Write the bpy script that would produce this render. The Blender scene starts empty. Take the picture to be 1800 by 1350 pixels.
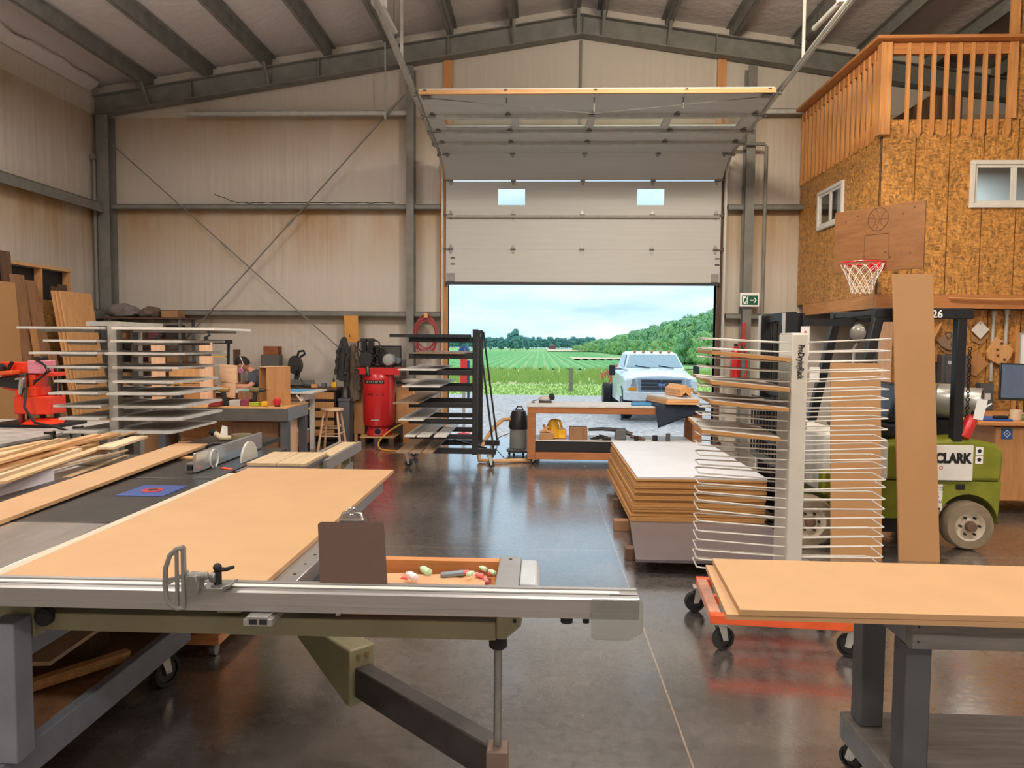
import bpy, bmesh, math, random
from mathutils import Vector, Matrix, noise
PI = math.pi
RND = random.Random(7)
scene = bpy.context.scene
COL = scene.collection

# ------------------------------------------------------------------ camera
cam_d = bpy.data.cameras.new('camera')
cam_d.sensor_width = 36.0
cam_d.lens = 26.0
cam_d.clip_end = 2000
cam = bpy.data.objects.new('camera', cam_d)
COL.objects.link(cam)
_yaw, _pit, _roll = math.atan(50 / 1300), math.atan(75 / 1300), math.radians(.45)
_F = Vector((-math.sin(_yaw) * math.cos(_pit), math.cos(_yaw) * math.cos(_pit), -math.sin(_pit)))
_R = Vector((math.cos(_yaw), math.sin(_yaw), 0))
_U = _R.cross(_F)
_R2 = _R * math.cos(_roll) + _U * math.sin(_roll)
_U2 = _U * math.cos(_roll) - _R * math.sin(_roll)
cam.matrix_world = Matrix(((_R2.x, _U2.x, -_F.x, 0), (_R2.y, _U2.y, -_F.y, 0), (_R2.z, _U2.z, -_F.z, 1.65), (0, 0, 0, 1)))
scene.camera = cam

# ------------------------------------------------------------------ exposure
scene.view_settings.view_transform = 'Standard'
scene.view_settings.look = 'None'
scene.view_settings.gamma = 1
scene.view_settings.use_curve_mapping = False
scene.view_settings.exposure = 0.0

# ------------------------------------------------------------------ cloudy daylight sky
world = bpy.data.worlds.new('cloudy_sky')
scene.world = world
world.use_nodes = True
wn, wl = world.node_tree.nodes, world.node_tree.links
wn.clear()
w_out = wn.new('ShaderNodeOutputWorld')
w_bg = wn.new('ShaderNodeBackground')
w_tc = wn.new('ShaderNodeTexCoord')
w_map = wn.new('ShaderNodeMapping')
w_map.inputs['Scale'].default_value = (1.3, 1.3, 7.0)
w_map.inputs['Location'].default_value = (0.4, 0.1, 0.35)
w_noi = wn.new('ShaderNodeTexNoise')
w_noi.inputs['Scale'].default_value = 2.6
w_noi.inputs['Detail'].default_value = 7
w_noi.inputs['Roughness'].default_value = .55
w_cr = wn.new('ShaderNodeValToRGB')
w_cr.color_ramp.elements[0].position = .40
w_cr.color_ramp.elements[0].color = (.40, .60, .76, 1)
w_cr.color_ramp.elements[1].position = .70
w_cr.color_ramp.elements[1].color = (.76, .90, 1.0, 1)
wl.new(w_tc.outputs['Generated'], w_map.inputs['Vector'])
wl.new(w_map.outputs['Vector'], w_noi.inputs['Vector'])
wl.new(w_noi.outputs['Fac'], w_cr.inputs['Fac'])
wl.new(w_cr.outputs['Color'], w_bg.inputs['Color'])
w_bg.inputs['Strength'].default_value = 1.5
wl.new(w_bg.outputs['Background'], w_out.inputs['Surface'])

sun_d = bpy.data.lights.new('veiled_sun', 'SUN')
sun_d.energy = 1.7
sun_d.angle = math.radians(60)
sun_d.color = (1, .98, .94)
sun = bpy.data.objects.new('veiled_sun', sun_d)
COL.objects.link(sun)
sun.rotation_euler = (math.radians(-32), 0, math.radians(-20))

# rows of shop lamps under the roof, most of them behind the camera
def area_lamp(name, loc, sx, sy, power, color, rot=(0, 0, 0)):
    d = bpy.data.lights.new(name, 'AREA')
    d.shape = 'RECTANGLE'
    d.size, d.size_y, d.energy, d.color = sx, sy, power, color
    o = bpy.data.objects.new(name, d)
    COL.objects.link(o)
    o.location = loc
    o.rotation_euler = rot
    return o
for lx in (-4.6, .6, 4.4):
    for ly in (7.2, 2.4, -2.6):
        if lx > 4 and ly > 7:
            continue
        lz = 5.2 if lx != .6 else 5.4
        area_lamp('shop_lamp_and_fill', (lx, ly, lz), 1.3, .35, 135, (1.0, .93, .85))
        area_lamp('shop_lamp_and_fill', (lx, ly, lz + .03), 1.3, .35, 110, (1.0, .93, .85), (PI, 0, 0))  # upward fill added beside each lamp to brighten the ceiling
area_lamp('loft_lamp_light', (1.9, 6.0, 5.7), .8, .4, 230, (1.0, .86, .66), (math.radians(58), 0, math.radians(-38)))

# ------------------------------------------------------------------ materials
MATS = {}
def new_mat(name):
    m = bpy.data.materials.new(name)
    m.use_nodes = True
    nt = m.node_tree
    b = nt.nodes['Principled BSDF']
    MATS[name] = m
    return m, nt, b
def lin(r, g, b):
    f = lambda c: (c / 255 / 12.92) if c / 255 <= .04045 else ((c / 255 + .055) / 1.055) ** 2.4
    return (f(r), f(g), f(b), 1)
def mul(c, k):
    return (c[0] * k, c[1] * k, c[2] * k, 1)
def noise_node(nt, scale, detail=4, stretch=None, rough=.55):
    tc = nt.nodes.new('ShaderNodeTexCoord')
    n = nt.nodes.new('ShaderNodeTexNoise')
    n.inputs['Scale'].default_value = scale
    n.inputs['Detail'].default_value = detail
    n.inputs['Roughness'].default_value = rough
    if stretch:
        mp = nt.nodes.new('ShaderNodeMapping')
        mp.inputs['Scale'].default_value = stretch
        nt.links.new(tc.outputs['Object'], mp.inputs['Vector'])
        nt.links.new(mp.outputs['Vector'], n.inputs['Vector'])
    else:
        nt.links.new(tc.outputs['Object'], n.inputs['Vector'])
    return n
def ramp(nt, src, stops):
    r = nt.nodes.new('ShaderNodeValToRGB')
    els = r.color_ramp.elements
    while len(els) < len(stops):
        els.new(.5)
    for e, (p, c) in zip(els, stops):
        e.position, e.color = p, c
    nt.links.new(src, r.inputs['Fac'])
    return r
def bump(nt, b, src, strength, dist=.01):
    bp = nt.nodes.new('ShaderNodeBump')
    bp.inputs['Strength'].default_value = strength
    bp.inputs['Distance'].default_value = dist
    nt.links.new(src, bp.inputs['Height'])
    nt.links.new(bp.outputs['Normal'], b.inputs['Normal'])
def M(name, rgb, rough=.5, metal=0., var=.12, scale=6., stretch=None, bmp=0., spec=.5, coat=0., emit=None, alpha=None, trans=0.):
    """a plain painted / metal / wood material with a little noise in its colour"""
    if name in MATS:
        return MATS[name]
    m, nt, b = new_mat(name)
    c = lin(*rgb)
    b.inputs['Roughness'].default_value = rough
    b.inputs['Metallic'].default_value = metal
    b.inputs['Specular IOR Level'].default_value = spec
    b.inputs['Coat Weight'].default_value = coat
    b.inputs['Transmission Weight'].default_value = trans
    n = noise_node(nt, scale, 4, stretch)
    r = ramp(nt, n.outputs['Fac'], [(.3, mul(c, 1 - var)), (.7, mul(c, 1 + var))])
    nt.links.new(r.outputs['Color'], b.inputs['Base Color'])
    if bmp:
        bump(nt, b, n.outputs['Fac'], bmp)
    if emit:
        b.inputs['Emission Color'].default_value = lin(*rgb)
        b.inputs['Emission Strength'].default_value = emit
    return m

# plain ones
steel = M('grey_primer_steel', (118, 116, 110), .55, .0, .18, 5)
galv = M('galvanised_steel', (186, 186, 180), .42, .35, .12, 9)
alu = M('aluminium', (176, 174, 172), .34, .75, .06, 3, (1, 40, 40))
alu_dull = M('dull_aluminium', (140, 138, 134), .42, .8, .12, 20)
chrome = M('chrome', (205, 205, 205), .15, 1., .05)
white_paint = M('white_paint', (214, 210, 202), .5, 0, .05)
white_wire = M('white_coated_wire', (205, 200, 190), .4, 0, .05)
dusty_grey = M('dusty_grey_paint', (158, 154, 146), .7, 0, .14, 14)
black_paint = M('black_paint', (22, 22, 25), .5, 0, .25, 10)
black_steel = M('black_cast_steel', (52, 48, 46), .36, .3, .3, 4)
rubber = M('black_rubber', (28, 28, 28), .8, 0, .2)
red_paint = M('red_paint', (196, 34, 36), .32, 0, .1, 4, coat=.3)
orange_paint = M('orange_paint', (236, 78, 34), .4, 0, .08, 6)
pink_paint = M('faded_pink_paint', (226, 140, 160), .5, 0, .06)
green_paint = M('lime_green_paint', (122, 126, 30), .45, 0, .18, 7)
beige_paint = M('khaki_machine_paint', (128, 122, 92), .5, 0, .12, 4)
grey_paint = M('grey_painted_timber', (104, 106, 110), .55, 0, .14, 8)
yellow_plastic = M('yellow_plastic', (226, 170, 28), .4, 0, .08)
blue_plastic = M('blue_plastic', (40, 84, 150), .4, 0, .1)
dark_plastic = M('dark_plastic', (38, 38, 40), .45, 0, .15)
grey_plastic = M('grey_plastic', (92, 92, 94), .5, 0, .1)
glass = M('clear_glass', (235, 245, 245), .03, 0, .0, trans=1.)
cloth_dark = M('charcoal_cloth', (52, 52, 54), .95, 0, .25, 30)
navy_cloth = M('navy_cloth', (34, 44, 60), .95, 0, .2, 30)
blue_cloth = M('bright_blue_cloth', (64, 130, 180), .9, 0, .15, 20)
brown_cloth = M('brown_work_cloth', (98, 84, 72), .95, 0, .2, 20)
denim = M('blue_denim', (66, 78, 104), .95, 0, .2, 40)
tshirt = M('grey_tshirt', (72, 76, 84), .95, 0, .12, 20)
skin = M('skin', (196, 138, 112), .55, 0, .08, 12)
hair_m = M('dark_hair', (30, 26, 24), .7, 0, .2, 30)
paper = M('white_paper', (232, 230, 224), .8, 0, .03)
clay = M('terracotta_mug', (200, 178, 150), .6, 0, .05)
cardboard = M('cardboard', (160, 120, 84), .85, 0, .08, 8)
hardboard = M('brown_hardboard', (66, 44, 33), .8, 0, .06, 30)
paint_black = M('black_ink', (20, 20, 20), .7, 0, .0)
ink_brown = M('brown_ink', (92, 56, 34), .8, 0, .0)
paint_white = M('white_ink', (240, 240, 238), .6, 0, .0)
exit_green = M('exit_sign_green', (18, 86, 62), .4, 0, .0)
hose_red = M('red_rubber_hose', (150, 62, 62), .6, 0, .1)
hose_yellow = M('yellow_air_hose', (222, 160, 62), .5, 0, .1)
melamine = M('white_melamine', (196, 197, 202), .4, 0, .05, 3)
dark_laminate = M('dark_grey_laminate', (94, 86, 88), .35, 0, .1, 2)
chain_m = M('dark_chain_steel', (70, 66, 62), .4, .8, .2)

def wood(name, rgb, rgb2, rough=.6, scale=3., stretch=(1, 12, 12), bmp=.05):
    m, nt, b = new_mat(name)
    n = noise_node(nt, scale, 6, stretch, .65)
    r = ramp(nt, n.outputs['Fac'], [(.3, lin(*rgb2)), (.68, lin(*rgb))])
    nt.links.new(r.outputs['Color'], b.inputs['Base Color'])
    b.inputs['Roughness'].default_value = rough
    bump(nt, b, n.outputs['Fac'], bmp, .004)
    return m
mdf = M('mdf_board', (182, 143, 101), .62, 0, .035, 5)
mdf_tall = M('mdf_tall_board', (172, 128, 82), .62, 0, .03, 3)
mdf_edge = wood('mdf_stack_edge', (190, 142, 84), (164, 116, 62), .75, 3, (1, 1, 60))
pine = wood('pine_x', (214, 168, 116), (186, 134, 82), .6, 2.5, (1, 14, 14))
pine_y = wood('pine_y', (214, 172, 122), (180, 132, 84), .6, 2.5, (14, 1, 14))
pine_z = wood('pine_z', (206, 156, 104), (172, 118, 70), .6, 2.5, (14, 14, 1))
fir_x = wood('fir_x', (196, 134, 80), (168, 106, 58), .55, 2.5, (1, 14, 14))
bench_fir = wood('bench_fir', (166, 106, 60), (136, 82, 44), .55, 2.5, (1, 14, 14))
fir_z = wood('fir_z', (212, 154, 94), (182, 120, 68), .55, 2.5, (14, 14, 1))
fir_y = wood('fir_y', (206, 148, 92), (176, 116, 66), .55, 2.5, (14, 1, 14))
maple = wood('pale_maple', (230, 190, 156), (208, 160, 124), .55, 2, (14, 14, 1), .02)
maple_x = wood('pale_maple_panel', (232, 198, 162), (212, 170, 132), .55, 2, (1, 14, 14), .02)
ply_tan = wood('tan_plywood', (186, 134, 84), (166, 114, 66), .6, 2, (12, 12, 1.2), .02)
ply_lite = wood('light_plywood', (214, 164, 110), (194, 140, 88), .6, 2, (12, 12, 1.2), .02)
brown_ply = wood('brown_plywood', (150, 110, 78), (122, 86, 58), .65, 2, (12, 12, 1.2), .03)
dark_wood = wood('dark_barn_wood', (104, 76, 56), (72, 52, 40), .7, 2, (12, 12, 1.2), .03)
grey_board = wood('grey_primed_board', (206, 203, 198), (178, 174, 168), .6, 3, (3, 12, 12), .02)
brown_board = wood('brown_panel', (152, 126, 100), (122, 98, 76), .55, 3, (12, 2, 12), .02)
backboard_m = wood('brown_varnished_plywood', (134, 92, 56), (116, 76, 44), .45, 2, (2, 2, 8), .01)

def make_osb(name, base):
    m, nt, b = new_mat(name)
    tc = nt.nodes.new('ShaderNodeTexCoord')
    warp = nt.nodes.new('ShaderNodeTexNoise')
    warp.inputs['Scale'].default_value = 3.5
    nt.links.new(tc.outputs['Object'], warp.inputs['Vector'])
    mixv = nt.nodes.new('ShaderNodeVectorMath'); mixv.operation = 'MULTIPLY_ADD'
    mixv.inputs[1].default_value = (.2, .2, .2)
    nt.links.new(warp.outputs['Color'], mixv.inputs[0])
    nt.links.new(tc.outputs['Object'], mixv.inputs[2])
    v1 = nt.nodes.new('ShaderNodeTexVoronoi'); v1.inputs['Scale'].default_value = 19
    v2 = nt.nodes.new('ShaderNodeTexVoronoi'); v2.inputs['Scale'].default_value = 23
    mp1 = nt.nodes.new('ShaderNodeMapping'); mp1.inputs['Scale'].default_value = (2.6, 2.6, .8); mp1.inputs['Rotation'].default_value = (.6, .5, .4)
    mp2 = nt.nodes.new('ShaderNodeMapping'); mp2.inputs['Scale'].default_value = (.9, .9, 2.6); mp2.inputs['Rotation'].default_value = (-.5, .7, .2)
    for mp, v in ((mp1, v1), (mp2, v2)):
        nt.links.new(mixv.outputs[0], mp.inputs['Vector'])
        nt.links.new(mp.outputs['Vector'], v.inputs['Vector'])
    sep1 = nt.nodes.new('ShaderNodeSeparateColor'); sep2 = nt.nodes.new('ShaderNodeSeparateColor')
    nt.links.new(v1.outputs['Color'], sep1.inputs['Color'])
    nt.links.new(v2.outputs['Color'], sep2.inputs['Color'])
    add = nt.nodes.new('ShaderNodeMath'); add.operation = 'ADD'
    nt.links.new(sep1.outputs['Red'], add.inputs[0]); nt.links.new(sep2.outputs['Green'], add.inputs[1])
    half = nt.nodes.new('ShaderNodeMath'); half.operation = 'MULTIPLY'; half.inputs[1].default_value = .5
    nt.links.new(add.outputs[0], half.inputs[0])
    c = lin(*base)
    r = ramp(nt, half.outputs[0], [(.12, mul(c, .45)), (.42, mul(c, .85)), (.78, mul(c, 1.25)), (.95, (min(1, c[0] * 1.5), c[1] * 1.55, c[2] * 1.7, 1))])
    # seams between the sheets every 0.61 m
    nt.links.new(r.outputs['Color'], b.inputs['Base Color'])
    b.inputs['Roughness'].default_value = .5
    bump(nt, b, half.outputs[0], .15, .004)
    return m
osb = make_osb('osb_board', (184, 130, 66))

# building shell
def make_vinyl(name, stains):
    m, nt, b = new_mat(name)
    tc = nt.nodes.new('ShaderNodeTexCoord')
    sep = nt.nodes.new('ShaderNodeSeparateXYZ')
    nt.links.new(tc.outputs['Object'], sep.inputs[0])
    blot = noise_node(nt, 1.6, 6, (1, 1, .35))
    total = None
    for z0, depth, amt in stains:
        # grime hanging down from the girt at height z0
        mr = nt.nodes.new('ShaderNodeMapRange')
        mr.inputs['From Min'].default_value = z0 - depth
        mr.inputs['From Max'].default_value = z0
        mr.inputs['To Max'].default_value = amt
        nt.links.new(sep.outputs['Z'], mr.inputs['Value'])
        lt = nt.nodes.new('ShaderNodeMath'); lt.operation = 'LESS_THAN'; lt.inputs[1].default_value = z0 + .02
        nt.links.new(sep.outputs['Z'], lt.inputs[0])
        mm = nt.nodes.new('ShaderNodeMath'); mm.operation = 'MULTIPLY'
        nt.links.new(mr.outputs[0], mm.inputs[0]); nt.links.new(lt.outputs[0], mm.inputs[1])
        if total is None:
            total = mm
        else:
            a = nt.nodes.new('ShaderNodeMath'); a.operation = 'MAXIMUM'
            nt.links.new(total.outputs[0], a.inputs[0]); nt.links.new(mm.outputs[0], a.inputs[1])
            total = a
    mixer = nt.nodes.new('ShaderNodeMix'); mixer.data_type = 'RGBA'
    mixer.inputs['A'].default_value = lin(194, 184, 172)
    mixer.inputs['B'].default_value = lin(170, 134, 86)
    if total is not None:
        k = nt.nodes.new('ShaderNodeMath'); k.operation = 'MULTIPLY'
        kr = nt.nodes.new('ShaderNodeMapRange'); kr.inputs['From Min'].default_value = .3; kr.inputs['From Max'].default_value = .7
        kr.inputs['To Min'].default_value = .35; kr.inputs['To Max'].default_value = 1.15
        nt.links.new(blot.outputs['Fac'], kr.inputs['Value'])
        nt.links.new(total.outputs[0], k.inputs[0]); nt.links.new(kr.outputs[0], k.inputs[1])
        nt.links.new(k.outputs[0], mixer.inputs['Factor'])
    else:
        mixer.inputs['Factor'].default_value = 0
    nt.links.new(mixer.outputs['Result'], b.inputs['Base Color'])
    b.inputs['Roughness'].default_value = .42
    wr = noise_node(nt, 3.2, 3, (2.2, 2.2, .10), .5)
    bump(nt, b, wr.outputs['Fac'], .35, .05)
    return m
vinyl = make_vinyl('white_vinyl_wall_liner', [(3.80, 1.1, 1.1), (5.3, .8, .7), (2.04, .4, .4)])
vinyl_roof = make_vinyl('white_vinyl_roof_liner', [])
vinyl_roof.node_tree.nodes['Principled BSDF'].inputs['Roughness'].default_value = .6
for _n in vinyl_roof.node_tree.nodes:
    if _n.type == 'MIX':
        _n.inputs['A'].default_value = lin(200, 190, 186)

def make_concrete():
    m, nt, b = new_mat('polished_concrete')
    tc = nt.nodes.new('ShaderNodeTexCoord')
    sep = nt.nodes.new('ShaderNodeSeparateXYZ')
    nt.links.new(tc.outputs['Object'], sep.inputs[0])
    big = noise_node(nt, 1.1, 8, None, .62)
    fine = noise_node(nt, 16, 8, None, .7)
    r1 = ramp(nt, big.outputs['Fac'], [(.3, lin(56, 52, 50)), (.52, lin(78, 72, 69)), (.75, lin(104, 96, 91))])
    r2 = ramp(nt, fine.outputs['Fac'], [(.30, (.55, .55, .55, 1)), (.5, (1, 1, 1, 1)), (.68, (1.25, 1.25, 1.25, 1))])
    mx = nt.nodes.new('ShaderNodeMix'); mx.data_type = 'RGBA'; mx.blend_type = 'MULTIPLY'; mx.inputs['Factor'].default_value = .75
    nt.links.new(r1.outputs['Color'], mx.inputs['A']); nt.links.new(r2.outputs['Color'], mx.inputs['B'])
    # sawn control joints
    prev = None
    for axis, vals in (('X', (.61, -5.4)), ('Y', (5.8, 10.6, 1.0))):
        for v in vals:
            sb = nt.nodes.new('ShaderNodeMath'); sb.operation = 'SUBTRACT'; sb.inputs[1].default_value = v
            nt.links.new(sep.outputs[axis], sb.inputs[0])
            ab = nt.nodes.new('ShaderNodeMath'); ab.operation = 'ABSOLUTE'
            nt.links.new(sb.outputs[0], ab.inputs[0])
            l = nt.nodes.new('ShaderNodeMath'); l.operation = 'LESS_THAN'; l.inputs[1].default_value = .004
            nt.links.new(ab.outputs[0], l.inputs[0])
            if prev is None:
                prev = l
            else:
                a = nt.nodes.new('ShaderNodeMath'); a.operation = 'MAXIMUM'
                nt.links.new(prev.outputs[0], a.inputs[0]); nt.links.new(l.outputs[0], a.inputs[1])
                prev = a
    mj = nt.nodes.new('ShaderNodeMix'); mj.data_type = 'RGBA'
    mj.inputs['B'].default_value = lin(150, 128, 100)
    nt.links.new(prev.outputs[0], mj.inputs['Factor'])
    nt.links.new(mx.outputs['Result'], mj.inputs['A'])
    nt.links.new(mj.outputs['Result'], b.inputs['Base Color'])
    rr = nt.nodes.new('ShaderNodeMapRange')
    rr.inputs['From Min'].default_value = .3; rr.inputs['From Max'].default_value = .7
    rr.inputs['To Min'].default_value = .20; rr.inputs['To Max'].default_value = .38
    nt.links.new(fine.outputs['Fac'], rr.inputs['Value'])
    nt.links.new(rr.outputs[0], b.inputs['Roughness'])
    b.inputs['Specular IOR Level'].default_value = .6
    b.inputs['Coat Weight'].default_value = 1.0
    b.inputs['Coat IOR'].default_value = 3.8
    b.inputs['Coat Roughness'].default_value = .17
    warp = noise_node(nt, 7, 5, None, .6)
    bump(nt, b, warp.outputs['Fac'], .08, .03)
    return m
concrete = make_concrete()

# ------------------------------------------------------------------ mesh building
class MB:
    """collects shapes given in world coordinates and links them as ONE mesh object"""
    def __init__(s):
        s.b = bmesh.new()
    def poly(s, pts):
        return s.b.faces.new([s.b.verts.new(p) for p in pts])
    def prism(s, pts, ext):
        """polygon pts (3-D) pushed along ext"""
        e = Vector(ext)
        a = [s.b.verts.new(p) for p in pts]
        c = [s.b.verts.new(Vector(p) + e) for p in pts]
        n = len(a)
        s.b.faces.new(a); s.b.faces.new(c[::-1])
        for i in range(n):
            s.b.faces.new((a[(i + 1) % n], a[i], c[i], c[(i + 1) % n]))
        return s
    def box(s, x0, x1, y0, y1, z0, z1):
        return s.prism([(x0, y0, z0), (x1, y0, z0), (x1, y1, z0), (x0, y1, z0)], (0, 0, z1 - z0))
    def bar(s, p0, p1, w, h, up=(0, 0, 1)):
        """rectangular bar p0 -> p1; w across, h along up"""
        p0, p1 = Vector(p0), Vector(p1)
        d = (p1 - p0).normalized()
        up = Vector(up)
        if abs(d.dot(up.normalized())) > .98:
            up = Vector((0, 1, 0)) if abs(d.y) < .9 else Vector((1, 0, 0))
        r = d.cross(up).normalized()
        u = r.cross(d).normalized()
        q = [p0 + r * a * w / 2 + u * c * h / 2 for a, c in ((-1, -1), (1, -1), (1, 1), (-1, 1))]
        return s.prism(q, p1 - p0)
    def lathe(s, prof, origin=(0, 0, 0), axis=(0, 0, 1), seg=24, cap=True):
        """prof: (radius, height) pairs along axis"""
        ax = Vector(axis).normalized()
        t = Vector((1, 0, 0)) if abs(ax.x) < .9 else Vector((0, 1, 0))
        u = ax.cross(t).normalized(); v = ax.cross(u)
        o = Vector(origin)
        rings = []
        for r, h in prof:
            rings.append([s.b.verts.new(o + ax * h + (u * math.cos(2 * PI * k / seg) + v * math.sin(2 * PI * k / seg)) * max(r, 1e-4)) for k in range(seg)])
        for a, c in zip(rings, rings[1:]):
            for k in range(seg):
                s.b.faces.new((a[k], a[(k + 1) % seg], c[(k + 1) % seg], c[k]))
        if cap:
            s.b.faces.new(rings[0][::-1]); s.b.faces.new(rings[-1])
        return s
    def cyl(s, p0, p1, r, r2=None, seg=16):
        p0, p1 = Vector(p0), Vector(p1)
        return s.lathe([(r, 0), (r if r2 is None else r2, (p1 - p0).length)], p0, p1 - p0, seg)
    def ring(s, c, R, r, axis=(0, 0, 1), seg=32, sub=8, arc=1.0, a0=0.):
        ax = Vector(axis).normalized()
        t = Vector((1, 0, 0)) if abs(ax.x) < .9 else Vector((0, 1, 0))
        u = ax.cross(t).normalized(); v = ax.cross(u)
        pts = [Vector(c) + (u * math.cos(a0 + 2 * PI * arc * k / seg) + v * math.sin(a0 + 2 * PI * arc * k / seg)) * R for k in range(seg + (arc < 1))]
        return s.tube(pts, r, sub, closed=arc >= 1)
    def tube(s, pts, r, seg=8, closed=False, r_end=None):
        pts = [Vector(p) for p in pts]
        n = len(pts)
        rings = []
        prev_u = None
        for i in range(n):
            if closed:
                d = pts[(i + 1) % n] - pts[i - 1]
            else:
                d = pts[min(i + 1, n - 1)] - pts[max(i - 1, 0)]
            d.normalize()
            if prev_u is None:
                t = Vector((0, 0, 1)) if abs(d.z) < .9 else Vector((1, 0, 0))
                u = d.cross(t).normalized()
            else:
                u = (prev_u - d * prev_u.dot(d)).normalized()
            prev_u = u
            v = d.cross(u)
            rad = r if r_end is None else r + (r_end - r) * i / (n - 1)
            rings.append([s.b.verts.new(pts[i] + (u * math.cos(2 * PI * k / seg) + v * math.sin(2 * PI * k / seg)) * rad) for k in range(seg)])
        for i in range(n if closed else n - 1):
            a, c = rings[i], rings[(i + 1) % n]
            for k in range(seg):
                s.b.faces.new((a[k], a[(k + 1) % seg], c[(k + 1) % seg], c[k]))
        if not closed:
            s.b.faces.new(rings[0][::-1]); s.b.faces.new(rings[-1])
        return s
    def grid(s, f, nu, nv, thick=None):
        vs = [[s.b.verts.new(f(i / nu, j / nv)) for j in range(nv + 1)] for i in range(nu + 1)]
        for i in range(nu):
            for j in range(nv):
                s.b.faces.new((vs[i][j], vs[i + 1][j], vs[i + 1][j + 1], vs[i][j + 1]))
        return s
    def ball(s, c, r, sub=2, sq=(1, 1, 1), jit=0., seed=0):
        res = bmesh.ops.create_icosphere(s.b, subdivisions=sub, radius=1)
        for v in res['verts']:
            p = v.co.copy()
            k = 1 + (jit * noise.noise(p * 2.3 + Vector((seed * 3.1, seed * 1.7, seed))) if jit else 0)
            v.co = Vector(c) + Vector((p.x * sq[0], p.y * sq[1], p.z * sq[2])) * r * k
        return s
    def build(s, name, mat, parent=None, bev=0, smooth=True, seg=2, mods=None):
        bmesh.ops.recalc_face_normals(s.b, faces=s.b.faces[:])
        me = bpy.data.meshes.new(name)
        off = Vector((0, 0, 0))
        q = parent
        while q is not None:
            off += Vector(q.location); q = q.parent
        if off.length:
            bmesh.ops.translate(s.b, vec=-off, verts=s.b.verts[:])
        s.b.to_mesh(me); s.b.free()
        o = bpy.data.objects.new(name, me)
        COL.objects.link(o)
        if mat:
            me.materials.append(mat)
        if smooth:
            me.polygons.foreach_set('use_smooth', [True] * len(me.polygons))
            me.set_sharp_from_angle(angle=math.radians(38))
        if parent:
            o.parent = parent
        if bev:
            md = o.modifiers.new('edge', 'BEVEL')
            md.width, md.segments, md.limit_method, md.angle_limit = bev, seg, 'ANGLE', math.radians(40)
            md.harden_normals = False
        return o

def tag(o, label=None, cat=None, group=None, kind=None):
    if label: o['label'] = label
    if cat: o['category'] = cat
    if group: o['group'] = group
    if kind: o['kind'] = kind
    return o
def thing(name, label, cat, loc=(0, 0, 0), group=None, kind=None):
    o = bpy.data.objects.new(name, None)
    COL.objects.link(o)
    o.location = loc
    o.empty_display_size = .1
    return tag(o, label, cat, group, kind)
def kids(o):
    return [c for c in bpy.data.objects if c.parent == o]
def copy_tree(o, parent=None):
    c = o.copy()
    COL.objects.link(c)
    if parent: c.parent = parent
    for ch in kids(o):
        copy_tree(ch, c)
    return c
def dup(o, loc, rz=None, label=None, group=None):
    c = copy_tree(o)
    c.location = loc
    if rz is not None: c.rotation_euler = (0, 0, rz)
    if label: c['label'] = label
    if group: c['group'] = group
    return c
def solo(mb, name, mat, label, cat, group=None, bev=0, **k):
    return tag(mb.build(name, mat, None, bev, **k), label, cat, group)
def struct(mb, name, mat, parent=None, bev=0, **k):
    o = mb.build(name, mat, parent, bev, **k)
    if parent is None: o['kind'] = 'structure'
    return o
def lettering(name, body, size, mat, parent, pos, right=(1, 0, 0), up=(0, 0, 1), ext=.0008, align='LEFT', bold=0., shear=0.):
    """writing as thin raised characters at pos (world), reading along right"""
    cu = bpy.data.curves.new(name, 'FONT')
    cu.body, cu.size, cu.extrude, cu.align_x = body, size, ext, align
    cu.offset = bold; cu.shear = shear
    cu.resolution_u = 3
    tmp = bpy.data.objects.new(name, cu)
    me = bpy.data.meshes.new_from_object(tmp)
    bpy.data.objects.remove(tmp); bpy.data.curves.remove(cu)
    o = bpy.data.objects.new(name, me)
    COL.objects.link(o)
    me.materials.clear(); me.materials.append(mat)
    r = Vector(right).normalized(); u = Vector(up).normalized(); n = r.cross(u)
    off = Vector((0, 0, 0)); q = parent
    while q is not None:
        off += Vector(q.location); q = q.parent
    p = Vector(pos) - off
    o.matrix_local = Matrix(((r.x, u.x, n.x, p.x), (r.y, u.y, n.y, p.y), (r.z, u.z, n.z, p.z), (0, 0, 0, 1)))
    if parent:
        o.parent = parent
        o.matrix_parent_inverse = Matrix.Identity(4)
    return o

# ================================================================== BUILDING
WL, WR, YB, YF, RX = -7.4, 8.6, 12.3, -7.0, .6       # left wall, right wall, door wall, wall behind, ridge
def roof_z(x): return 7.05 - .155 * abs(x - RX)
DL, DR, DH = -1.55, 2.86, 4.35                        # door opening
struct(MB().box(WL - .2, WR + .2, YF - .2, YB + .25, -.2, 0), 'floor', concrete)
b = MB()
b.prism([(WL - .1, YB, 0), (DL, YB, 0), (DL, YB, DH), (DR, YB, DH), (DR, YB, 0), (WR + .1, YB, 0), (WR + .1, YB, roof_z(WR)), (RX, YB, roof_z(RX)), (WL - .1, YB, roof_z(WL))], (0, .15, 0))
struct(b, 'wall_back', vinyl, smooth=False)
struct(MB().box(WL - .15, WL, YF, YB, 0, roof_z(WL)), 'wall_left', vinyl)
struct(MB().box(WR, WR + .15, YF, YB, 0, roof_z(WR)), 'wall_right', vinyl)
struct(MB().prism([(WL, YF, 0), (WR, YF, 0), (WR, YF, roof_z(WR)), (RX, YF, roof_z(RX)), (WL, YF, roof_z(WL))], (0, -.15, 0)), 'wall_front', vinyl)
b = MB()
b.prism([(WL - .15, YF, roof_z(WL)), (RX, YF, roof_z(RX)), (WR + .15, YF, roof_z(WR)), (WR + .15, YF, roof_z(WR) + .12), (RX, YF, roof_z(RX) + .12), (WL - .15, YF, roof_z(WL) + .12)], (0, YB - YF + .2, 0))
struct(b, 'ceiling', vinyl_roof, smooth=False)

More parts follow.
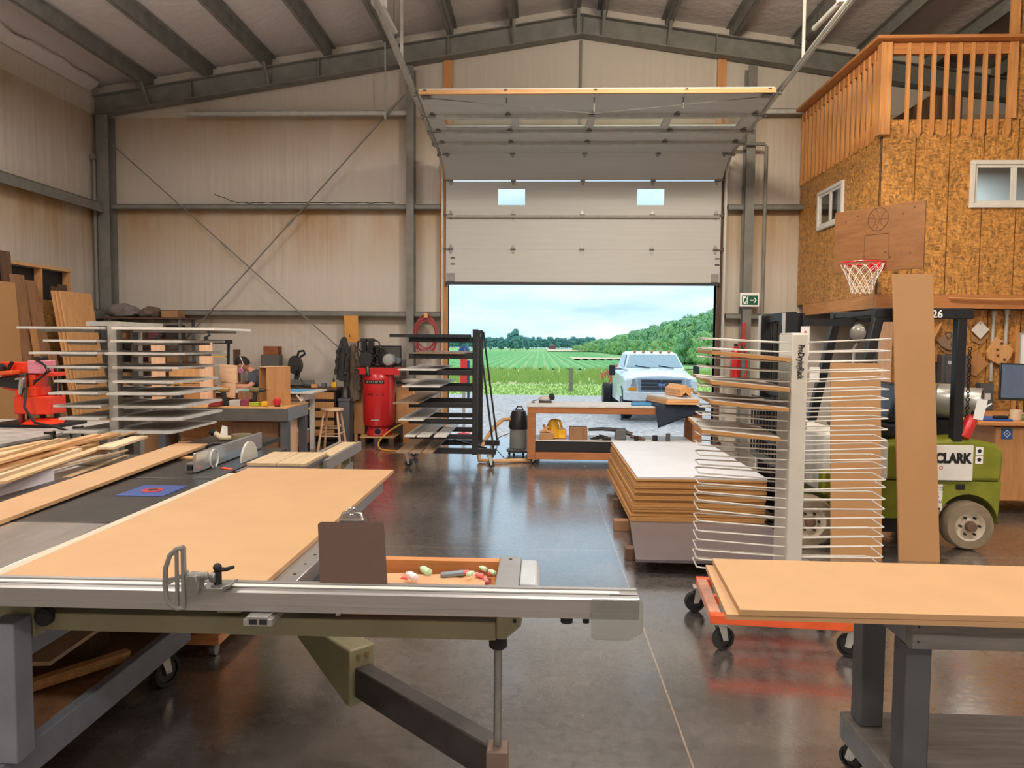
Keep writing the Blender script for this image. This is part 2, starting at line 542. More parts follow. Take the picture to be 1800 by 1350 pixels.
# purlins: one Z-section each
for px in [.52 - .997 * i for i in range(8)] + [.92 + 1.03 * i for i in range(8)]:
    if px < WL + .3 or px > WR - .3: continue
    sg = 1 if px > RX else -1
    z = roof_z(px) - .002
    b = MB()
    y0, y1 = YF, YB - .01
    # web and two flanges
    b.prism([(px - .006, y0, z), (px + .006, y0, z), (px + .006, y0, z - .2), (px - .006, y0, z - .2)], (0, y1 - y0, 0))
    b.prism([(px, y0, z - .2), (px + .07 * sg, y0, z - .2), (px + .07 * sg, y0, z - .175), (px + .062 * sg, y0, z - .175), (px + .062 * sg, y0, z - .19), (px, y0, z - .19)], (0, y1 - y0, 0))
    b.prism([(px, y0, z - .012), (px - .07 * sg, y0, z - .004), (px - .07 * sg, y0, z), (px, y0, z)], (0, y1 - y0, 0))
    struct(b, 'roof_purlin_beam', steel, smooth=False)
# end frame rafter with web, flanges
for sg, xe in ((-1, WL + .02), (1, WR - .02)):
    b = MB()
    def rz(x, d): return roof_z(x) - .2 - d
    for (d0, d1, ya, yb) in ((.0, .014, YB - .24, YB - .04), (.0, .3, YB - .146, YB - .136), (.3, .316, YB - .24, YB - .04)):
        b.prism([(RX, ya, rz(RX, d0)), (xe, ya, rz(xe, d0)), (xe, ya, rz(xe, d1)), (RX, ya, rz(RX, d1))], (0, yb - ya, 0))
    for k in range(4):
        xs = RX + sg * (.03 + k * 2.1)
        b.box(xs - .006, xs + .006, YB - .23, YB - .05, rz(xs, .30), rz(xs, .0))
    struct(b, 'rafter_beam', steel, smooth=False)
# flange braces purlin to rafter
for px in (-6.46, -4.47, -.49, .52, .92, 1.95, 4.01):
    z = roof_z(px)
    b = MB().bar((px, YB - .45, z - .2), (px, YB - .22, z - .5), .05, .008, (1, 0, 0))
    b.bar((px + .02, YB - .45, z - .2), (px + .02, YB - .22, z - .5), .006, .05, (1, 0, 0))
    struct(b, 'flange_brace_beam', steel, smooth=False)
# roll of loose liner along the eave
b = MB()
def eave(u, v):
    y = YF + (YB - .3 - YF) * u
    a = v * PI * .9 - .3
    k = .16 + .05 * noise.noise(Vector((0, y * 2.2, v * 2)))
    return Vector((WL + .02 + k * math.cos(a) * 1.3 * max(0, math.sin(v * PI)) ** .5, y, roof_z(WL) - .17 + k * math.sin(a + .4) * 1.3))
b.grid(eave, 120, 8)
struct(b, 'trim_1', vinyl_roof)
# columns
def column(x, y, w, z1, name='steel_column'):
    b = MB()
    b.box(x - w / 2, x + w / 2, y - .012, y, 0, z1); b.box(x - w / 2, x + w / 2, y - .22, y - .208, 0, z1)
    b.box(x - .006, x + .006, y - .21, y - .01, 0, z1)
    b.box(x - w / 2 - .03, x + w / 2 + .03, y - .25, y + .0, 0, .02)
    return struct(b, name, steel, smooth=False)
column(-7.22, YB - .03, .2, 5.3)
column(-2.14, YB - .03, .12, 6.05)
column(3.30, YB - .03, .14, 6.02)
b = MB().cyl((-7.33, YB - .3, 0), (-7.33, YB - .3, 4.55), .028)
b.cyl((-7.33, YB - .34, 4.6), (-7.33, YB - .2, 4.6), .05)
struct(b, 'downpipe_column', steel)
b = MB().box(RX - .02, RX + .02, YB - .05, YB - .002, DH + .2, 6.5)
struct(b, 'gable_column', steel)
# girts along the door wall and the left wall
def girt(x0, x1, z, name='girt_beam', y=YB):
    b = MB()
    b.box(x0, x1, y - .2, y - .01, z - .006, z + .006)
    b.box(x0, x1, y - .2, y - .19, z - .075, z)
    b.box(x0, x1, y - .2, y - .175, z - .078, z - .07)
    return struct(b, name, galv if z > 5 else steel, smooth=False)
girt(-7.1, -2.2, 3.86); girt(-7.1, -2.2, 2.12)
girt(-5.85, -2.2, 5.36)
girt(-2.08, DL - .1, 3.86); girt(-2.08, DL - .1, 2.12)
girt(DR + .12, 3.22, 3.86); girt(3.38, 4.6, 3.86); girt(3.38, WR, 2.12); girt(DR + .12, 3.22, 2.12); girt(3.38, 4.6, 5.36)
for z in (3.86, 2.12):
    b = MB()
    b.box(WL + .01, WL + .2, YF, YB - .3, z - .006, z + .006)
    b.box(WL + .19, WL + .2, YF, YB - .3, z - .15, z)
    struct(b, 'girt_beam', steel, smooth=False)
# timber bucks beside the door and jambs
for x in (-1.55, 2.86):
    struct(MB().box(x - .07, x + .07, YB - .06, YB - .005, DH + .2, 6.2), 'door_buck_column', fir_z)
struct(MB().box(DL - .12, DL, YB - .07, YB + .16, 0, DH + .2), 'trim_2', fir_z)
struct(MB().box(DR, DR + .12, YB - .07, YB + .16, 0, DH + .2), 'trim_3', dark_wood)
struct(MB().box(DL - .12, DR + .12, YB - .06, YB + .16, DH + .0, DH + .2), 'trim_4', fir_x)
b = MB().box(DL - .15, DR + .15, YB + .15, YB + .17, 0, DH + .2)
# diagonal brace rods in an X (left bay)
def rod(p0, p1):
    n = 40
    b = MB().tube([Vector(p0).lerp(Vector(p1), i / n) for i in range(n + 1)], .011, 6)
    b.cyl(Vector(p0).lerp(Vector(p1), .47), Vector(p0).lerp(Vector(p1), .50), .02, seg=6)
    return b
solo(rod((-7.05, YB - .28, 4.83), (-3.2, YB - .28, 1.43)), 'brace_rod', steel, 'thin steel brace rod running down from the corner column towards the jackets', 'rod', 'cross brace rods')
solo(rod((-5.9, YB - .23, 1.63), (-2.22, YB - .23, 5.60)), 'brace_rod', steel, 'thin steel brace rod rising from behind the workbench to the column beside the door', 'rod', 'cross brace rods')
# loose wire along the girt
pts = [(-5.36, YB - .24, 4.02), (-5.30, YB - .20, 3.99), (-5.2, YB - .20, 3.96), (-5.1, YB - .20, 3.91)] + [(-5.0 + .1 * i, YB - .20, 3.885 + .02 * noise.noise(Vector((i * .7, 0, 0)))) for i in range(27)]
solo(MB().tube(pts, .007, 5), 'electric_cable', black_paint, 'loose black cable lying along the middle girt of the liner wall', 'cable')

# ------------------------------------------------------------------ overhead sectional door, two thirds raised
door = tag(bpy.data.objects.new('door_1', None), kind='structure')
COL.objects.link(door); door.location = (RX, YB - .1, 0)
door_white = M('white_door_panel', (188, 188, 184), .5, 0, .04, 3, (.4, 6, 14))
profile = [(12.17, 2.62), (12.17, 3.15), (12.17, 3.70), (12.16, 4.25), (11.68, 4.57), (11.08, 4.59), (10.66, 4.64), (10.1, 4.69), (9.5, 4.79)]
xa, xb = DL - .02, DR + .02
win_px = [(-.72, -.28), (1.53, 1.97)]
for i, (p, q) in enumerate(zip(profile, profile[1:])):
    p, q = Vector((0, p[0], p[1])), Vector((0, q[0], q[1]))
    d = (q - p).normalized()
    nrm = Vector((0, -d.z, d.y))                     # toward the room / downward side
    if nrm.z > 0 and abs(d.z) < .5: nrm = -nrm
    if abs(d.z) >= .5 and nrm.y > 0: nrm = -nrm
    p2, q2 = p + d * (.007 if i == 3 else .0008), q - d * (.007 if i == 2 else .0008)
    b = MB()
    def slab(x0, x1, a, c):
        A, C = p2 + (q2 - p2) * a, p2 + (q2 - p2) * c
        b.prism([(x0, A.y, A.z), (x1, A.y, A.z), (x1, C.y, C.z), (x0, C.y, C.z)], -nrm * .045)
    holes = []
    if i == 2:
        holes = [(w0, w1, .30, .78) for w0, w1 in win_px]
    if i == 6:
        n = 4; w = (xb - xa - .3) / n
        holes = [(xa + .15 + k * w + .05, xa + .15 + (k + 1) * w - .05, .12, .88) for k in range(n)]
    if holes:
        h0, h1 = holes[0][2], holes[0][3]
        slab(xa, xb, 0, h0); slab(xa, xb, h1, 1)
        xs = [xa] + [v for h in holes for v in h[:2]] + [xb]
        for k in range(0, len(xs), 2): slab(xs[k], xs[k + 1], h0, h1)
    else:
        slab(xa, xb, 0, 1)
    sec = b.build('section_panel', door_white, door, smooth=False)
    for w0, w1, h0, h1 in holes:
        b = MB()
        A, C = p2 + (q2 - p2) * h0 - nrm * .02, p2 + (q2 - p2) * h1 - nrm * .02
        b.prism([(w0, A.y, A.z), (w1, A.y, A.z), (w1, C.y, C.z), (w0, C.y, C.z)], -nrm * .004)
        b.build('window_pane', glass, sec)
    # stiffening strut and end stiles
    if i in (1, 4, 5, 6):
        b = MB()
        s_ = q - d * .05
        b.prism([(xa + .03, s_.y, s_.z), (xb - .03, s_.y, s_.z), (xb - .03, s_.y + nrm.y * .05, s_.z + nrm.z * .05), (xa + .03, s_.y + nrm.y * .05, s_.z + nrm.z * .05)], d * .045)
        b.build('strut', galv if i != 1 else dusty_grey, door, smooth=False)
    # hinges across the seam
    for hx in (xa + .08, xa + 1.1, RX + .05, xb - 1.1, xb - .08):
        b = MB()
        c0 = q + nrm * .004
        for sgn in (-1, 1):
            A = c0 + d * .012 * sgn
            T = c0 + d * .075 * sgn
            b.prism([(hx - .035, A.y, A.z), (hx + .035, A.y, A.z), (hx + .012, T.y, T.z), (hx - .012, T.y, T.z)], nrm * .006)
        b.cyl((hx - .04, c0.y + nrm.y * .015, c0.z + nrm.z * .015), (hx + .04, c0.y + nrm.y * .015, c0.z + nrm.z * .015), .014, seg=8)
        if hx in (xa + .08, xb - .08):
            e = -1 if hx < 0 else 1
            b.cyl((hx, c0.y + nrm.y * .03, c0.z + nrm.z * .03), (hx + e * .16, c0.y + nrm.y * .03, c0.z + nrm.z * .03), .01, seg=8)
            b.cyl((hx + e * .12, c0.y + nrm.y * .03, c0.z + nrm.z * .03), (hx + e * .15, c0.y + nrm.y * .03, c0.z + nrm.z * .03), .028, seg=12)
        b.build('hinge', alu_dull, door)
b = MB().box(xa, xb, 12.155, 12.225, 2.575, 2.618)
b.build('bottom_seal', dark_plastic, door)
for x in (xa + .02, xb - .14):
    MB().box(x, x + .12, 12.15, 12.168, 2.63, 2.76).build('corner_bracket', alu_dull, door)
    MB().box(x + .0, x + .12, 9.52, 9.64, 4.74, 4.757).build('corner_bracket', alu_dull, door)
    for k in range(2):
        MB().box(x + .06, x + .13, 12.155, 12.17, 2.9 + k * .1, 2.915 + k * .1).build('handle', dark_plastic, door)
MB().box(xa, xb, 9.455, 9.495, 4.75, 4.80).build('top_edge_strip', pine, door)
# truss rod on the top section
b = MB().tube([(xa + .15, 9.6, 4.74), (RX + .05, 9.72, 4.58), (xb - .15, 9.6, 4.74)], .006, 6)
for x in (xa + 1.1, RX + .05, xb - 1.1): b.box(x - .008, x + .008, 9.66, 9.68, 4.63 if abs(x - RX) > .2 else 4.58, 4.77)
b.build('truss_rod', steel, door)
# tracks: one vertical-plus-curved-plus-horizontal rail each side
for side, x in ((-1, DL - .09), (1, DR + .09)):
    def trackpts():
        pts = [(12.13, 0.05), (12.13, 4.18)]
        for k in range(1, 9):
            a = k / 8 * PI / 2
            pts.append((11.71 + .42 * math.cos(a), 4.19 + .42 * math.sin(a)))
        pts += [(9.5, 4.80), (7.2, 4.95)]
        return pts
    tp = trackpts()
    tr = thing('door_track', 'galvanised door track curving up beside the %s of the raised door' % ('coiled red hose and' if side < 0 else 'green exit sign and top'), 'track', (x, 12.1, 0))
    tr['label'] = ('galvanised rail of the overhead door above the coiled red hose, on its workbench side' if side < 0 else
                   'galvanised rail of the overhead door on the side of the exit sign')
    b = MB()
    rad = []
    for k in range(len(tp) - 1):
        a, c = Vector((x, tp[k][0], tp[k][1])), Vector((x, tp[k + 1][0], tp[k + 1][1]))
        d = (c - a).normalized(); n = Vector((0, -d.z, d.y))
        c = c + d * .004
        b.prism([a + n * .03, a + n * .03 + Vector((side * -.03, 0, 0)), a + n * .027 + Vector((side * -.03, 0, 0)), a + n * .027], c - a)
        b.prism([a + n * .03, a + n * .03 + Vector((.003, 0, 0)), a - n * .03 + Vector((.003, 0, 0)), a - n * .03], c - a)
        b.prism([a - n * .03, a - n * .03 + Vector((side * -.03, 0, 0)), a - n * .027 + Vector((side * -.03, 0, 0)), a - n * .027], c - a)
    b.build('rail', galv, tr, smooth=False)
    b = MB().bar((x + side * .03, 11.7, 4.66), (x + side * .03, 7.2, 5.0), .05, .004)
    b.bar((x + side * .01, 11.7, 4.685), (x + side * .01, 7.2, 5.025), .004, .05)
    b.build('angle_iron', galv, tr, smooth=False)
    for yy in (8.8, 7.3):
        MB().bar((x + side * .02, yy, 4.9), (x + side * .02, yy, roof_z(x) - .1), .035, .006, (0, 1, 0)).build('hanger', galv, tr, smooth=False)
# strip lights beside the track ends
for lx, lab in ((-1.74, 'white strip light hung at the end of the door track nearer the brace rods'), (3.10, 'white strip light hung at the end of the door track nearer the timber loft')):
    y = 8.0
    zz = 5.22
    t = thing('strip_light', lab, 'light', (lx, y, zz))
    MB().box(lx - .07, lx + .07, y - .05, y + .03, zz - .05, zz + .06).build('end_cap', white_paint, t, .008)
    MB().cyl((lx, y + .03, zz), (lx, y + .82, zz + .04), .03).build('light_tube', M('frosted_tube', (225, 225, 220), .3, 0, .02, trans=.4), t)
    MB().cyl((lx, y + .82, zz + .04), (lx, y + .86, zz + .04), .035).build('tube_collar', alu_dull, t)
    for yy in (y + .1, y + .75):
        MB().cyl((lx, yy, zz + .03), (lx, yy, roof_z(lx) - .0), .004, seg=5).build('hanger_wire', black_paint, t)

solo(MB().cyl((-2.52, YB - .35, 5.28), (-2.52, YB - .35, roof_z(-2.52)), .012).box(-2.535, -2.505, YB - .36, YB - .34, 5.18, 5.28), 'drop_rod', galv, 'thin rod hanging from the roof before the upper girt', 'rod')
# conduit right of the door
b = MB().tube([(3.52, YB - .32, 0.9), (3.52, YB - .32, 4.74), (3.48, YB - .32, 4.78), (3.0, YB - .32, 4.79)], .028, 8)
solo(b, 'conduit_pipe', steel, 'dark steel pipe climbing the column past the exit sign to the door track', 'pipe')

# ================================================================== OUTDOORS
def ground_z(y):
    if y < 12.45: return -.01
    if y < 16: return -.01 - .49 * (y - 12.45) / 3.55
    if y < 60: return -.5
    return -.5 - 2.2 * min(1, (y - 60) / 420)
def terrain(name, y0, y1, xr, mat, ny, nx=30, lift=0., rough=0.):
    b = MB()
    def f(u, v):
        y = y0 + (y1 - y0) * u
        hw = xr(y)
        x = hw[0] + (hw[1] - hw[0]) * v
        return (x, y, ground_z(y) + lift + rough * noise.noise(Vector((x * .9, y * .9, 0))))
    b.grid(f, ny, nx)
    o = b.build(name, mat)
    o['kind'] = 'structure'
    return o
def two_tone(name, c1, c2, scale, stretch=None, rough=.9, p=(.35, .65)):
    m, nt, b = new_mat(name)
    n = noise_node(nt, scale, 8, stretch, .7)
    r = ramp(nt, n.outputs['Fac'], [(p[0], lin(*c1)), (p[1], lin(*c2))])
    nt.links.new(r.outputs['Color'], b.inputs['Base Color'])
    b.inputs['Roughness'].default_value = rough
    b.inputs['Specular IOR Level'].default_value = .2
    bump(nt, b, n.outputs['Fac'], .4, .03)
    return m
gravel_m = two_tone('pale_gravel', (152, 145, 143), (204, 198, 197), 9, None, .95, (.38, .62))
grass_m = two_tone('mown_grass', (142, 172, 86), (182, 204, 116), 3, (1, .5, 1))
tall_m = two_tone('dry_tall_grass', (164, 172, 108), (204, 202, 146), 2, (1, .3, 1))
soil_m = two_tone('field_soil', (128, 172, 108), (150, 188, 118), .3, (1, .2, 1))
crop_m = two_tone('crop_leaves', (96, 164, 96), (126, 186, 112), 1.5)
stubble_m = two_tone('harvested_stubble', (208, 186, 150), (226, 206, 172), .5)
terrain('gravel_ground', YB + .15, 29.6, lambda y: (-14, 16), gravel_m, 40, 30, 0, .0)
terrain('grass_verge_ground', 29.6, 37, lambda y: (-20, 24), grass_m, 12, 30, .004)
terrain('tall_grass_ground', 37, 54, lambda y: (-30, 40), tall_m, 12, 30, .008)
terrain('crop_field_ground', 54, 480, lambda y: (-y * .6, y * .8), soil_m, 40, 30, .012)
b = MB()
for i in range(42):
    x = -30 + i * 1.0
    b.grid(lambda u, v, x=x: (x + (v - .5) * .5, 56 + 150 * u, ground_z(56 + 150 * u) + .03 + .14 * math.sin(PI * v) + .04 * noise.noise(Vector((x, u * 90, v)))), 60, 3)
tag(b.build('crop_rows', crop_m), 'rows of young green crops running away across the field', 'crops', kind='stuff')
terrain('harvested_strip_ground', 215, 300, lambda y: (2, 26), stubble_m, 8, 10, .25)
terrain('bare_soil_strip_ground', 92, 104, lambda y: (4, 15), stubble_m, 8, 10, .22)
# verge blades
b = MB()
for i in range(5200):
    y = 29.7 + 22 * RND.random() ** 1.3
    x = -7 + RND.random() * (14 + .1 * y)
    h = (.10 if y < 37 else .45) * (.6 + .7 * RND.random())
    z = ground_z(y); w = .03 if y < 37 else .05
    dx = RND.uniform(-.12, .12)
    b.poly([(x - w, y, z), (x + w, y, z), (x + dx, y + .02, z + h)])
tag(b.build('grass_blades', grass_m, smooth=False), 'uncut grass blades standing along the edge of the field', 'grass', kind='stuff')

# trees: a trunk and a crown of many leaf clumps
leaf_a = two_tone('leaves_mid_green', (122, 170, 126), (168, 206, 150), 1.2)
leaf_b = two_tone('leaves_yellow_green', (136, 180, 112), (180, 212, 140), 1.2)
leaf_c = two_tone('leaves_haze_blue', (92, 142, 142), (130, 178, 168), 1.0)  # distance haze put into the leaf colour of the far trees
bark = two_tone('tree_bark', (84, 72, 60), (116, 100, 84), 4)
def make_tree(seed, leaf, spread, h):
    r = random.Random(seed)
    t = thing('tree', 'tree', 'tree')
    MB().tube([(0, 0, -.6), (.05, 0, h * .3), (.1, .05, h * .6)], .16, 7, r_end=.07).build('trunk', bark, t)
    b = MB()
    for k in range(16):
        a = r.random() * 6.28; zz = h * (.18 + .74 * r.random())
        w = spread * (1 - abs(zz / h - .45) * 1.1) * .75
        rr = w * r.random() ** .6
        c = Vector((rr * math.cos(a), rr * math.sin(a), zz))
        R = spread * r.uniform(.32, .5)
        b.ball(c, R, 2, (1, 1, .85), .5, seed + k)
        for q in range(110):
            d = Vector((r.gauss(0, 1), r.gauss(0, 1), r.gauss(0, 1) + .3)).normalized()
            p = c + d * R * r.uniform(.92, 1.18)
            u = d.orthogonal().normalized() * .22 * r.uniform(.6, 1.3); v = d.cross(u) * r.uniform(.5, .9) + d * .07
            b.poly([p - u, p + v, p + u, p - v])
    b.build('crown', leaf, t, smooth=False)
    return t
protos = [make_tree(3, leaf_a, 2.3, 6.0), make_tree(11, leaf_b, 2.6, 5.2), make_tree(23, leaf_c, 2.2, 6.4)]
usedp = [False] * 3
def plant(kind, x, y, s, label, group):
    o = protos[kind] if not usedp[kind] else copy_tree(protos[kind])
    usedp[kind] = True
    o.location = (x, y, ground_z(y))
    o.scale = (s, s, s * RND.uniform(.92, 1.1))
    o.rotation_euler = (0, 0, RND.random() * 6)
    o['label'], o['group'] = label, group
KIND = ['full mid green tree', 'low yellow-green tree', 'haze-tinted blue-green tree']
# the wooded slope beyond the truck: from close by on the right to far away
for i in range(46):
    u = i / 45
    y = 74 + 190 * u ** 1.5 + RND.uniform(-4, 4)
    px = 1262 - 236 * u ** .75 + RND.uniform(-4, 4)
    top = 538 + 58 * u ** .62
    x = (px - 950) / 1300 * y
    kind = RND.choice((0, 0, 1))
    s = ((600 - top) / 1300 * y + 2.2) / 6.2
    plant(kind, x, y, s, KIND[kind] + ' in the wood behind the white truck', 'trees of the wood behind the truck')
    kind = RND.choice((0, 1, 1))
    plant(kind, x - .016 * y, y - 4 + RND.uniform(-2, 2), s * .62, KIND[kind] + ' in the wood behind the white truck', 'trees of the wood behind the truck')
# single trees in the middle of the field
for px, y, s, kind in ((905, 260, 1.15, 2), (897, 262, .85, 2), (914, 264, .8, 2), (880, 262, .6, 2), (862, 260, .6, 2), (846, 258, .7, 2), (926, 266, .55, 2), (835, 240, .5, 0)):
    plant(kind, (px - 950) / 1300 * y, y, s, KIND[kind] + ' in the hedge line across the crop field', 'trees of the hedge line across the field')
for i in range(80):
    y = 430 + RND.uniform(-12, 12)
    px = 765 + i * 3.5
    plant(2, (px - 950) / 1300 * y, y, RND.uniform(.78, 1.05), 'haze-tinted blue-green tree on the far horizon beyond the crop field', 'trees on the far horizon')
# farm building far off
t = thing('barn', 'small red barn far off on the horizon beyond the crops', 'building', (7, 380, ground_z(380)))
MB().box(4.4, 7.6, 376, 382, ground_z(380), ground_z(380) + 1.6).build('wall', M('barn_red', (170, 90, 96), .8), t)
MB().prism([(4.2, 375.5, ground_z(380) + 1.6), (7.8, 375.5, ground_z(380) + 1.6), (6, 375.5, ground_z(380) + 2.8)], (0, 7, 0)).build('roof', M('barn_roof', (150, 130, 140), .8), t)
# weathered fence post
solo(MB().lathe([(.1, -.2), (.1, 0), (.09, 1.0), (.05, 1.04)], (1.31, 32, ground_z(32)), seg=10), 'fence_post', M('weathered_post', (140, 132, 112), .9, 0, .2, 12), 'grey weathered wooden post standing in the grass verge', 'post')
# pile of reddish brush
b = MB()
r = random.Random(5)
for i in range(1100):
    a = r.random() * 6.28; q = r.random() ** .6 * .95
    c = Vector((4.05 + q * math.cos(a), 40 + q * math.sin(a) * .8, ground_z(40) + .02 + (1.05 - q) * .85 * r.random() ** .7))
    d = Vector((r.uniform(-1, 1), r.uniform(-.6, .6), r.uniform(-.4, .7))).normalized() * r.uniform(.1, .22)
    b.tube([c - d, c + d + Vector((0, 0, .04))], .024, 5)
tag(b.build('brush_pile', M('rusty_brush', (214, 132, 100), .9, 0, .2, 2)), 'heap of rusty red cut brush in the grass beside the truck', 'brush heap', kind='stuff')
# red upright just outside the door
t = thing('bollard', 'red post with a blue cap outside the door, seen through the black rack', 'post', (-1.36, 13.1, -.1))
MB().box(-1.42, -1.30, 13.04, 13.16, .88, 1.36).build('post', M('bright_red_post', (226, 70, 74), .4), t, .01)
MB().box(-1.385, -1.335, 13.075, 13.125, -.12, .879).build('lower_post', galv, t)
MB().box(-1.46, -1.26, 13.0, 13.2, -.14, .02).build('foot', M('bright_red_post', (226, 70, 74)), t, .01)
MB().lathe([(.03, 1.36), (.1, 1.40), (.1, 1.50), (.06, 1.56)], (-1.36, 13.1, 0)).build('cap', blue_plastic, t)
MB().box(-1.30, -1.26, 13.06, 13.14, .5, 1.30).build('side_tube', blue_plastic, t)

# ------------------------------------------------------------------ white pickup with a bare rear frame
TK = thing('pickup_truck', 'white pickup truck with amber corner lamps parked on the gravel outside the door', 'truck', (3.26, 20.0, -.48))
def T(x, y, z): return Vector((3.26 + x, 20.0 + y, -.48 + z))
tw = M('truck_white_paint', (225, 232, 238), .25, 0, .02, coat=.5)
tgrey = M('truck_grey_trim', (158, 172, 188), .4, 0, .05)
tdark = M('truck_dark_opening', (44, 52, 64), .5, 0, .05)
tglass = M('truck_windscreen_glass', (110, 150, 165), .08, 0, .05, spec=.9)
# front clip: lofted hood and fenders
def loft(secs, name, mat, parent, bev=.03):
    b = MB()
    rings = []
    for sec in secs:
        rings.append([b.b.verts.new(T(*p)) for p in sec])
    n = len(rings[0])
    for a, c in zip(rings, rings[1:]):
        for k in range(n):
            b.b.faces.new((a[k], a[(k + 1) % n], c[(k + 1) % n], c[k]))
    b.b.faces.new(rings[0][::-1]); b.b.faces.new(rings[-1])
    return b.build(name, mat, parent, bev, seg=3)
def sec(y, w, zb, zs, zt, wt):
    return [(-w, y, zb), (w, y, zb), (w, y, zs), (wt, y, zt), (0, y, zt + .035), (-wt, y, zt), (-w, y, zs)]
loft([sec(.10, .96, .62, 1.10, 1.20, .62), sec(.35, .99, .60, 1.16, 1.28, .68), sec(1.25, 1.0, .60, 1.22, 1.36, .74)], 'hood', tw, TK)
loft([sec(1.22, 1.0, .42, 1.20, 1.32, .90), sec(2.4, 1.0, .40, 1.24, 1.34, .92), sec(3.3, 1.0, .40, 1.24, 1.34, .92)], 'cab_body', tw, TK)
loft([[(-.86, 1.22, 1.34), (.86, 1.22, 1.34), (.86, 3.28, 1.34), (-.86, 3.28, 1.34)], [(-.70, 1.78, 1.80), (.70, 1.78, 1.80), (.72, 3.14, 1.80), (-.72, 3.14, 1.80)], [(-.60, 1.95, 1.86), (.60, 1.95, 1.86), (.62, 3.0, 1.86), (-.62, 3.0, 1.86)]], 'cab_roof', tw, TK)
def quad_glass(pts, name):
    pts = [T(*p) for p in pts]
    n = (pts[1] - pts[0]).cross(pts[3] - pts[0]).normalized()
    if n.y > 0 and abs(n.y) > .5: n = -n
    if abs(n.y) < .5 and n.x * (sum(p.x for p in pts) / 4 - 3.26) < 0: n = -n
    return MB().prism([p + n * .003 for p in pts], n * .012).build(name, tglass, TK, .006)
quad_glass([(-.80, 1.31, 1.41), (.80, 1.31, 1.41), (.67, 1.76, 1.77), (-.67, 1.76, 1.77)], 'windscreen')
for s in (-1, 1):
    quad_glass([(s * .84, 1.55, 1.40), (s * .84, 3.1, 1.40), (s * .735, 3.0, 1.76), (s * .73, 1.95, 1.76)], 'side_window')
for x0 in (-.55, .12):
    MB().tube([T(x0 + .42, 1.27, 1.40), T(x0, 1.34, 1.47)], .012, 6).build('wiper', dark_plastic, TK)
b = MB(); b.prism([T(x, .06, z) for x, z in ((-.60, .80), (.60, .80), (.64, 1.17), (-.64, 1.17))], (0, .1, 0))
gr = b.build('grille', tgrey, TK, .02)
for r_ in range(3):
    for c_ in range(2):
        x0 = -.54 + c_ * .55
        MB().box(3.26 + x0, 3.26 + x0 + .53, 20.03, 20.07, -.48 + .85 + r_ * .10, -.48 + .85 + r_ * .10 + .072).build('grille_opening', tdark, gr, .008)
b = MB().lathe([(.105, 0), (.10, .012)], T(0, .03, .995), (0, -1, 0), 28)
em = b.build('emblem', M('emblem_blue', (52, 92, 150), .3), TK)
em.scale = (1.15, 1, .52); em.location = (0, 0, .48)
lettering('emblem_lettering', 'Ford', .085, paint_white, TK, T(0, .012, .968), align='CENTER', shear=.3)
for s in (-1, 1):
    MB().prism([T(s * .66, .07, .93), T(s * .95, .12, .93), T(s * .93, .14, 1.15), T(s * .68, .07, 1.15)], (0, .08, 0)).build('headlight', M('headlight_glass', (160, 174, 186), .12, .2, .06, 20), TK, .02)
    MB().prism([T(s * .66, .065, .82), T(s * .96, .11, .82), T(s * .96, .115, .915), T(s * .66, .065, .915)], (0, .08, 0)).build('corner_lamp', M('amber_lens', (238, 150, 40), .2), TK, .015)
    # mirror
    b = MB().tube([T(s * .92, 1.45, 1.36), T(s * 1.16, 1.4, 1.36)], .018, 6)
    arm = b.build('mirror_arm', dark_plastic, TK)
    MB().box(3.26 + s * 1.2 - .09, 3.26 + s * 1.2 + .09, 21.34, 21.44, -.48 + 1.18, -.48 + 1.48).build('mirror_head', dark_plastic, TK, .03)
b = MB().prism([T(x, y, .56) for x, y in ((-1.0, .12), (-.85, -.06), (.85, -.06), (1.0, .12), (1.0, .3), (-1.0, .3))], (0, 0, .24))
bp = b.build('front_bumper', M('bumper_white', (222, 226, 230), .3), TK, .025)
MB().box(3.26 - .42, 3.26 + .42, 19.93, 20.0, -.48 + .50, -.48 + .66).build('bumper_opening', tdark, bp, .02)
MB().box(3.26 - .16, 3.26 + .16, 19.915, 19.94, -.48 + .56, -.48 + .67).build('licence_plate', tgrey, bp)
for k in range(5):
    MB().box(3.26 - .5 + k * .25 - .04, 3.26 - .5 + k * .25 + .04, 21.82, 21.92, -.48 + 1.84, -.48 + 1.885).build('roof_marker_lamp', M('amber_lens', (238, 150, 40)), TK, .015)
def wheel(x, y, z, r, w, parent, axis=(1, 0, 0), tyre=rubber, rim=dusty_grey, name='wheel'):
    c = Vector((x, y, z)); a = Vector(axis)
    b = MB().lathe([(r * .62, -w / 2), (r * .93, -w / 2), (r, -w * .3), (r, w * .3), (r * .93, w / 2), (r * .62, w / 2), (r * .60, 0)], c, a, 32, cap=False)
    t = b.build(name, tyre, parent)
    MB().lathe([(.02, -w * .30), (r * .22, -w * .34), (r * .25, -w * .22), (r * .5, -w * .2), (r * .62, -w * .48), (r * .62, w * .48), (r * .5, w * .2), (r * .25, w * .22), (r * .22, w * .34), (.02, w * .30)], c, a, 32).build('rim', rim, t)
    return t
for s in (-1, 1):
    wheel(*T(s * .86, .72, .40), .40, .26, TK)
    wheel(*T(s * 1.07, 4.6, .40), .40, .24, TK); wheel(*T(s * .80, 4.6, .40), .40, .24, TK)
    MB().ring(T(s * 1.0, .72, .42), .47, .03, (1, 0, 0), 20, 6, .52, 0).build('wheel_arch', tdark, TK)
    MB().box(3.26 + s * .42 - .04, 3.26 + s * .42 + .04, 20.9, 25.4, -.48 + .62, -.48 + .82).build('chassis_rail', dark_plastic, TK)

# ================================================================== TIMBER LOFT (right)
LX, LY = 4.16, 9.4                                     # its near corner
LZ0, LZ1 = 2.27, 4.4                                  # underside and deck
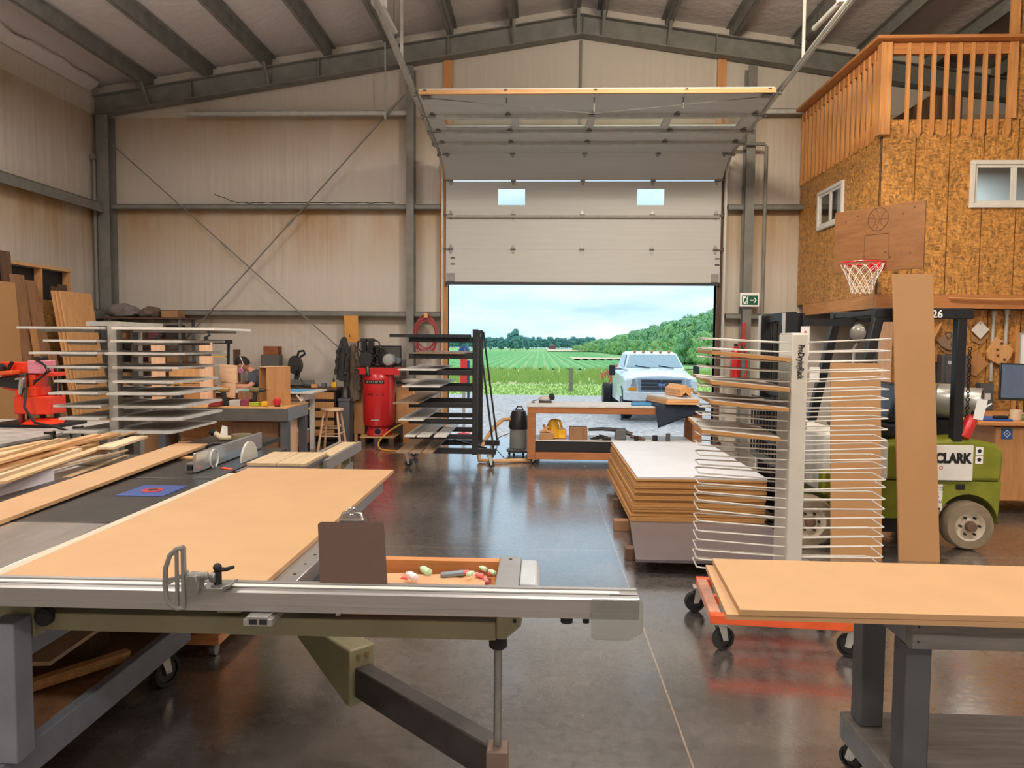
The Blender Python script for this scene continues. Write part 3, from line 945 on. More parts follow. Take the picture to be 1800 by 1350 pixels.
# OSB walls in sheets with seams between them
def osb_sheets_front(x0, x1, z0, z1, y, holes=(), name='loft_wall', step=.41, th=.04):
    b = MB()
    x = x0
    while x < x1 - .01:
        e = min(x + step, x1)
        zs = [(z0, z1)]
        segs = [(x, e)]
        cuts = [(max(x, h[0]), min(e, h[1]), h[2], h[3]) for h in holes if h[0] < e and h[1] > x]
        if cuts:
            c = cuts[0]
            for a, q, lo, hi in ((x, c[0], z0, z1), (c[1], e, z0, z1), (c[0], c[1], z0, c[2]), (c[0], c[1], c[3], z1)):
                if q - a > .02 and hi - lo > .01: b.box(a + (.007 if a == x else 0), q - (.007 if q == e else 0), y, y + th, lo, hi)
        else:
            b.box(x + .007, e - .007, y, y + th, z0, z1)
        x = e
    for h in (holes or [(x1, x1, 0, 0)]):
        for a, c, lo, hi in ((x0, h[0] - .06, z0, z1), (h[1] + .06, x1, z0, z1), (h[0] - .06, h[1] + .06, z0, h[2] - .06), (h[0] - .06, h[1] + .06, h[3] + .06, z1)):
            if holes and c - a > .05 and hi - lo > .05: struct(MB().box(a, c, y + th + .001, y + th + .006, lo, hi), name, dark_plastic)  # dark sheet added behind the boards so the gaps look shaded
    if not holes: struct(MB().box(x0, x1, y + th + .001, y + th + .006, z0, z1), 'loft_wall', dark_plastic)  # same added dark backing for a wall without windows
    return struct(b, name, osb, smooth=False)
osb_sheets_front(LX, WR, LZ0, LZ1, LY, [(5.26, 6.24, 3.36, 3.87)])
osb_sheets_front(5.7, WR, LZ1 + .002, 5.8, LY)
b = MB()
y = LY + .045
while y < YB - .05:
    e = min(y + .4, YB - .02)
    wy0, wy1 = 10.53, 11.40
    a, q = max(y, wy0), min(e, wy1)
    if a < q:
        if a > y: b.box(LX, LX + .04, y, a, LZ0, LZ1)
        if e > q: b.box(LX, LX + .04, q, e, LZ0, LZ1)
        b.box(LX, LX + .04, a, q, LZ0, 3.32); b.box(LX, LX + .04, a, q, 3.88, LZ1)
    else:
        b.box(LX, LX + .04, y + .008, e - .008, LZ0, LZ1)
    y = e
struct(b, 'loft_wall', osb, smooth=False)
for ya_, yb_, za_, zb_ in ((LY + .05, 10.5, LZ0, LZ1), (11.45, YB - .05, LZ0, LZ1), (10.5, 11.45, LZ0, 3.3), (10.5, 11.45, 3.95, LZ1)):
    struct(MB().box(LX + .041, LX + .047, ya_, yb_, za_, zb_), 'loft_wall', dark_plastic)  # dark backing added behind the side boards to darken their seams
struct(MB().box(LX - .006, LX + .002, LY - .006, LY + .0, LZ0, LZ1 - .2), 'trim_5', dark_plastic)
struct(MB().box(LX + .05, WR, LY + .05, YB - .02, LZ1 - .02, LZ1), 'loft_floor', osb)
struct(MB().box(LX + .05, WR, LY + .05, YB - .02, LZ0 + .02, LZ0 + .04), 'loft_ceiling', osb)
struct(MB().box(LX + .0, WR, LY - .0, LY + .08, LZ0 - .17, LZ0 - .002), 'loft_beam', fir_x)
struct(MB().box(LX + .0, LX + .08, LY + .085, YB - .3, LZ0 - .17, LZ0 - .002), 'loft_beam', fir_y)
struct(MB().box(5.62, 5.72, LY - .05, LY - .002, LZ1, 5.8), 'loft_column', fir_z)
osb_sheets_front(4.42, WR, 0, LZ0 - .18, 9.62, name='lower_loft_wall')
struct(MB().box(4.3, 4.42, 9.5, 9.62, 0, LZ0 - .18), 'loft_column', maple)
# sagging moulding strip along the beam
b = MB()
b.grid(lambda u, v: (5.02 + 3.0 * u, LY - .03 - .03 * v, LZ0 - .03 - .02 * math.sin(u * 7) + (.0 if v < .5 else -.012)), 30, 2)
solo(b, 'moulding_strip', pine, 'long thin wavy moulding strip tacked along the timber beam of the loft', 'strip')
# windows
def window(n, p0, right, up, w, h, panes, nrm):
    """white sliding window: p0 lower corner, right/up directions"""
    o = bpy.data.objects.new('window_%d' % n, None)
    COL.objects.link(o); o['kind'] = 'structure'; o.location = p0
    r, u, nn = Vector(right), Vector(up), Vector(nrm)
    p0 = Vector(p0)
    def rect(b, x0, x1, z0, z1, d0, d1):
        b.prism([p0 + r * x0 + u * z0 + nn * d0, p0 + r * x1 + u * z0 + nn * d0, p0 + r * x1 + u * z1 + nn * d0, p0 + r * x0 + u * z1 + nn * d0], nn * (d1 - d0))
    b = MB()
    t = .05
    rect(b, -t, w + t, -t, 0, -.02, .035); rect(b, -t, w + t, h, h + t, -.02, .035)
    rect(b, -t, 0, 0, h, -.02, .035); rect(b, w, w + t, 0, h, -.02, .035)
    b.build('window_frame', white_paint, o, .004)
    pw = w / panes
    for k in range(panes):
        b = MB()
        x0, x1 = k * pw, (k + 1) * pw
        rect(b, x0, x1, 0, .035, -.01, .015); rect(b, x0, x1, h - .035, h, -.01, .015)
        rect(b, x0, x0 + .035, .035, h - .035, -.01, .015); rect(b, x1 - .035, x1, .035, h - .035, -.01, .015)
        s = b.build('sash', white_paint, o, .003)
        b = MB(); rect(b, x0 + .03, x1 - .03, .03, h - .03, 0, .005)
        b.build('window_pane', glass, s)
window(1, (5.28, LY, 3.38), (1, 0, 0), (0, 0, 1), .94, .47, 2, (0, -1, 0))
window(2, (LX, 11.38, 3.39), (0, -1, 0), (0, 0, 1), .83, .47, 2, (-1, 0, 0))
# office behind the windows: pale walls and an unseen light that brightens the panes
office = M('office_wall_paint', (196, 200, 198), .8, 0, .02)
struct(MB().box(4.5, WR, 11.6, 11.65, LZ0 + .05, LZ1 - .03), 'office_wall', office)
o_l = area_lamp('office_fill_light', (6.0, 10.7, 4.25), 1.0, .3, 60, (.9, .97, 1.0))
solo(MB().box(5.9, 6.3, 10.8, 11.2, LZ0 + .042, 3.5), 'filing_cabinet', M('cabinet_blue_grey', (150, 180, 196), .5), 'pale blue cabinet seen through the office window of the loft', 'cabinet', bev=.01)

# railing: top rail, posts and every baluster
RL = thing('balcony_railing', 'timber balcony railing with square balusters around the loft above the chipboard walls', 'railing', (LX, LY, LZ1))
b = MB()
b.prism([(LX - .16, LY - .16, 5.31), (5.78, LY - .16, 5.31), (5.78, LY + .10, 5.31), (LX + .1, LY + .10, 5.31), (LX + .1, YB - .1, 5.31), (LX - .16, YB - .1, 5.31)], (0, 0, .04))
b.build('top_rail', fir_x, RL, .006)
b = MB().box(LX - .03, 5.7, LY - .03, LY + .02, 5.17, 5.305); b.box(LX - .03, LX + .02, LY + .03, YB - .1, 5.17, 5.305)
b.build('under_rail', fir_x, RL)
MB().box(LX - .07, LX + .06, LY - .07, LY + .06, 4.2, 5.305).build('corner_post', fir_z, RL, .004)
def baluster(x, y):
    b = MB()
    b.prism([(x - .02, y - .02, 4.24), (x + .02, y - .02, 4.24), (x + .02, y + .02, 4.18), (x - .02, y + .02, 4.18)], (0, 0, 1.06))
    return b.build('baluster', fir_z, RL)
for k in range(9):
    baluster(LX + .27 + k * .152, LY - .024)
for k in range(17):
    baluster(LX - .024, LY + .2 + k * .16)
# things up on the loft: a stair stringer and some lumber
solo(MB().bar((4.7, 11.4, 4.53), (5.6, 10.7, 5.1), .05, .25), 'stair_stringer', dark_wood, 'wide dark timber stair stringer rising on the loft behind the balusters', 'timber')
solo(MB().bar((4.62, 11.6, 4.50), (5.6, 11.5, 4.95), .05, .2), 'stair_stringer', dark_wood, 'narrower dark timber behind the wide stringer on the loft', 'timber')
solo(MB().box(4.9, 5.3, 9.75, 10.2, LZ1, 4.80), 'storage_box', dark_wood, 'dark wooden box standing on the loft behind the balusters', 'box', bev=.01)

# ------------------------------------------------------------------ basketball backboard, rim and net
HB = thing('basketball_hoop', 'home-made brown plywood basketball backboard with red rim and white net', 'basketball hoop', (3.83, 8.43, 2.46))
A, B_ = Vector((3.43, 8.9, 0)), Vector((3.985, 7.95, 0))
d = (B_ - A).normalized(); n = Vector((d.y, -d.x, 0))
if n.x > 0: n = -n
def HBp(u, z, o=0.): return A + d * u + Vector((0, 0, z)) + n * o
L = (B_ - A).length
MB().prism([HBp(0, 2.475), HBp(L, 2.445), HBp(L, 3.155), HBp(0, 3.18)], -n * .019).build('backboard', backboard_m, HB, .003)
def line3(pts, w=.006, closed=False):
    b = MB(); b.tube(pts, w, 4, closed); return b
line3([HBp(.40, 2.60, .0005), HBp(.40, 2.87, .0005), HBp(.70, 2.86, .0005), HBp(.70, 2.58, .0005)], .004, True).build('target_square', ink_brown, HB)
cc = (.56, 3.03)
b = MB().tube([HBp(cc[0] + .125 * math.cos(k / 28 * 2 * PI), cc[1] + .125 * math.sin(k / 28 * 2 * PI), .0005) for k in range(28)], .004, 4, True)
b.tube([HBp(cc[0] - .12, cc[1] + .03, .0005), HBp(cc[0], cc[1] + .0, .0005), HBp(cc[0] + .12, cc[1] - .01, .0005)], .003, 4)
b.tube([HBp(cc[0] - .03, cc[1] + .12, .0005), HBp(cc[0] + .02, cc[1], .0005), HBp(cc[0] - .02, cc[1] - .12, .0005)], .003, 4)
for s in (-1, 1):
    b.tube([HBp(cc[0] + s * .09, cc[1] + .085, .0005), HBp(cc[0] + s * .04, cc[1] + .02, .0005), HBp(cc[0] + s * .03, cc[1] - .05, .0005), HBp(cc[0] + s * .08, cc[1] - .09, .0005)], .003, 4)
b.build('ball_drawing', ink_brown, HB)
for u, z in ((.15, 3.05), (.4, 2.63), (.85, 3.05), (.95, 2.62), (.98, 3.1), (.72, 2.6), (.15, 2.6), (.66, 2.66), (.3, 3.1)):
    MB().lathe([(.012, 0), (.008, .004)], HBp(u, z), n, 10).build('screw', ink_brown, HB)
rc = HBp(.60, 2.53, .29)
rim_ = MB().ring(rc, .225, .009, seg=40)
rim_.bar(HBp(.54, 2.53, .0), HBp(.54, 2.53, .09), .02, .03); rim_.bar(HBp(.66, 2.53, 0), HBp(.66, 2.53, .09), .02, .03)
p_ = HBp(.56, 2.52, .006); rim_.prism([HBp(.47, 2.46, 0), HBp(.65, 2.46, 0), HBp(.65, 2.56, 0), HBp(.47, 2.56, 0)], n * .008)
rim_.build('rim', red_paint, HB)
b = MB()
N = 12
def netp(k, lev):
    r_ = (.22, .20, .165, .135, .115, .105)[lev]
    a = (k + .5 * (lev % 2)) / N * 2 * PI
    return rc + Vector((r_ * math.cos(a), r_ * math.sin(a), -(.0, .06, .13, .20, .27, .33)[lev]))
for lev in range(5):
    for k in range(N):
        for s in ((0, 1) if lev % 2 else (-1, 0)):
            b.tube([netp(k, lev), netp(k + (s if lev % 2 else s), lev + 1)], .004, 4)
b.build('net', M('net_cord', (214, 200, 190), .9), HB)
# bracket to the loft corner
b = MB().bar(HBp(.3, 2.8, -.02), (LX + .03, LY + .0, 2.75), .06, .04); b.bar(HBp(.75, 2.8, -.02), (LX + .15, LY + .0, 2.75), .06, .04)
b.build('bracket', dark_wood, HB)

# ------------------------------------------------------------------ things on the lower chipboard wall
WY = 9.615
def wp(px, py):
    u = (px - 900) / 1300
    return (9.6 * (u - .0385) / (1 + .0385 * u), 1.65 + (603 - py) * .0073)
def plate(name, poly, th, mat, label, cat, group=None, holes=(), y=WY):
    """flat template hung on the wall, outline poly in (x, z)"""
    t = thing(name, label, cat, (sum(p[0] for p in poly) / len(poly), y, min(p[1] for p in poly)), group)
    b = MB().prism([(x, y, z) for x, z in poly], (0, -th, 0))
    b.build('board', mat, t, .003)
    for x, z, r_ in holes:
        MB().cyl((x, y - th - .002, z), (x, y - th + .01, z), r_).build('hole', dark_wood, t)
    return t
def pp(*pts): return [wp(*p) for p in pts]
plate('template_board', pp((1541, 572), (1562, 567), (1580, 590), (1572, 612), (1545, 585)), .03, mdf_tall, 'tan corner template hung on the wall behind the black guard of the forklift', 'template')
fan = pp((1643, 596), (1670, 576), (1682, 576), (1690, 590), (1688, 605), (1678, 613), (1662, 612), (1650, 605))
t = plate('template_board', fan, .03, brown_board, 'rounded fan-shaped tan template with handwriting above the grey electrical box', 'template', y=WY - .022)
lettering('handwriting', 'DAT', .13, ink_brown, t, (wp(1659, 0)[0], WY - .053, wp(0, 595)[1]), (1, 0, .5), (-.5, 0, 1))
lettering('handwriting', '#5', .11, ink_brown, t, (wp(1667, 0)[0], WY - .053, wp(0, 609)[1]), (1, 0, .4), (-.4, 0, 1))
plate('template_board', pp((1646, 601), (1650, 603), (1664, 614), (1684, 614), (1680, 620), (1662, 619), (1650, 610)), .02, cardboard, 'thin rounded template just below the handwritten fan-shaped one', 'template')
plate('template_board', pp((1703, 578), (1717, 561), (1734, 576), (1719, 593)), .025, white_paint, 'white diamond template beside the chain of the forklift', 'template', holes=[(*wp(1717, 566), .008)], y=WY - .02)
plate('template_board', pp((1704, 582), (1718, 597), (1735, 581), (1736, 589), (1722, 603), (1706, 596)), .018, cardboard, 'brown rounded template tucked behind the white diamond', 'template')
plate('template_board', pp((1706, 616), (1717, 614), (1736, 636), (1716, 657), (1706, 655)), .03, ply_tan, 'tan five-sided template above the small grey switch box', 'template')
plate('template_board', pp((1745, 589), (1774, 609), (1771, 622), (1757, 640), (1731, 627), (1728, 614)), .04, ply_lite, 'eight-sided tan template with four holes above the monitor', 'template',
      holes=[(*wp(1753, 600), .02), (*wp(1746, 611), .017), (*wp(1747, 621), .017), (*wp(1759, 628), .02)], y=WY - .045)
solo(MB().bar((wp(1630, 603)[0], WY - .03, wp(1630, 603)[1]), (wp(1648, 566)[0], WY - .03, wp(1648, 566)[1]), .02, .07, (0, -1, 0)), 'wood_strip', ply_lite, 'slanted light wood strip on the wall under the number on the guard', 'strip')
solo(MB().box(wp(1633, 0)[0], wp(1644, 0)[0], WY - .06, WY, wp(0, 634)[1], wp(0, 620)[1]), 'wall_block', ply_tan, 'small wooden block with a hole beside the grey electrical box', 'block', bev=.004)
solo(MB().box(wp(1634, 0)[0], wp(1641, 0)[0], WY - .05, WY, wp(0, 690)[1], wp(0, 636)[1]), 'wood_strip', fir_z, 'upright wood strip between the tall panel and the grey electrical box', 'strip')
solo(MB().box(wp(1781, 0)[0], wp(1787, 0)[0], WY - .04, WY, .3, wp(0, 568)[1]), 'wood_strip', fir_z, 'upright timber strip on the wall between the eight-sided template and the whiteboard', 'strip')
t = thing('electrical_box', 'large grey electrical box with a key latch on the chipboard wall', 'electrical box', (5.15, WY, 1.0))
x0, x1, z0, z1 = wp(1645, 0)[0], wp(1692, 0)[0], wp(0, 690)[1], wp(0, 620)[1]
MB().box(x0, x1, WY - .16, WY, z0, z1).build('body', grey_plastic, t, .008)
MB().box(x0 + .04, x1 - .02, WY - .175, WY - .16, z0 + .04, z1 - .05).build('lid', grey_plastic, t, .004)
MB().cyl((x0 + .22, WY - .19, z0 + .25), (x0 + .22, WY - .175, z0 + .25), .018).build('latch', chrome, t)
MB().box(x0 + .06, x0 + .13, WY - .178, WY - .175, z1 - .12, z1 - .08).build('label_plate', paper, t)
t = thing('switch_box', 'small grey switch box with a white tag behind the gas cylinder', 'switch box', (5.73, WY, .8))
x0, x1, z0, z1 = wp(1717, 0)[0], wp(1740, 0)[0], wp(0, 716)[1], wp(0, 669)[1]
MB().box(x0, x1, WY - .12, WY, z0, z1).build('body', grey_plastic, t, .008)
MB().box(x0 + .05, x1 - .04, WY - .124, WY - .12, z0 + .14, z0 + .22).build('tag', paper, t)
for px, z0_, z1_, lab in ((1742, 1.19, 2.04, 'grey conduit running down the chipboard wall to the switch box'), (1765, .95, 2.06, 'grey conduit on the chipboard wall above the eight-sided template')):
    x = wp(px, 0)[0]
    b = MB().cyl((x, WY - .02, z0_), (x, WY - .02, z1_), .022); b.cyl((x, WY - .02, z1_ - .02), (x, WY - .02, z1_ + .04), .034)
    solo(b, 'conduit_pipe', galv, lab, 'pipe')
t = thing('whiteboard', 'white board with a grey frame on the chipboard wall over the monitor', 'whiteboard', (6.5, WY, 1.25))
MB().box(wp(1789, 0)[0], 7.2, WY - .02, WY, wp(0, 645)[1], wp(0, 583)[1]).build('board', paint_white, t)
b = MB()
for a, c, e, f in ((wp(1788, 0)[0], 7.2, wp(0, 584)[1], wp(0, 581)[1]), (wp(1788, 0)[0], wp(1788, 0)[0] + .025, wp(0, 647)[1], wp(0, 584)[1])): b.box(a, c, WY - .028, WY - .021, e, f)
b.build('frame', galv, t)

# ================================================================== FORKLIFT
FN, FF = 6.02, 6.95                                    # near and far side
FK = thing('forklift', 'lime green and white forklift parked side-on under the basketball hoop', 'forklift', (2.8, 6.48, 0))
cream = M('cream_wheel_paint', (206, 192, 170), .6, 0, .12, 12)
tyre_m = M('dirty_cushion_tyre', (132, 116, 94), .85, 0, .2, 9)
fw = M('forklift_white_paint', (222, 218, 208), .45, 0, .06, 6)
# chassis and counterweight: side outline with the wheel arch cut out, pushed across
def arc(cx_, cz, r_, a0, a1, n_): return [(cx_ + r_ * math.cos(a0 + (a1 - a0) * k / n_), cz + r_ * math.sin(a0 + (a1 - a0) * k / n_)) for k in range(n_ + 1)]
low = [(2.40, .24), (3.20, .24)] + arc(3.46, .20, .245, PI * .98, .0, 14) + [(3.70, .26), (3.72, .55), (2.44, .55)]
MB().prism([(x, FN + .03, z) for x, z in low], (0, FF - FN - .06, 0)).build('chassis', green_paint, FK, .012)
up = [(2.48, .555), (3.71, .555), (3.72, .80), (3.66, .86), (3.42, .90), (3.10, .885), (2.95, .87), (2.72, .85), (2.55, .79), (2.46, .68)]
MB().prism([(x, FN + .01, z) for x, z in up], (0, FF - FN - .02, 0)).build('body', green_paint, FK, .03)
MB().box(2.42, 3.15, FN + .06, FF - .06, .12, .235).build('underbody', black_paint, FK)
pnl = MB().box(2.98, 3.47, FN - .004, FN + .009, .562, .848).build('side_panel', fw, FK, .004)
lo = lettering('maker_lettering', 'CLARK', .088, paint_black, FK, (3.172, FN - .0075, .707), bold=.005)
lo.scale = (1.0, 1.22, 1)
MB().box(3.152, 3.162, FN - .007, FN - .0045, .705, .785).build('lettering_bar', paint_black, FK)
MB().ring((3.22, FN - .0045, .665), .012, .003, (0, 1, 0), 12, 4).build('red_mark', red_paint, FK)
cw = [(2.58, .57), (2.80, .57), (2.80, .86), (2.74, .90), (2.66, .88)]
MB().prism([(x, FN - .004, z) for x, z in cw], (0, .013, 0)).build('side_panel', fw, FK, .006)
MB().box(2.60, 2.67, FN - .007, FN - .005, .66, .70).build('slot', paint_black, FK)
MB().box(2.68, 2.73, FN - .007, FN - .005, .83, .865).build('warning_label', yellow_plastic, FK)
for z in (.768, .698):
    MB().box(3.492, 3.552, FN + .006, FN + .0095, z, z + .066).build('pictogram_label', paper, FK, .003)
    MB().lathe([(.018, 0), (.012, .002)], (3.522, FN + .006, z + .033), (0, -1, 0), 5).build('pictogram', paint_black, FK)
MB().box(3.36, 3.43, FN + .024, FN + .029, .485, .525).build('slot', paint_black, FK)
dc = MB().box(3.10, 3.255, FN + .022, FN + .029, .31, .525).build('capacity_label', paper, FK, .006)
for body, z, s in (('. LTD', .475, .045), ('75', .405, .075), ('TORU', .372, .035)):
    lettering('label_lettering', body, s, paint_black, FK, (3.155, FN + .021, z))
MB().prism([(3.19, FN + .0215, .315), (3.24, FN + .0215, .315), (3.24, FN + .0215, .335), (3.215, FN + .0215, .335), (3.215, FN + .0215, .36), (3.19, FN + .0215, .36)], (0, -.001, 0)).build('pictogram', paint_black, FK)
for y in (FN + .05, FF - .05):
    w_ = wheel(3.46, y, .195, .195, .15, FK, (0, 1, 0), tyre_m, cream)
    w2 = wheel(2.19, y, .21, .21, .16, FK, (0, 1, 0), tyre_m, dark_plastic if y > 6.5 else cream)
    for wx, wz, rr in ((3.46, .195, .195), (2.19, .21, .21)):
        b = MB().lathe([(.045, 0), (.04, .03), (.02, .035)], (wx, FN - .02 if y < 6.5 else FF + .02, wz), (0, -1 if y < 6.5 else 1, 0), 14)
        b.build('hub', M('rusty_hub', (110, 86, 70), .7, .3, .2), FK)
        for k in range(6):
            a = k / 6 * 2 * PI
            MB().cyl((wx + .075 * math.cos(a), (FN - .022 if y < 6.5 else FF + .01), wz + .075 * math.sin(a)), (wx + .075 * math.cos(a), (FN - .0 if y < 6.5 else FF + .03), wz + .075 * math.sin(a)), .011, seg=6).build('wheel_nut', chain_m, FK)
# front cowl, floor and dash
MB().prism([(x, FN + .06, z) for x, z in ((2.36, .40), (2.44, .40), (2.52, .90), (2.44, .96), (2.36, .90))], (0, FF - FN - .12, 0)).build('front_cowl', fw, FK, .02)
MB().box(2.30, 2.52, FN + .02, FN + .14, .42, .62).build('front_fender', green_paint, FK, .02)
MB().cyl((2.50, 6.48, .95), (2.68, 6.48, 1.12), .025).build('steering_column', black_paint, FK)
MB().ring((2.69, 6.48, 1.13), .16, .014, (.7, 0, .75)).build('steering_wheel', black_paint, FK)
for k in range(3):
    MB().tube([(2.52, 6.2 + k * .06, .93), (2.58, 6.2 + k * .06, 1.07)], .008, 6).build('lever', chrome, FK)
    MB().ball((2.585, 6.2 + k * .06, 1.08), .018).build('lever_knob', paint_black, FK)
# seat
MB().box(2.62, 2.98, 6.2, 6.72, .875, 1.0).build('seat_cushion', M('black_vinyl', (34, 38, 46), .3, 0, .1), FK, .035, seg=3)
MB().prism([(x, 6.2, z) for x, z in ((2.86, 1.0), (2.98, 1.0), (3.04, 1.32), (2.97, 1.33))], (0, .52, 0)).build('seat_back', MATS['black_vinyl'], FK, .03, seg=3)
# gas cylinder lying across the counterweight
gc = thing('gas_cylinder', 'grey steel gas cylinder strapped on the back of the forklift', 'gas cylinder', (3.45, 6.42, 1.02))
tm = M('tank_grey', (178, 176, 170), .3, .5, .08)
MB().lathe([(.04, -.29), (.10, -.27), (.14, -.22), (.15, -.17), (.15, .12), (.145, .18), (.11, .24), (.05, .27)], (3.36, 6.45, 1.17), (.8, -.6, 0), 28).build('tank', tm, gc)
MB().lathe([(.115, .20), (.125, .20), (.125, .36), (.115, .36)], (3.36, 6.45, 1.17), (.8, -.6, 0), 28, cap=False).build('collar', tm, gc)
b = MB().cyl((3.57, 6.295, 1.17), (3.65, 6.235, 1.17), .02); b.cyl((3.62, 6.26, 1.12), (3.62, 6.26, 1.22), .014)
b.build('valve', chain_m, gc)
b = MB()
for xo in (-.12, .04):
    c = Vector((3.36 + xo * .8, 6.45 - .6 * xo, 1.17))
    b.ring(c, .154, .007, (.8, -.6, 0), 28, 4)
b.build('strap', M('strap_green', (110, 112, 70), .6), gc)
b = MB(); b.box(3.2, 3.55, 6.3, 6.6, .90, 1.02); b.build('tank_cradle', black_paint, FK)
# overhead guard
GZ = 1.90
def post(p0, p1, w=.075, name='guard_post'): return MB().bar(p0, p1, w, .075, (0, 1, 0)).build(name, black_paint, FK, .006)
for y in (FN + .04, FF - .04):
    post((2.42, y, .55), (2.70, y, GZ - .03))
    post((3.345, y, .88), (3.345, y, GZ - .03))
    MB().box(2.66, 3.43, y - .04, y + .04, GZ - .045, GZ + .04).build('guard_rail', black_paint, FK, .008)
for x in (2.70, 2.86, 3.02, 3.18, 3.38):
    MB().box(x - .03, x + .03, FN + .08, FF - .08, GZ - .02, GZ + .025).build('guard_bar', black_paint, FK, .006)
lettering('number_lettering', '26', .085, paint_white, FK, (3.10, FN - .0015, GZ - .035), bold=.002)
# work lamp on a stalk
MB().tube([(2.62, 6.3, .95), (2.62, 6.3, 1.62), (2.64, 6.28, 1.66)], .012, 6).build('lamp_stalk', galv, FK)
wl_ = MB().lathe([(.03, -.07), (.07, -.03), (.078, .0), (.072, .006)], (2.63, 6.26, 1.74), (-.7, -.7, 0), 20).build('work_lamp', black_paint, FK)
MB().lathe([(.068, .007), (.05, .016), (.01, .02)], (2.63, 6.26, 1.74), (-.7, -.7, 0), 20).build('lamp_lens', M('lamp_lens_glass', (150, 146, 138), .2, .3, .1), wl_)
# chain hanging at the rear post
for k in range(20):
    z = 1.62 - k * .034
    MB().ring((3.425, FN + .03, z), .014, .0045, (1, 0, 0) if k % 2 else (0, 1, 0), 10, 5).build('chain_link', chain_m, FK)
# mast: near and far rails, cross members, chains, load carriage
for y in (6.12, 6.78):
    b = MB().box(1.99, 2.14, y + .045, y + .06, .10, 1.90); b.box(1.99, 2.004, y, y + .06, .10, 1.90); b.box(2.126, 2.14, y, y + .06, .10, 1.90)
    b.build('mast_rail', black_paint, FK)
    MB().box(1.976, 1.988, y, y + .05, .10, 1.90).build('mast_edge', galv, FK)
for z in (1.84, 1.2, .35):
    MB().box(2.03, 2.10, 6.185, 6.78, z, z + .07).build('mast_crossmember', black_paint, FK)
MB().box(2.02, 2.62, 6.30, 6.36, 1.80, 1.86).build('mast_crossmember', black_paint, FK)
for y in (6.42, 6.56):
    MB().cyl((2.06, y, .42), (2.06, y, 1.83), .03).build('lift_cylinder', chain_m, FK)
for y in (6.38, 6.62):
    MB().box(2.035, 2.05, y, y + .02, .5, 1.80).build('lift_chain', chain_m, FK)
b = MB()
for z in (.62, .80): b.box(1.955, 1.972, 6.10, 6.92, z, z + .06)
for k in range(10): b.box(1.955, 1.97, 6.11 + k * .088, 6.125 + k * .088, .68, 1.16)
b.box(1.955, 1.97, 6.10, 6.92, 1.15, 1.175)
b.build('load_backrest', black_paint, FK)
# vertical height labels on the near rail
sg = MB().box(2.112, 2.182, 6.112, 6.118, 1.55, 1.79).build('height_label', paper, FK)
for z in (1.70, 1.60):
    MB().prism([(2.145, 6.1115, z - .045), (2.151, 6.1115, z - .045), (2.151, 6.1115, z + .03), (2.17, 6.1115, z + .03), (2.148, 6.1115, z + .055), (2.126, 6.1115, z + .03), (2.145, 6.1115, z + .03)], (0, -.001, 0)).build('arrow', red_paint, FK)
    MB().box(2.12, 2.175, 6.111, 6.1115, z - .06, z - .052).build('arrow_line', paint_black, FK)
MB().box(2.105, 2.172, 6.112, 6.118, .84, 1.27).build('height_label', paper, FK)
lettering('label_lettering', 'HEIGHT', .085, paint_black, FK, (2.118, 6.111, 1.25), (0, 0, -1), (1, 0, 0), bold=.002)
MB().box(2.19, 2.27, 6.11, 6.118, 1.34, 1.46).build('paper_label', paper, FK)
# red extinguisher lying on the counterweight
t = thing('fire_extinguisher', 'small red fire extinguisher with a white tag on the back of the forklift', 'fire extinguisher', (3.33, 6.1, .88))
ax = Vector((.42, 0, 1)).normalized(); o_ = Vector((3.40, 6.055, .905))
MB().lathe([(.03, 0), (.048, .01), (.048, .16), (.03, .19), (.018, .2)], o_, ax, 20).build('bottle', red_paint, t)
MB().lathe([(.022, .2), (.022, .23)], o_, ax, 12).build('valve', paint_black, t)
MB().tube([o_ + ax * .22, o_ + ax * .26 + Vector((.06, 0, .0)), o_ + ax * .3 + Vector((.1, 0, -.0))], .008, 6).build('handle', galv, t)
q = o_ + ax * .17 + Vector((-.02, -.052, 0))
MB().prism([q, q + Vector((.075, 0, -.01)), q + Vector((.11, 0, .15)), q + Vector((.03, 0, .165))], (0, .003, 0)).build('tag', paper, t)

# ================================================================== TALL PANELS
def panel(pts, th_vec, mat, label, name='tall_board', cat='panel', group=None):
    return solo(MB().prism(pts, th_vec), name, mat, label, cat, group, bev=.001)
panel([(2.25, 5.70, 0), (2.635, 5.70, 0), (2.675, 5.93, 1.50), (2.29, 5.93, 1.50)], (0, .019, -.003), mdf_tall, 'shorter upright tan panel leaning on the forklift behind the wire drying rack')
panel([(2.75, 5.67, 0), (3.055, 5.67, 0), (3.06, 5.95, 2.20), (2.755, 5.95, 2.20)], (0, .019, -.0025), mdf_tall, 'tallest upright tan panel leaning on the forklift right under the backboard')

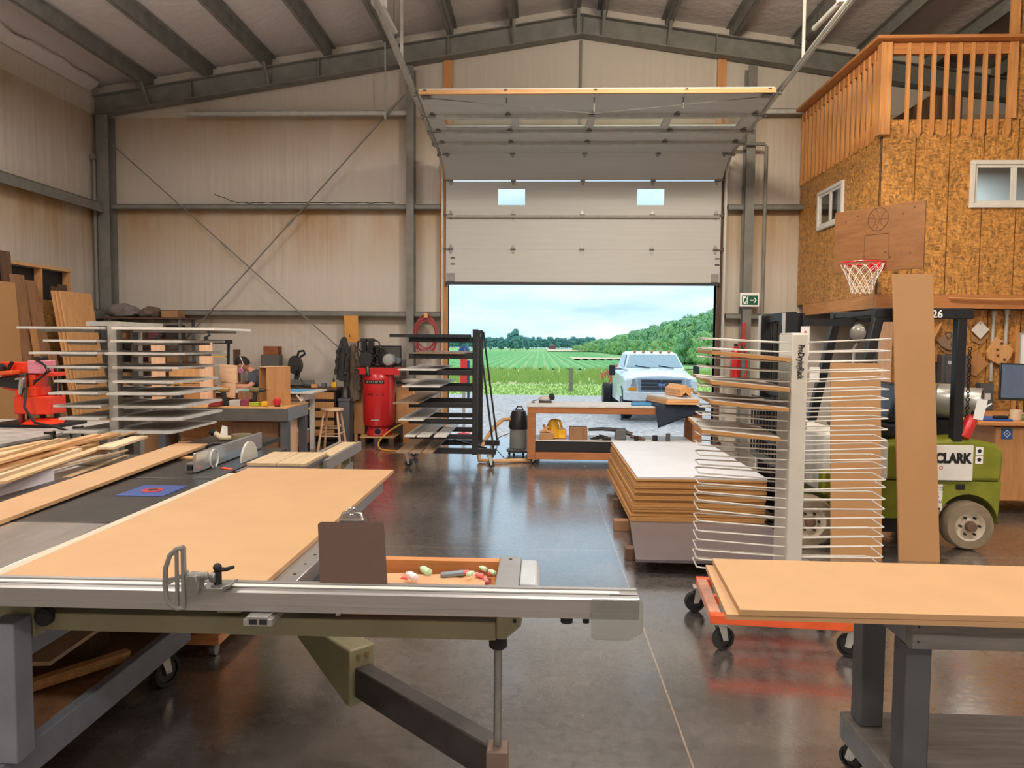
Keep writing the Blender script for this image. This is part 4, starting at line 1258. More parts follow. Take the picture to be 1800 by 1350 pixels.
# ================================================================== STACK OF SHEETS
r = random.Random(4)
for k, (yb, xl) in enumerate(((5.60, .66), (6.47, .66), (7.34, .74))):
    solo(MB().box(xl, 1.9, yb - .05, yb + .05, 0, .09), 'timber_bearer', dark_wood if k != 1 else brown_ply, ('timber bearer under the stack of sheets, end nearest the camera', 'middle timber bearer under the stack of sheets', 'timber bearer under the stack of sheets, furthest towards the door')[k], 'timber', bev=.003)
solo(MB().prism([(.69, 5.2, .091), (1.92, 5.18, .091), (1.98, 8.5, .091), (.96, 8.5, .091)], (0, 0, .022)), 'laminate_sheet', dark_laminate, 'dark grey sheet lying on timber bearers at the bottom of the stack', 'sheet', bev=.001)
zz = .114
NS = 19
for k in range(NS):
    dx, dy = r.uniform(-.012, .012) - .0022 * (NS - k), r.uniform(-.012, .012)
    m_ = melamine if k == NS - 1 else mdf_edge
    o = MB().box(.83 + dx, 1.94 + dx * .3, 6.33 + dy, 8.58 + dy, zz, zz + .0185).build('mdf_sheet', m_, None, .0008)
    tag(o, 'pale topmost sheet of the big stack' if k == NS - 1 else 'bare tan sheet in the big stack, under the pale topmost one', 'sheet', 'sheets in the big stack')
    if k == NS - 1:
        o['label'] = 'pale grey-white topmost sheet of the big stack beside the forklift'; del o['group']
    zz += .0185 + (.004 if k % 3 == 1 else .0008)
for z, s in ((.37, '4.50'), (.30, 'Finish')):
    pass

# ================================================================== WIRE DRYING RACK
DR0 = Vector((1.35, 4.02, 0))
RK = thing('drying_rack', 'white wire drying rack with two wings of shelves on an orange wheeled base', 'drying rack', DR0)
orange_frame = M('orange_frame', (226, 92, 44), .45, 0, .12, 8)
dusty_orange = M('dusty_orange_frame', (196, 142, 118), .7, 0, .15, 10)
cx0, cy0 = DR0.x, DR0.y
b = MB()
b.box(cx0 - .04, cx0 + .04, cy0 - .15, cy0 + .15, .21, 1.70)
b.build('column', M('rack_cream_paint', (196, 190, 178), .45, 0, .04), RK, .006)
MB().box(cx0 - .0395, cx0 + .0395, cy0 - .13, cy0 + .13, 1.70, 1.706).build('column_cap', white_paint, RK)
lp_ = lettering('maker_lettering', 'ProDryingRack', .028, paint_black, RK, (cx0 - .010, cy0 - .1515, 1.645), (0, 0, -1), (1, 0, 0), bold=.0006)
lp_.scale = (1.03, 1.55, 1)
# base: orange angle frame
x0, x1, y0, y1 = cx0 - .42, cx0 + .38, 3.86, 4.52
for nm, bb in (('front_rail', (x0, x1, y0, y0 + .05)), ('rear_rail', (x0, x1, y1 - .05, y1)), ('middle_rail', (x0 + .06, x1 - .06, 4.17, 4.21))):
    MB().box(bb[0], bb[1], bb[2], bb[3], .155, .205).build(nm, orange_frame, RK, .004)
for xs in (x0, cx0 - .05, x1 - .06):
    MB().box(xs, xs + .06, y0 + .052, y1 - .052, .16, .207).build('cross_rail', dusty_orange, RK, .004)
def caster(parent, x, y, r_, ztop, rz=0., w=.035, wheel_m=rubber):
    """swivel caster: plate, fork and wheel, a part with two sub-parts"""
    b = MB().box(x - .04, x + .04, y - .035, y + .035, ztop - .006, ztop)
    dx, dy = math.cos(rz), math.sin(rz)
    off = .03
    cxw, cyw = x + dx * off, y + dy * off
    px, py = -dy, dx
    for s in (-1, 1):
        b.prism([(x + px * s * (w * .62) - dx * .02, y + py * s * (w * .62) - dy * .02, ztop - .006), (x + px * s * (w * .62) + dx * .03, y + py * s * (w * .62) + dy * .03, ztop - .006), (cxw + px * s * (w * .62) + dx * .015, cyw + py * s * (w * .62) + dy * .015, r_ * .9), (cxw + px * s * (w * .62) - dx * .015, cyw + py * s * (w * .62) - dy * .015, r_ * .9)], (px * s * .004, py * s * .004, 0))
    b.cyl((cxw - px * w * .8, cyw - py * w * .8, r_), (cxw + px * w * .8, cyw + py * w * .8, r_), .007, seg=8)
    c = b.build('caster', galv, parent)
    MB().lathe([(r_ * .72, -w / 2), (r_ * .97, -w / 2), (r_, -w * .3), (r_, w * .3), (r_ * .97, w / 2), (r_ * .72, w / 2)], (cxw, cyw, r_), (px, py, 0), 24, cap=False).build('caster_tyre', wheel_m, c)
    MB().lathe([(.01, -w * .5), (r_ * .3, -w * .5), (r_ * .35, -w * .3), (r_ * .73, -w * .3), (r_ * .73, w * .3), (r_ * .35, w * .3), (r_ * .3, w * .5), (.01, w * .5)], (cxw, cyw, r_), (px, py, 0), 20).build('caster_hub', dark_plastic, c)
    return c
for x, y, a in ((x0 + .05, y0 + .04, .5), (x1 - .05, y0 + .04, 2.6), (x0 + .02, y1 - .04, 3.4), (x1 - .05, y1 - .04, .3)):
    caster(RK, x, y, .062, .155, a)
# wire shelves: a U of wire each, 25 to a side
rr = random.Random(9)
for k in range(25):
    z = 1.655 - k * .0515
    for s in (-1, 1):
        tilt = rr.uniform(-.006, .006); drop = rr.uniform(-.008, .006) + (.022 if s < 0 else .018)
        ln = .45 if s < 0 else .42
        pts = []
        xa_, xb_ = cx0 + s * .04, cx0 + s * (.04 + ln)
        for (x, y, zq) in ((xa_, cy0 - .105, z), (xb_ - s * .02, cy0 - .105, z + drop), (xb_, cy0 - .09, z + drop), (xb_, cy0 + .09, z + drop + tilt), (xb_ - s * .02, cy0 + .105, z + drop + tilt), (xa_, cy0 + .105, z)):
            pts.append((x, y, zq))
        MB().tube(pts, .0042, 6).build('wire_shelf', white_wire, RK)
RK.rotation_euler = (0, 0, math.radians(-5))
boards = []
for k, (z, ya, ln, dx) in enumerate(((1.5535, 3.83, .62, .0), (1.399, 3.83, .82, 0.), (1.296, 3.83, .78, -.002), (1.1415, 3.83, .66, -.04))):
    bd = thing('panel_board', ('thin tan board on the drying rack, top one of the four', 'primed grey-topped board on the drying rack, second of the four from the top', 'primed grey-topped board on the drying rack, third of the four from the top', 'primed grey-topped board on the drying rack, lowest of the four')[k], 'board', (DR0.x, DR0.y, 0), 'boards drying on the wire rack')
    xl, xr, zl = cx0 - .45 + dx, cx0 - .055 + dx, z + .037
    MB().prism([(xl, ya, zl), (xr, ya, z + .003), (xr, ya + ln, z + .003), (xl, ya + ln, zl)], (0, 0, .019)).build('board', mdf_edge, bd, .001)
    MB().prism([(xl + .001, ya + .001, zl + .0192), (xr - .001, ya + .001, z + .0222), (xr - .001, ya + ln - .001, z + .0222), (xl + .001, ya + ln - .001, zl + .0192)], (0, 0, .0012)).build('primed_face', grey_board, bd)
    bd.rotation_euler = (0, 0, math.radians(-5))

# ================================================================== GREY TROLLEY WITH TWO BOARDS (near right)
CT = thing('timber_trolley', 'grey painted timber trolley on casters carrying the tan boards', 'trolley', (1.7, 2.65, 0))
x0, x1, y0, y1 = 1.215, 2.55, 2.40, 2.90
worn = wood('worn_grey_timber', (120, 114, 108), (88, 84, 82), .55, 3, (1, 14, 14))
for nm, bb in (('front_apron', (x0, x1, y0, y0 + .04)), ('rear_apron', (x0, x1, y1 - .04, y1))):
    MB().box(*bb, .660, .760).build(nm, worn, CT, .004)
for xs in (x0, x1 - .04):
    MB().box(xs, xs + .04, y0 + .042, y1 - .042, .662, .758).build('side_apron', grey_paint, CT, .004)
MB().box(x0 + .042, x1 - .042, y0 + .042, y1 - .042, .735, .756).build('top_board', worn, CT)
for x in (x0 + .005, x1 - .095):
    for y in (y0 + .043, y1 - .135):
        MB().box(x, x + .085, y, y + .09, .205, .659).build('leg', M('charcoal_leg_paint', (74, 76, 80), .45, 0, .1, 8), CT, .006)
MB().box(x0 - .02, x1 + .02, y0 + .01, y1 - .01, .182, .204).build('shelf', worn, CT, .003)
for nm, bb in (('shelf_rail', (x0 - .02, x1 + .02, y0 + .01, y0 + .05)), ('shelf_rail', (x0 - .02, x1 + .02, y1 - .05, y1 - .01))):
    MB().box(*bb, .10, .181).build(nm, grey_paint, CT, .004)
MB().box(x0 - .02, x0 + .02, y0 + .052, y1 - .052, .10, .181).build('shelf_rail', grey_paint, CT, .004)
for x in (x0 + .03, x1 - .06):
    for y in (y0 + .05, y1 - .08):
        caster(CT, x, y, .045, .10, 2.2 if x < 2 else .5)
for k in range(2):
    MB().cyl((x0 + .02, y0 - .001, .685 + k * .05), (x0 + .02, y0 + .01, .685 + k * .05), .004, seg=8).build('screw', paint_black, CT)
solo(MB().prism([(.605, 2.355, .762), (2.9, 2.31, .762), (2.9, 2.84, .762), (.655, 2.885, .762)], (0, 0, .018)), 'mdf_board', mdf, 'lower of two tan boards on the grey trolley, sticking out further at its end', 'board', bev=.001)
solo(MB().prism([(.645, 2.345, .781), (2.9, 2.325, .781), (2.9, 2.86, .781), (.685, 2.905, .781)], (0, 0, .019)), 'mdf_board', mdf, 'upper of two tan boards on the grey trolley', 'board', bev=.001)

# ================================================================== DESK WITH MONITOR
DK = thing('office_desk', 'tan wooden desk with a blue sticker on its panel beside the forklift', 'desk', (5.2, 7.5, 0))
MB().box(4.45, 6.3, 7.36, 8.5, .13, .848).build('front_panel', ply_tan, DK)
MB().box(4.26, 6.3, 7.30, 8.6, .87, .905).build('desk_top', fir_x, DK, .006)
MB().box(4.45, 4.49, 7.36, 7.40, 0, .12).build('leg', black_paint, DK); MB().box(4.45, 4.49, 8.4, 8.44, 0, .12).build('leg', black_paint, DK)
MB().box(4.50, 6.3, 7.40, 8.46, .849, .869).build('top_frame', pine, DK)
MB().box(4.50, 4.605, 7.355, 7.3595, .735, .84).build('sticker', M('sticker_blue', (48, 84, 136), .4, 0, .03), DK)
b = MB().tube([(4.552 + .033 * a, 7.354, .788 + .033 * c) for a, c in ((0, 1), (1, 0), (0, -1), (-1, 0))], .004, 4, True); b.ball((4.552, 7.354, .788), .007, 1)
b.build('sticker_mark', paint_white, DK)
t = thing('computer_monitor', 'black computer monitor with a bluish screen standing on the desk', 'monitor', (4.95, 8.0, .86))
MB().prism([(4.70, 7.75, 1.09), (5.48, 7.86, 1.06), (5.48, 7.86, 1.44), (4.70, 7.75, 1.47)], (.01, .04, 0)).build('housing', dark_plastic, t, .006)
MB().prism([(4.715, 7.748, 1.115), (5.465, 7.855, 1.09), (5.465, 7.855, 1.425), (4.715, 7.748, 1.455)], (0, -.003, 0)).build('screen', M('blue_screen', (92, 110, 138), .25, 0, .05), t)
MB().box(5.05, 5.13, 7.86, 7.92, .92, 1.2).build('neck', dark_plastic, t); MB().box(4.95, 5.25, 7.80, 8.0, .906, .919).build('foot', dark_plastic, t, .003)
t = thing('mug', 'tan mug standing on the desk below the monitor', 'mug', (4.86, 7.55, .86))
MB().lathe([(.035, .906), (.047, .91), (.052, 1.01), (.048, 1.01), (.043, .917)], (4.72, 7.5, 0)).build('cup', clay, t)
MB().ring((4.775, 7.5, .96), .026, .006, (0, 1, 0), 16, 6).build('handle', clay, t)
solo(MB().prism([(4.34, 7.42, .906), (4.62, 7.38, .906), (4.64, 7.72, .906), (4.40, 7.76, .906)], (0, 0, .02)), 'folder', blue_plastic, 'blue folder lying on the end of the desk beside the mug', 'folder', bev=.004)
solo(MB().prism([(4.46, 7.40, .927), (4.60, 7.41, .927), (4.60, 7.47, .927), (4.47, 7.47, .927)], (0, 0, .03)), 'stapler', paint_black, 'small black object lying on the blue folder', 'stapler', bev=.01)
solo(MB().box(4.83, 5.3, 7.42, 7.62, .906, .945), 'box', M('green_box', (70, 150, 84), .5), 'low green box on the desk under the monitor', 'box', bev=.003)
solo(MB().prism([(4.84, 7.43, .9465), (5.28, 7.43, .9465), (5.28, 7.60, .98), (4.84, 7.60, .965)], (0, 0, .004)), 'paper_sheet', paper, 'white paper lying on the green box', 'paper')

# ================================================================== EXIT SIGN, WALL EXTINGUISHER
t = thing('exit_sign', 'green and white exit sign with a running figure and arrow beside the door', 'exit sign', (3.46, YB - .26, 2.28))
EX = -.07
ex0, ex1, ez0, ez1 = 3.24 + EX, 3.54 + EX, 2.23, 2.45
ey = YB - .27
MB().box(ex0, ex1, ey - .05, ey, ez0, ez1).build('housing', paint_white, t, .006)
MB().box(ex0 + .025, ex1 - .025, ey - .056, ey - .05, ez0 + .03, ez1 - .04).build('face', exit_green, t)
ew = M('sign_white', (236, 244, 238), .5)
fy = ey - .0575
b = MB()
def flat(pts): b.prism([(x + EX, fy, z) for x, z in pts], (0, -.001, 0))
flat([(3.275, 2.27), (3.36, 2.27), (3.36, 2.40), (3.275, 2.40)])
b.build('doorway_panel', ew, t)
b = MB(); fy -= .0012
b.lathe([(.014, 0), (.014, .001)], (3.335 + EX, fy + .001, 2.385), (0, -1, 0), 12)
flat([(3.30, 2.36), (3.33, 2.37), (3.345, 2.335), (3.33, 2.315), (3.30, 2.33)]); flat([(3.33, 2.345), (3.362, 2.335), (3.362, 2.325), (3.33, 2.33)])
flat([(3.30, 2.33), (3.32, 2.32), (3.295, 2.28), (3.275, 2.275), (3.275, 2.283), (3.29, 2.29)]); flat([(3.318, 2.325), (3.335, 2.32), (3.35, 2.29), (3.345, 2.275), (3.337, 2.276), (3.338, 2.292)])
b.build('running_figure', exit_green, t)
b = MB()
flat([(3.39, 2.325), (3.455, 2.325), (3.455, 2.342), (3.39, 2.342)])
flat([(3.45, 2.295), (3.465, 2.29), (3.498, 2.333), (3.465, 2.376), (3.45, 2.371), (3.478, 2.333)])
b.build('arrow', ew, t)
t = thing('fire_extinguisher', 'tall red fire extinguisher with a red hose hanging on the column under the exit sign', 'fire extinguisher', (3.15, YB - .3, 1.15))
MB().lathe([(.06, 1.02), (.075, 1.04), (.075, 1.50), (.05, 1.57), (.025, 1.6)], (3.12, YB - .32, 0), seg=20).build('bottle', red_paint, t)
MB().lathe([(.03, 1.6), (.03, 1.64)], (3.12, YB - .32, 0)).build('valve', paint_black, t)
MB().tube([(3.14, YB - .34, 1.62), (3.22, YB - .34, 1.64), (3.28, YB - .34, 1.50), (3.30, YB - .34, 1.25), (3.27, YB - .34, 1.1), (3.22, YB - .34, 1.02)], .014, 8).build('hose', red_paint, t)
solo(MB().box(3.22, 3.28, YB - .29, YB - .265, 1.62, 1.98), 'sign_strip', M('red_sign', (176, 60, 56), .5), 'narrow red sign strip on the column above the wall extinguisher', 'sign')

# ================================================================== WORKBENCH ON CASTERS BEFORE THE DOOR
BN = thing('assembly_bench', 'orange-brown timber bench on casters with a lower shelf in front of the open door', 'workbench', (1.0, 10.2, 0))
x0, x1, y0, y1 = -.17, 2.15, 9.86, 10.55
MB().box(x0 - .01, x1 + .01, y0 - .01, y1 + .01, .775, .80).build('bench_top', grey_board, BN, .003)
for nm, bb in (('front_apron', (x0 + .001, x1, y0, y0 + .045)), ('rear_apron', (x0 + .001, x1, y1 - .045, y1))):
    MB().box(*bb, .69, .774).build(nm, bench_fir, BN, .004)
for x in (x0, x1 - .11):
    for y in (y0 + .0, y1 - .1):
        MB().box(x + .001, x + .11, y + .001, y + .099, .07, .689).build('leg', bench_fir, BN, .005)
for y in (y0 + .002, y1 - .05):
    MB().box(x0 + .112, x1 - .112, y, y + .045, .07, .165).build('bottom_rail', bench_fir, BN, .004)
MB().box(x0 + .112, x1 - .112, y0 + .06, y1 - .06, .166, .31).build('shelf_box', black_paint, BN)
MB().box(x0 + .112, x1 - .112, y0 + .05, y1 - .05, .311, .325).build('shelf', grey_board, BN)
for x in (x0 + .11, x1 - .11):
    for y in (y0 + .05, y1 - .05):
        caster(BN, x, y, .034, .07, 2.5 if y < 10 else .4, .03)
# tools on the shelf
t = thing('router_tool', 'orange-yellow power tool standing on the shelf of the bench by the door', 'power tool', (.2, 10.1, .326))
MB().lathe([(.06, .327), (.085, .34), (.085, .50), (.06, .56), (.035, .59)], (.18, 10.1, 0), seg=20).build('motor_body', yellow_plastic, t)
MB().box(.24, .36, 10.03, 10.17, .328, .46).build('side_housing', yellow_plastic, t, .02)
MB().tube([(.2, 10.1, .58), (.27, 10.1, .57), (.3, 10.1, .47)], .018, 8).build('handle', yellow_plastic, t)
t = thing('offcut_box', 'small open box of wood offcuts beside the yellow power tool', 'box', (.08, 10.0, .326))
MB().box(.0, .18, 9.93, 10.05, .327, .42).build('tray', cardboard, t, .003)
for k, (a, c) in enumerate((((.01, 9.96, .43), (.12, 10.0, .50)), ((.05, 9.98, .44), (.2, 10.02, .43)), ((.1, 9.95, .43), (.05, 10.03, .52)), ((.12, 9.97, .44), (.22, 9.95, .40)))):
    MB().bar(a, c, .03, .02).build('offcut', pine, t)
solo(MB().box(.40, .64, 9.94, 10.12, .326, .50), 'wooden_box', brown_ply, 'brown wooden box on the shelf of the bench by the door', 'box', bev=.004)
t = thing('grinder', 'long black power tool lying on the bench shelf next to the brown box', 'power tool', (.9, 10.05, .326))
MB().tube([(.66, 10.05, .46), (.85, 10.05, .47), (1.05, 10.05, .46), (1.25, 10.02, .40)], .022, 8, r_end=.03).build('body', dark_plastic, t)
MB().box(1.02, 1.17, 9.98, 10.12, .326, .48).build('motor_housing', grey_plastic, t, .02)
MB().tube([(1.22, 10.0, .38), (1.42, 10.0, .34)], .025, 8).build('handle', dark_wood, t)
t = thing('cable_coil', 'tangle of black cable and fittings on the bench shelf in front of the brown box', 'cable', (.75, 9.98, .33))
b = MB()
for k in range(4): b.ring((.74 + .04 * k, 9.97, .345 + .012 * k), .06, .007, (.1 * k, .2, 1), 18, 5)
b.build('coil', rubber, t)
MB().box(.84, .96, 9.93, 10.0, .327, .37).build('fitting', chain_m, t, .006)
MB().cyl((1.3, 9.97, .33), (1.3, 9.97, .39), .03).build('knob', chain_m, t)
solo(MB().cyl((1.55, 9.98, .326), (1.55, 9.98, .40), .035), 'tin_can', dark_plastic, 'small dark can standing on the bench shelf, last one along', 'can')
solo(MB().cyl((1.72, 9.95, .326), (1.72, 9.95, .43), .03), 'bottle', grey_plastic, 'small grey bottle on the bench shelf near the hanging dark cloth', 'bottle')
# on the bench top
t = thing('sander', 'grey sander with a black knob lying on the bench top nearest the shop vacuum', 'power tool', (.06, 10.3, .80))
MB().box(-.02, .16, 10.25, 10.36, .802, .83).build('sole', chain_m, t, .006)
MB().ball((.06, 10.3, .85), .06, 2, (1.5, .8, .8)).build('body', M('tool_light_grey', (176, 172, 166), .5), t)
MB().lathe([(.035, .84), (.045, .88), (.03, .92), (.015, .93)], (.16, 10.3, 0)).build('knob', rubber, t)
b = MB().tube([(-.03, 10.3, .84), (-.10, 10.3, .82), (-.12, 10.25, .81), (-.08, 10.2, .806)], .006, 6)
b.build('cable', rubber, t)
def cloth_grid(f, nu, nv, name, mat, label, cat):
    b = MB().grid(f, nu, nv)
    o = solo(b, name, mat, label, cat)
    md = o.modifiers.new('thick', 'SOLIDIFY'); md.thickness = .006; md.offset = 1
    return o
cloth_grid(lambda u, v: (1.22 + .62 * u + .06 * v, 9.95 + .5 * v, .806 + .008 * noise.noise(Vector((u * 5, v * 5, 1)))), 14, 10, 'blue_cloth', blue_cloth, 'bright blue cloth spread flat on the bench top by the door', 'cloth')
def drape(u, v):
    x = 1.50 + .62 * u
    s = -.22 + v * (.52 - .24 * u)
    if s < 0: return (x, 9.845 - s, .822 + .006 * math.sin(u * 9))
    return (x + .06 * v - .0, 9.835 - .03 * math.sin(u * 8 + .5) * min(1, s * 4) - .012, .82 - s)
cloth_grid(drape, 24, 18, 'dark_cloth', navy_cloth, 'dark navy cloth hanging over the front edge of the bench by the door', 'cloth')
for k in range(3):
    solo(MB().prism([(1.66 + .02 * k, 9.78 + .05 * k, .835 + k * .03), (2.10, 9.76 + .05 * k, .835 + k * .03), (2.0, 10.45, .835 + k * .03), (1.50, 10.45, .835 + k * .03)], (0, 0, .027)), 'board', pine if k < 2 else grey_board,
         ('light wood board at the bottom of the small stack on the bench by the door', 'middle light wood board of the small stack on the bench by the door', 'grey-faced board on top of the small stack on the bench by the door')[k], 'board', bev=.002)
for k in range(3):
    zc = .93 + .034 * k; yc = 9.88 + .0 * k
    solo(MB().prism([(1.86, yc, zc), (1.93, yc, zc + .06), (2.0, yc, zc), (2.0, yc, zc + .03), (1.93, yc, zc + .09), (1.86, yc, zc + .03)], (-.12, .5, 0)), 'angle_moulding', ply_lite,
         ('lowest of three chevron-shaped mouldings on the small stack of boards', 'middle of three chevron-shaped mouldings on the small stack of boards', 'topmost of three chevron-shaped mouldings on the small stack of boards')[k], 'moulding', 'chevron mouldings on the bench')
# shop vacuum behind the bench end
t = thing('shop_vacuum', 'shop vacuum with a clear drum and dark lid beside the orange-brown bench', 'vacuum', (-.31, 10.75, 0))
MB().lathe([(.13, .10), (.135, .12), (.13, .38)], (-.31, 10.75, 0), seg=24).build('drum', M('clear_drum', (168, 168, 160), .2, 0, .1, trans=.3), t)
MB().lathe([(.145, .38), (.145, .42), (.13, .55), (.10, .64), (.04, .66)], (-.31, 10.75, 0), seg=24).build('lid', dark_plastic, t)
MB().tube([(-.36, 10.75, .65), (-.33, 10.75, .70), (-.27, 10.75, .70), (-.25, 10.75, .65)], .012, 6).build('handle', dark_plastic, t)
MB().lathe([(.17, .04), (.18, .07), (.14, .10)], (-.31, 10.75, 0), seg=20).build('base', grey_plastic, t)
for a in range(4):
    MB().ball((-.31 + .15 * math.cos(a * 1.57 + .5), 10.75 + .15 * math.sin(a * 1.57 + .5), .02), .02).build('caster', rubber, t)
hs = M('ribbed_hose', (196, 152, 104), .6, 0, .06)
MB().tube([(-.44, 10.70, .52), (-.54, 10.62, .52), (-.66, 10.5, .42), (-.78, 10.3, .24), (-.84, 10.1, .08), (-.82, 9.95, .03), (-.6, 9.9, .03), (-.3, 10.0, .03), (-.1, 10.0, .03)], .028, 10).build('hose', hs, t)
MB().tube([(-.45, 10.8, .3), (-.6, 10.7, .25), (-.62, 10.5, .1), (-.5, 10.3, .012), (-.38, 10.2, .012)], .006, 6).build('cord', rubber, t)

# ================================================================== BLACK CANTILEVER RACK
RB = thing('cantilever_rack', 'black steel cantilever rack on casters holding boards beside the open door', 'rack', (-1.1, 9.9, 0))
for y in (9.50, 10.30):
    MB().box(-.875, -.805, y - .035, y + .035, .18, 1.80).build('upright', black_paint, RB, .003)
    MB().box(-1.80, -.565, y - .036, y + .036, .19, .26).build('base_rail', black_paint, RB, .003)
    for z in (1.66, 1.45, 1.24, 1.03, .82, .61, .41):
        MB().box(-1.70, -.876, y - .025, y + .025, z - .032, z + .032).build('arm', black_paint, RB, .003)
    MB().bar((-.80, y, 1.78), (-.60, y, .265), .025, .02).build('brace', black_paint, RB)
for x in (-.84,):
    MB().box(x - .025, x + .025, 9.54, 10.26, .20, .25).build('cross_rail', black_paint, RB)
    MB().box(x - .02, x + .02, 9.54, 10.26, 1.70, 1.75).build('cross_rail', black_paint, RB)
MB().bar((-.70, 9.54, .26), (-1.2, 10.28, .26), .03, .02).build('cross_rail', black_paint, RB)
for x in (-1.74, -.66):
    for y in (9.50, 10.30):
        caster(RB, x, y, .055, .19, .3 if y < 10 else 2.8, .04, grey_plastic)
tone = {'d': black_paint, 'b': brown_board, 'g': grey_board}
BG = 'boards resting on the black rack'
for (lev, xa_, xb_, ya, yb_, m_, lab) in (
    (1.66, -1.93, -.90, 9.38, 9.55, 'd', 'dark narrow board on the topmost arms of the black rack'),
    (1.45, -1.64, -.98, 9.42, 10.9, 'b', 'thin brown board on the second arms from the top of the black rack'),
    (1.24, -1.80, -1.31, 9.25, 11.0, 'g', 'pale board on the third arms from the top of the black rack'),
    (1.03, -1.75, -1.27, 9.25, 11.1, 'g', 'pale board on the fourth arms from the top of the black rack'),
    (.82, -1.85, -1.53, 9.2, 11.2, 'b', 'greyish board on the fifth arms from the top of the black rack'),
    (.61, -1.78, -1.47, 9.2, 11.0, 'g', 'pale board on the sixth arms from the top of the black rack'),
    (.41, -1.70, -1.565, 9.15, 10.9, 'g', 'pale narrow board on the lowest arms, first one from the compressor'),
    (.41, -1.54, -1.385, 9.15, 10.9, 'g', 'pale narrow board on the lowest arms, middle one'),
    (.41, -1.33, -1.17, 9.15, 10.9, 'g', 'pale narrow board on the lowest arms, closest to the uprights'),
    (.228, -1.78, -1.62, 9.0, 10.5, 'b', 'brown board on the base rails of the black rack, first one from the compressor'),
    (.228, -1.605, -1.475, 9.0, 10.5, 'b', 'brown board on the base rails of the black rack, middle one'),
    (.228, -1.455, -1.32, 9.0, 10.5, 'b', 'brown board on the base rails of the black rack, closest to the uprights')):
    z = lev + .0325
    solo(MB().box(xa_, xb_, ya, yb_, z, z + (.04 if m_ == 'd' else .016)), 'rack_board', tone[m_], lab, 'board', BG, bev=.001)

# ================================================================== COMPRESSOR CORNER
PX, PY = -2.62, 11.9
t = thing('pallet', 'small wooden pallet under the red air compressor', 'pallet', (PX, PY, 0))
for k in range(4):
    MB().box(PX - .25, PX + .30, PY - .28 + k * .15, PY - .18 + k * .15, .095, .115).build('deck_board', pine, t)
for k in range(3):
    MB().box(PX - .245 + k * .23, PX - .165 + k * .23, PY - .28, PY + .27, .0, .094).build('runner', dark_wood, t)
AC = thing('air_compressor', 'red upright air compressor with a black pump on top, standing on a pallet', 'air compressor', (PX, PY, .116))
MB().lathe([(.20, .12), (.21, .13), (.17, .24), (.18, .26), (.235, .28), (.255, .33), (.255, 1.02), (.245, 1.09), (.20, 1.15), (.10, 1.19), (.03, 1.20)], (PX, PY, 0), seg=36).build('tank', red_paint, AC)
MB().lathe([(.05, 0), (.05, .02)], (PX + .02, PY - .185, .185), (0, -1, 0), 14).build('skirt_opening', black_paint, AC)
MB().box(PX - .30, PX + .40, PY - .2, PY + .2, 1.17, 1.21).build('platform', red_paint, AC, .006)
MB().box(PX - .27, PX + .38, PY - .215, PY - .2, 1.10, 1.21).build('platform_apron', red_paint, AC, .004)
def band(z0, z1, a0, a1, mat, name, r_=.2565):
    b = MB()
    b.grid(lambda u, v: (PX + r_ * math.sin(a0 + (a1 - a0) * u), PY - r_ * math.cos(a0 + (a1 - a0) * u), z0 + (z1 - z0) * v), 16, 1)
    return b.build(name, mat, AC)
band(.955, 1.015, -.85, .55, black_paint, 'label_band')
b = MB()
for k, ch in enumerate('DEVILBISS'):
    a = -.70 + k * .135
    lettering('maker_lettering', ch, .05, grey_board, AC, (PX + .2585 * math.sin(a), PY - .2585 * math.cos(a), .968), (math.cos(a), math.sin(a), 0))
for k, ch in enumerate('PRO AIR'):
    a = -.72 + k * .185
    if ch != ' ': lettering('maker_lettering', ch, .062, paint_black, AC, (PX + .258 * math.sin(a), PY - .258 * math.cos(a), .765), (math.cos(a), math.sin(a), 0))
band(.37, .385, -.3, .2, grey_board, 'rating_plate')
# pump
MB().box(PX - .27, PX - .10, PY - .15, PY + .1, 1.22, 1.30).build('crankcase_base', dark_plastic, AC, .01)
MB().lathe([(.10, -.12), (.115, -.1), (.115, .1), (.10, .12)], (PX - .18, PY - .02, 1.36), (0, 1, 0), 24).build('crankcase', dark_plastic, AC)
for s in (-1, 1):
    b = MB()
    for k in range(7): b.box(PX - .18 + s * .055 - .05, PX - .18 + s * .055 + .05, PY - .08, PY + .06, 1.45 + k * .024, 1.462 + k * .024)
    b.box(PX - .18 + s * .055 - .035, PX - .18 + s * .055 + .035, PY - .06, PY + .04, 1.44, 1.62)
    b.build('cylinder_fins', dark_plastic, AC)
    MB().box(PX - .18 + s * .055 - .05, PX - .18 + s * .055 + .05, PY - .08, PY + .06, 1.62, 1.68).build('cylinder_head', chain_m, AC, .008)
b = MB().tube([(PX - .26, PY - .03, 1.64), (PX - .33, PY - .03, 1.62), (PX - .34, PY - .03, 1.52), (PX - .28, PY - .03, 1.46)], .014, 8)
b.tube([(PX - .08, PY - .03, 1.66), (PX + .01, PY - .03, 1.62), (PX + .04, PY - .03, 1.5), (PX + .03, PY - .03, 1.25)], .014, 8)
b.build('copper_pipe', chain_m, AC)
MB().ring((PX - .02, PY - .02, 1.40), .15, .02, (0, 1, 0)).bar((PX - .02, PY - .02, 1.27), (PX - .02, PY - .02, 1.53), .03, .02, (0, 1, 0)).bar((PX - .15, PY - .02, 1.40), (PX + .11, PY - .02, 1.40), .03, .02, (0, 1, 0)).build('flywheel', black_paint, AC)
MB().box(PX - .29, PX + .35, PY + .06, PY + .08, 1.22, 1.55).build('belt_guard', M('guard_mesh_dark', (70, 68, 68), .7, 0, .1, 60), AC, .004)
b = MB()
for a, c, e, f in ((PX - .29, PX + .35, 1.55, 1.565), (PX + .335, PX + .35, 1.22, 1.55), (PX - .29, PX - .275, 1.22, 1.55)): b.box(a, c, PY + .05, PY + .09, e, f)
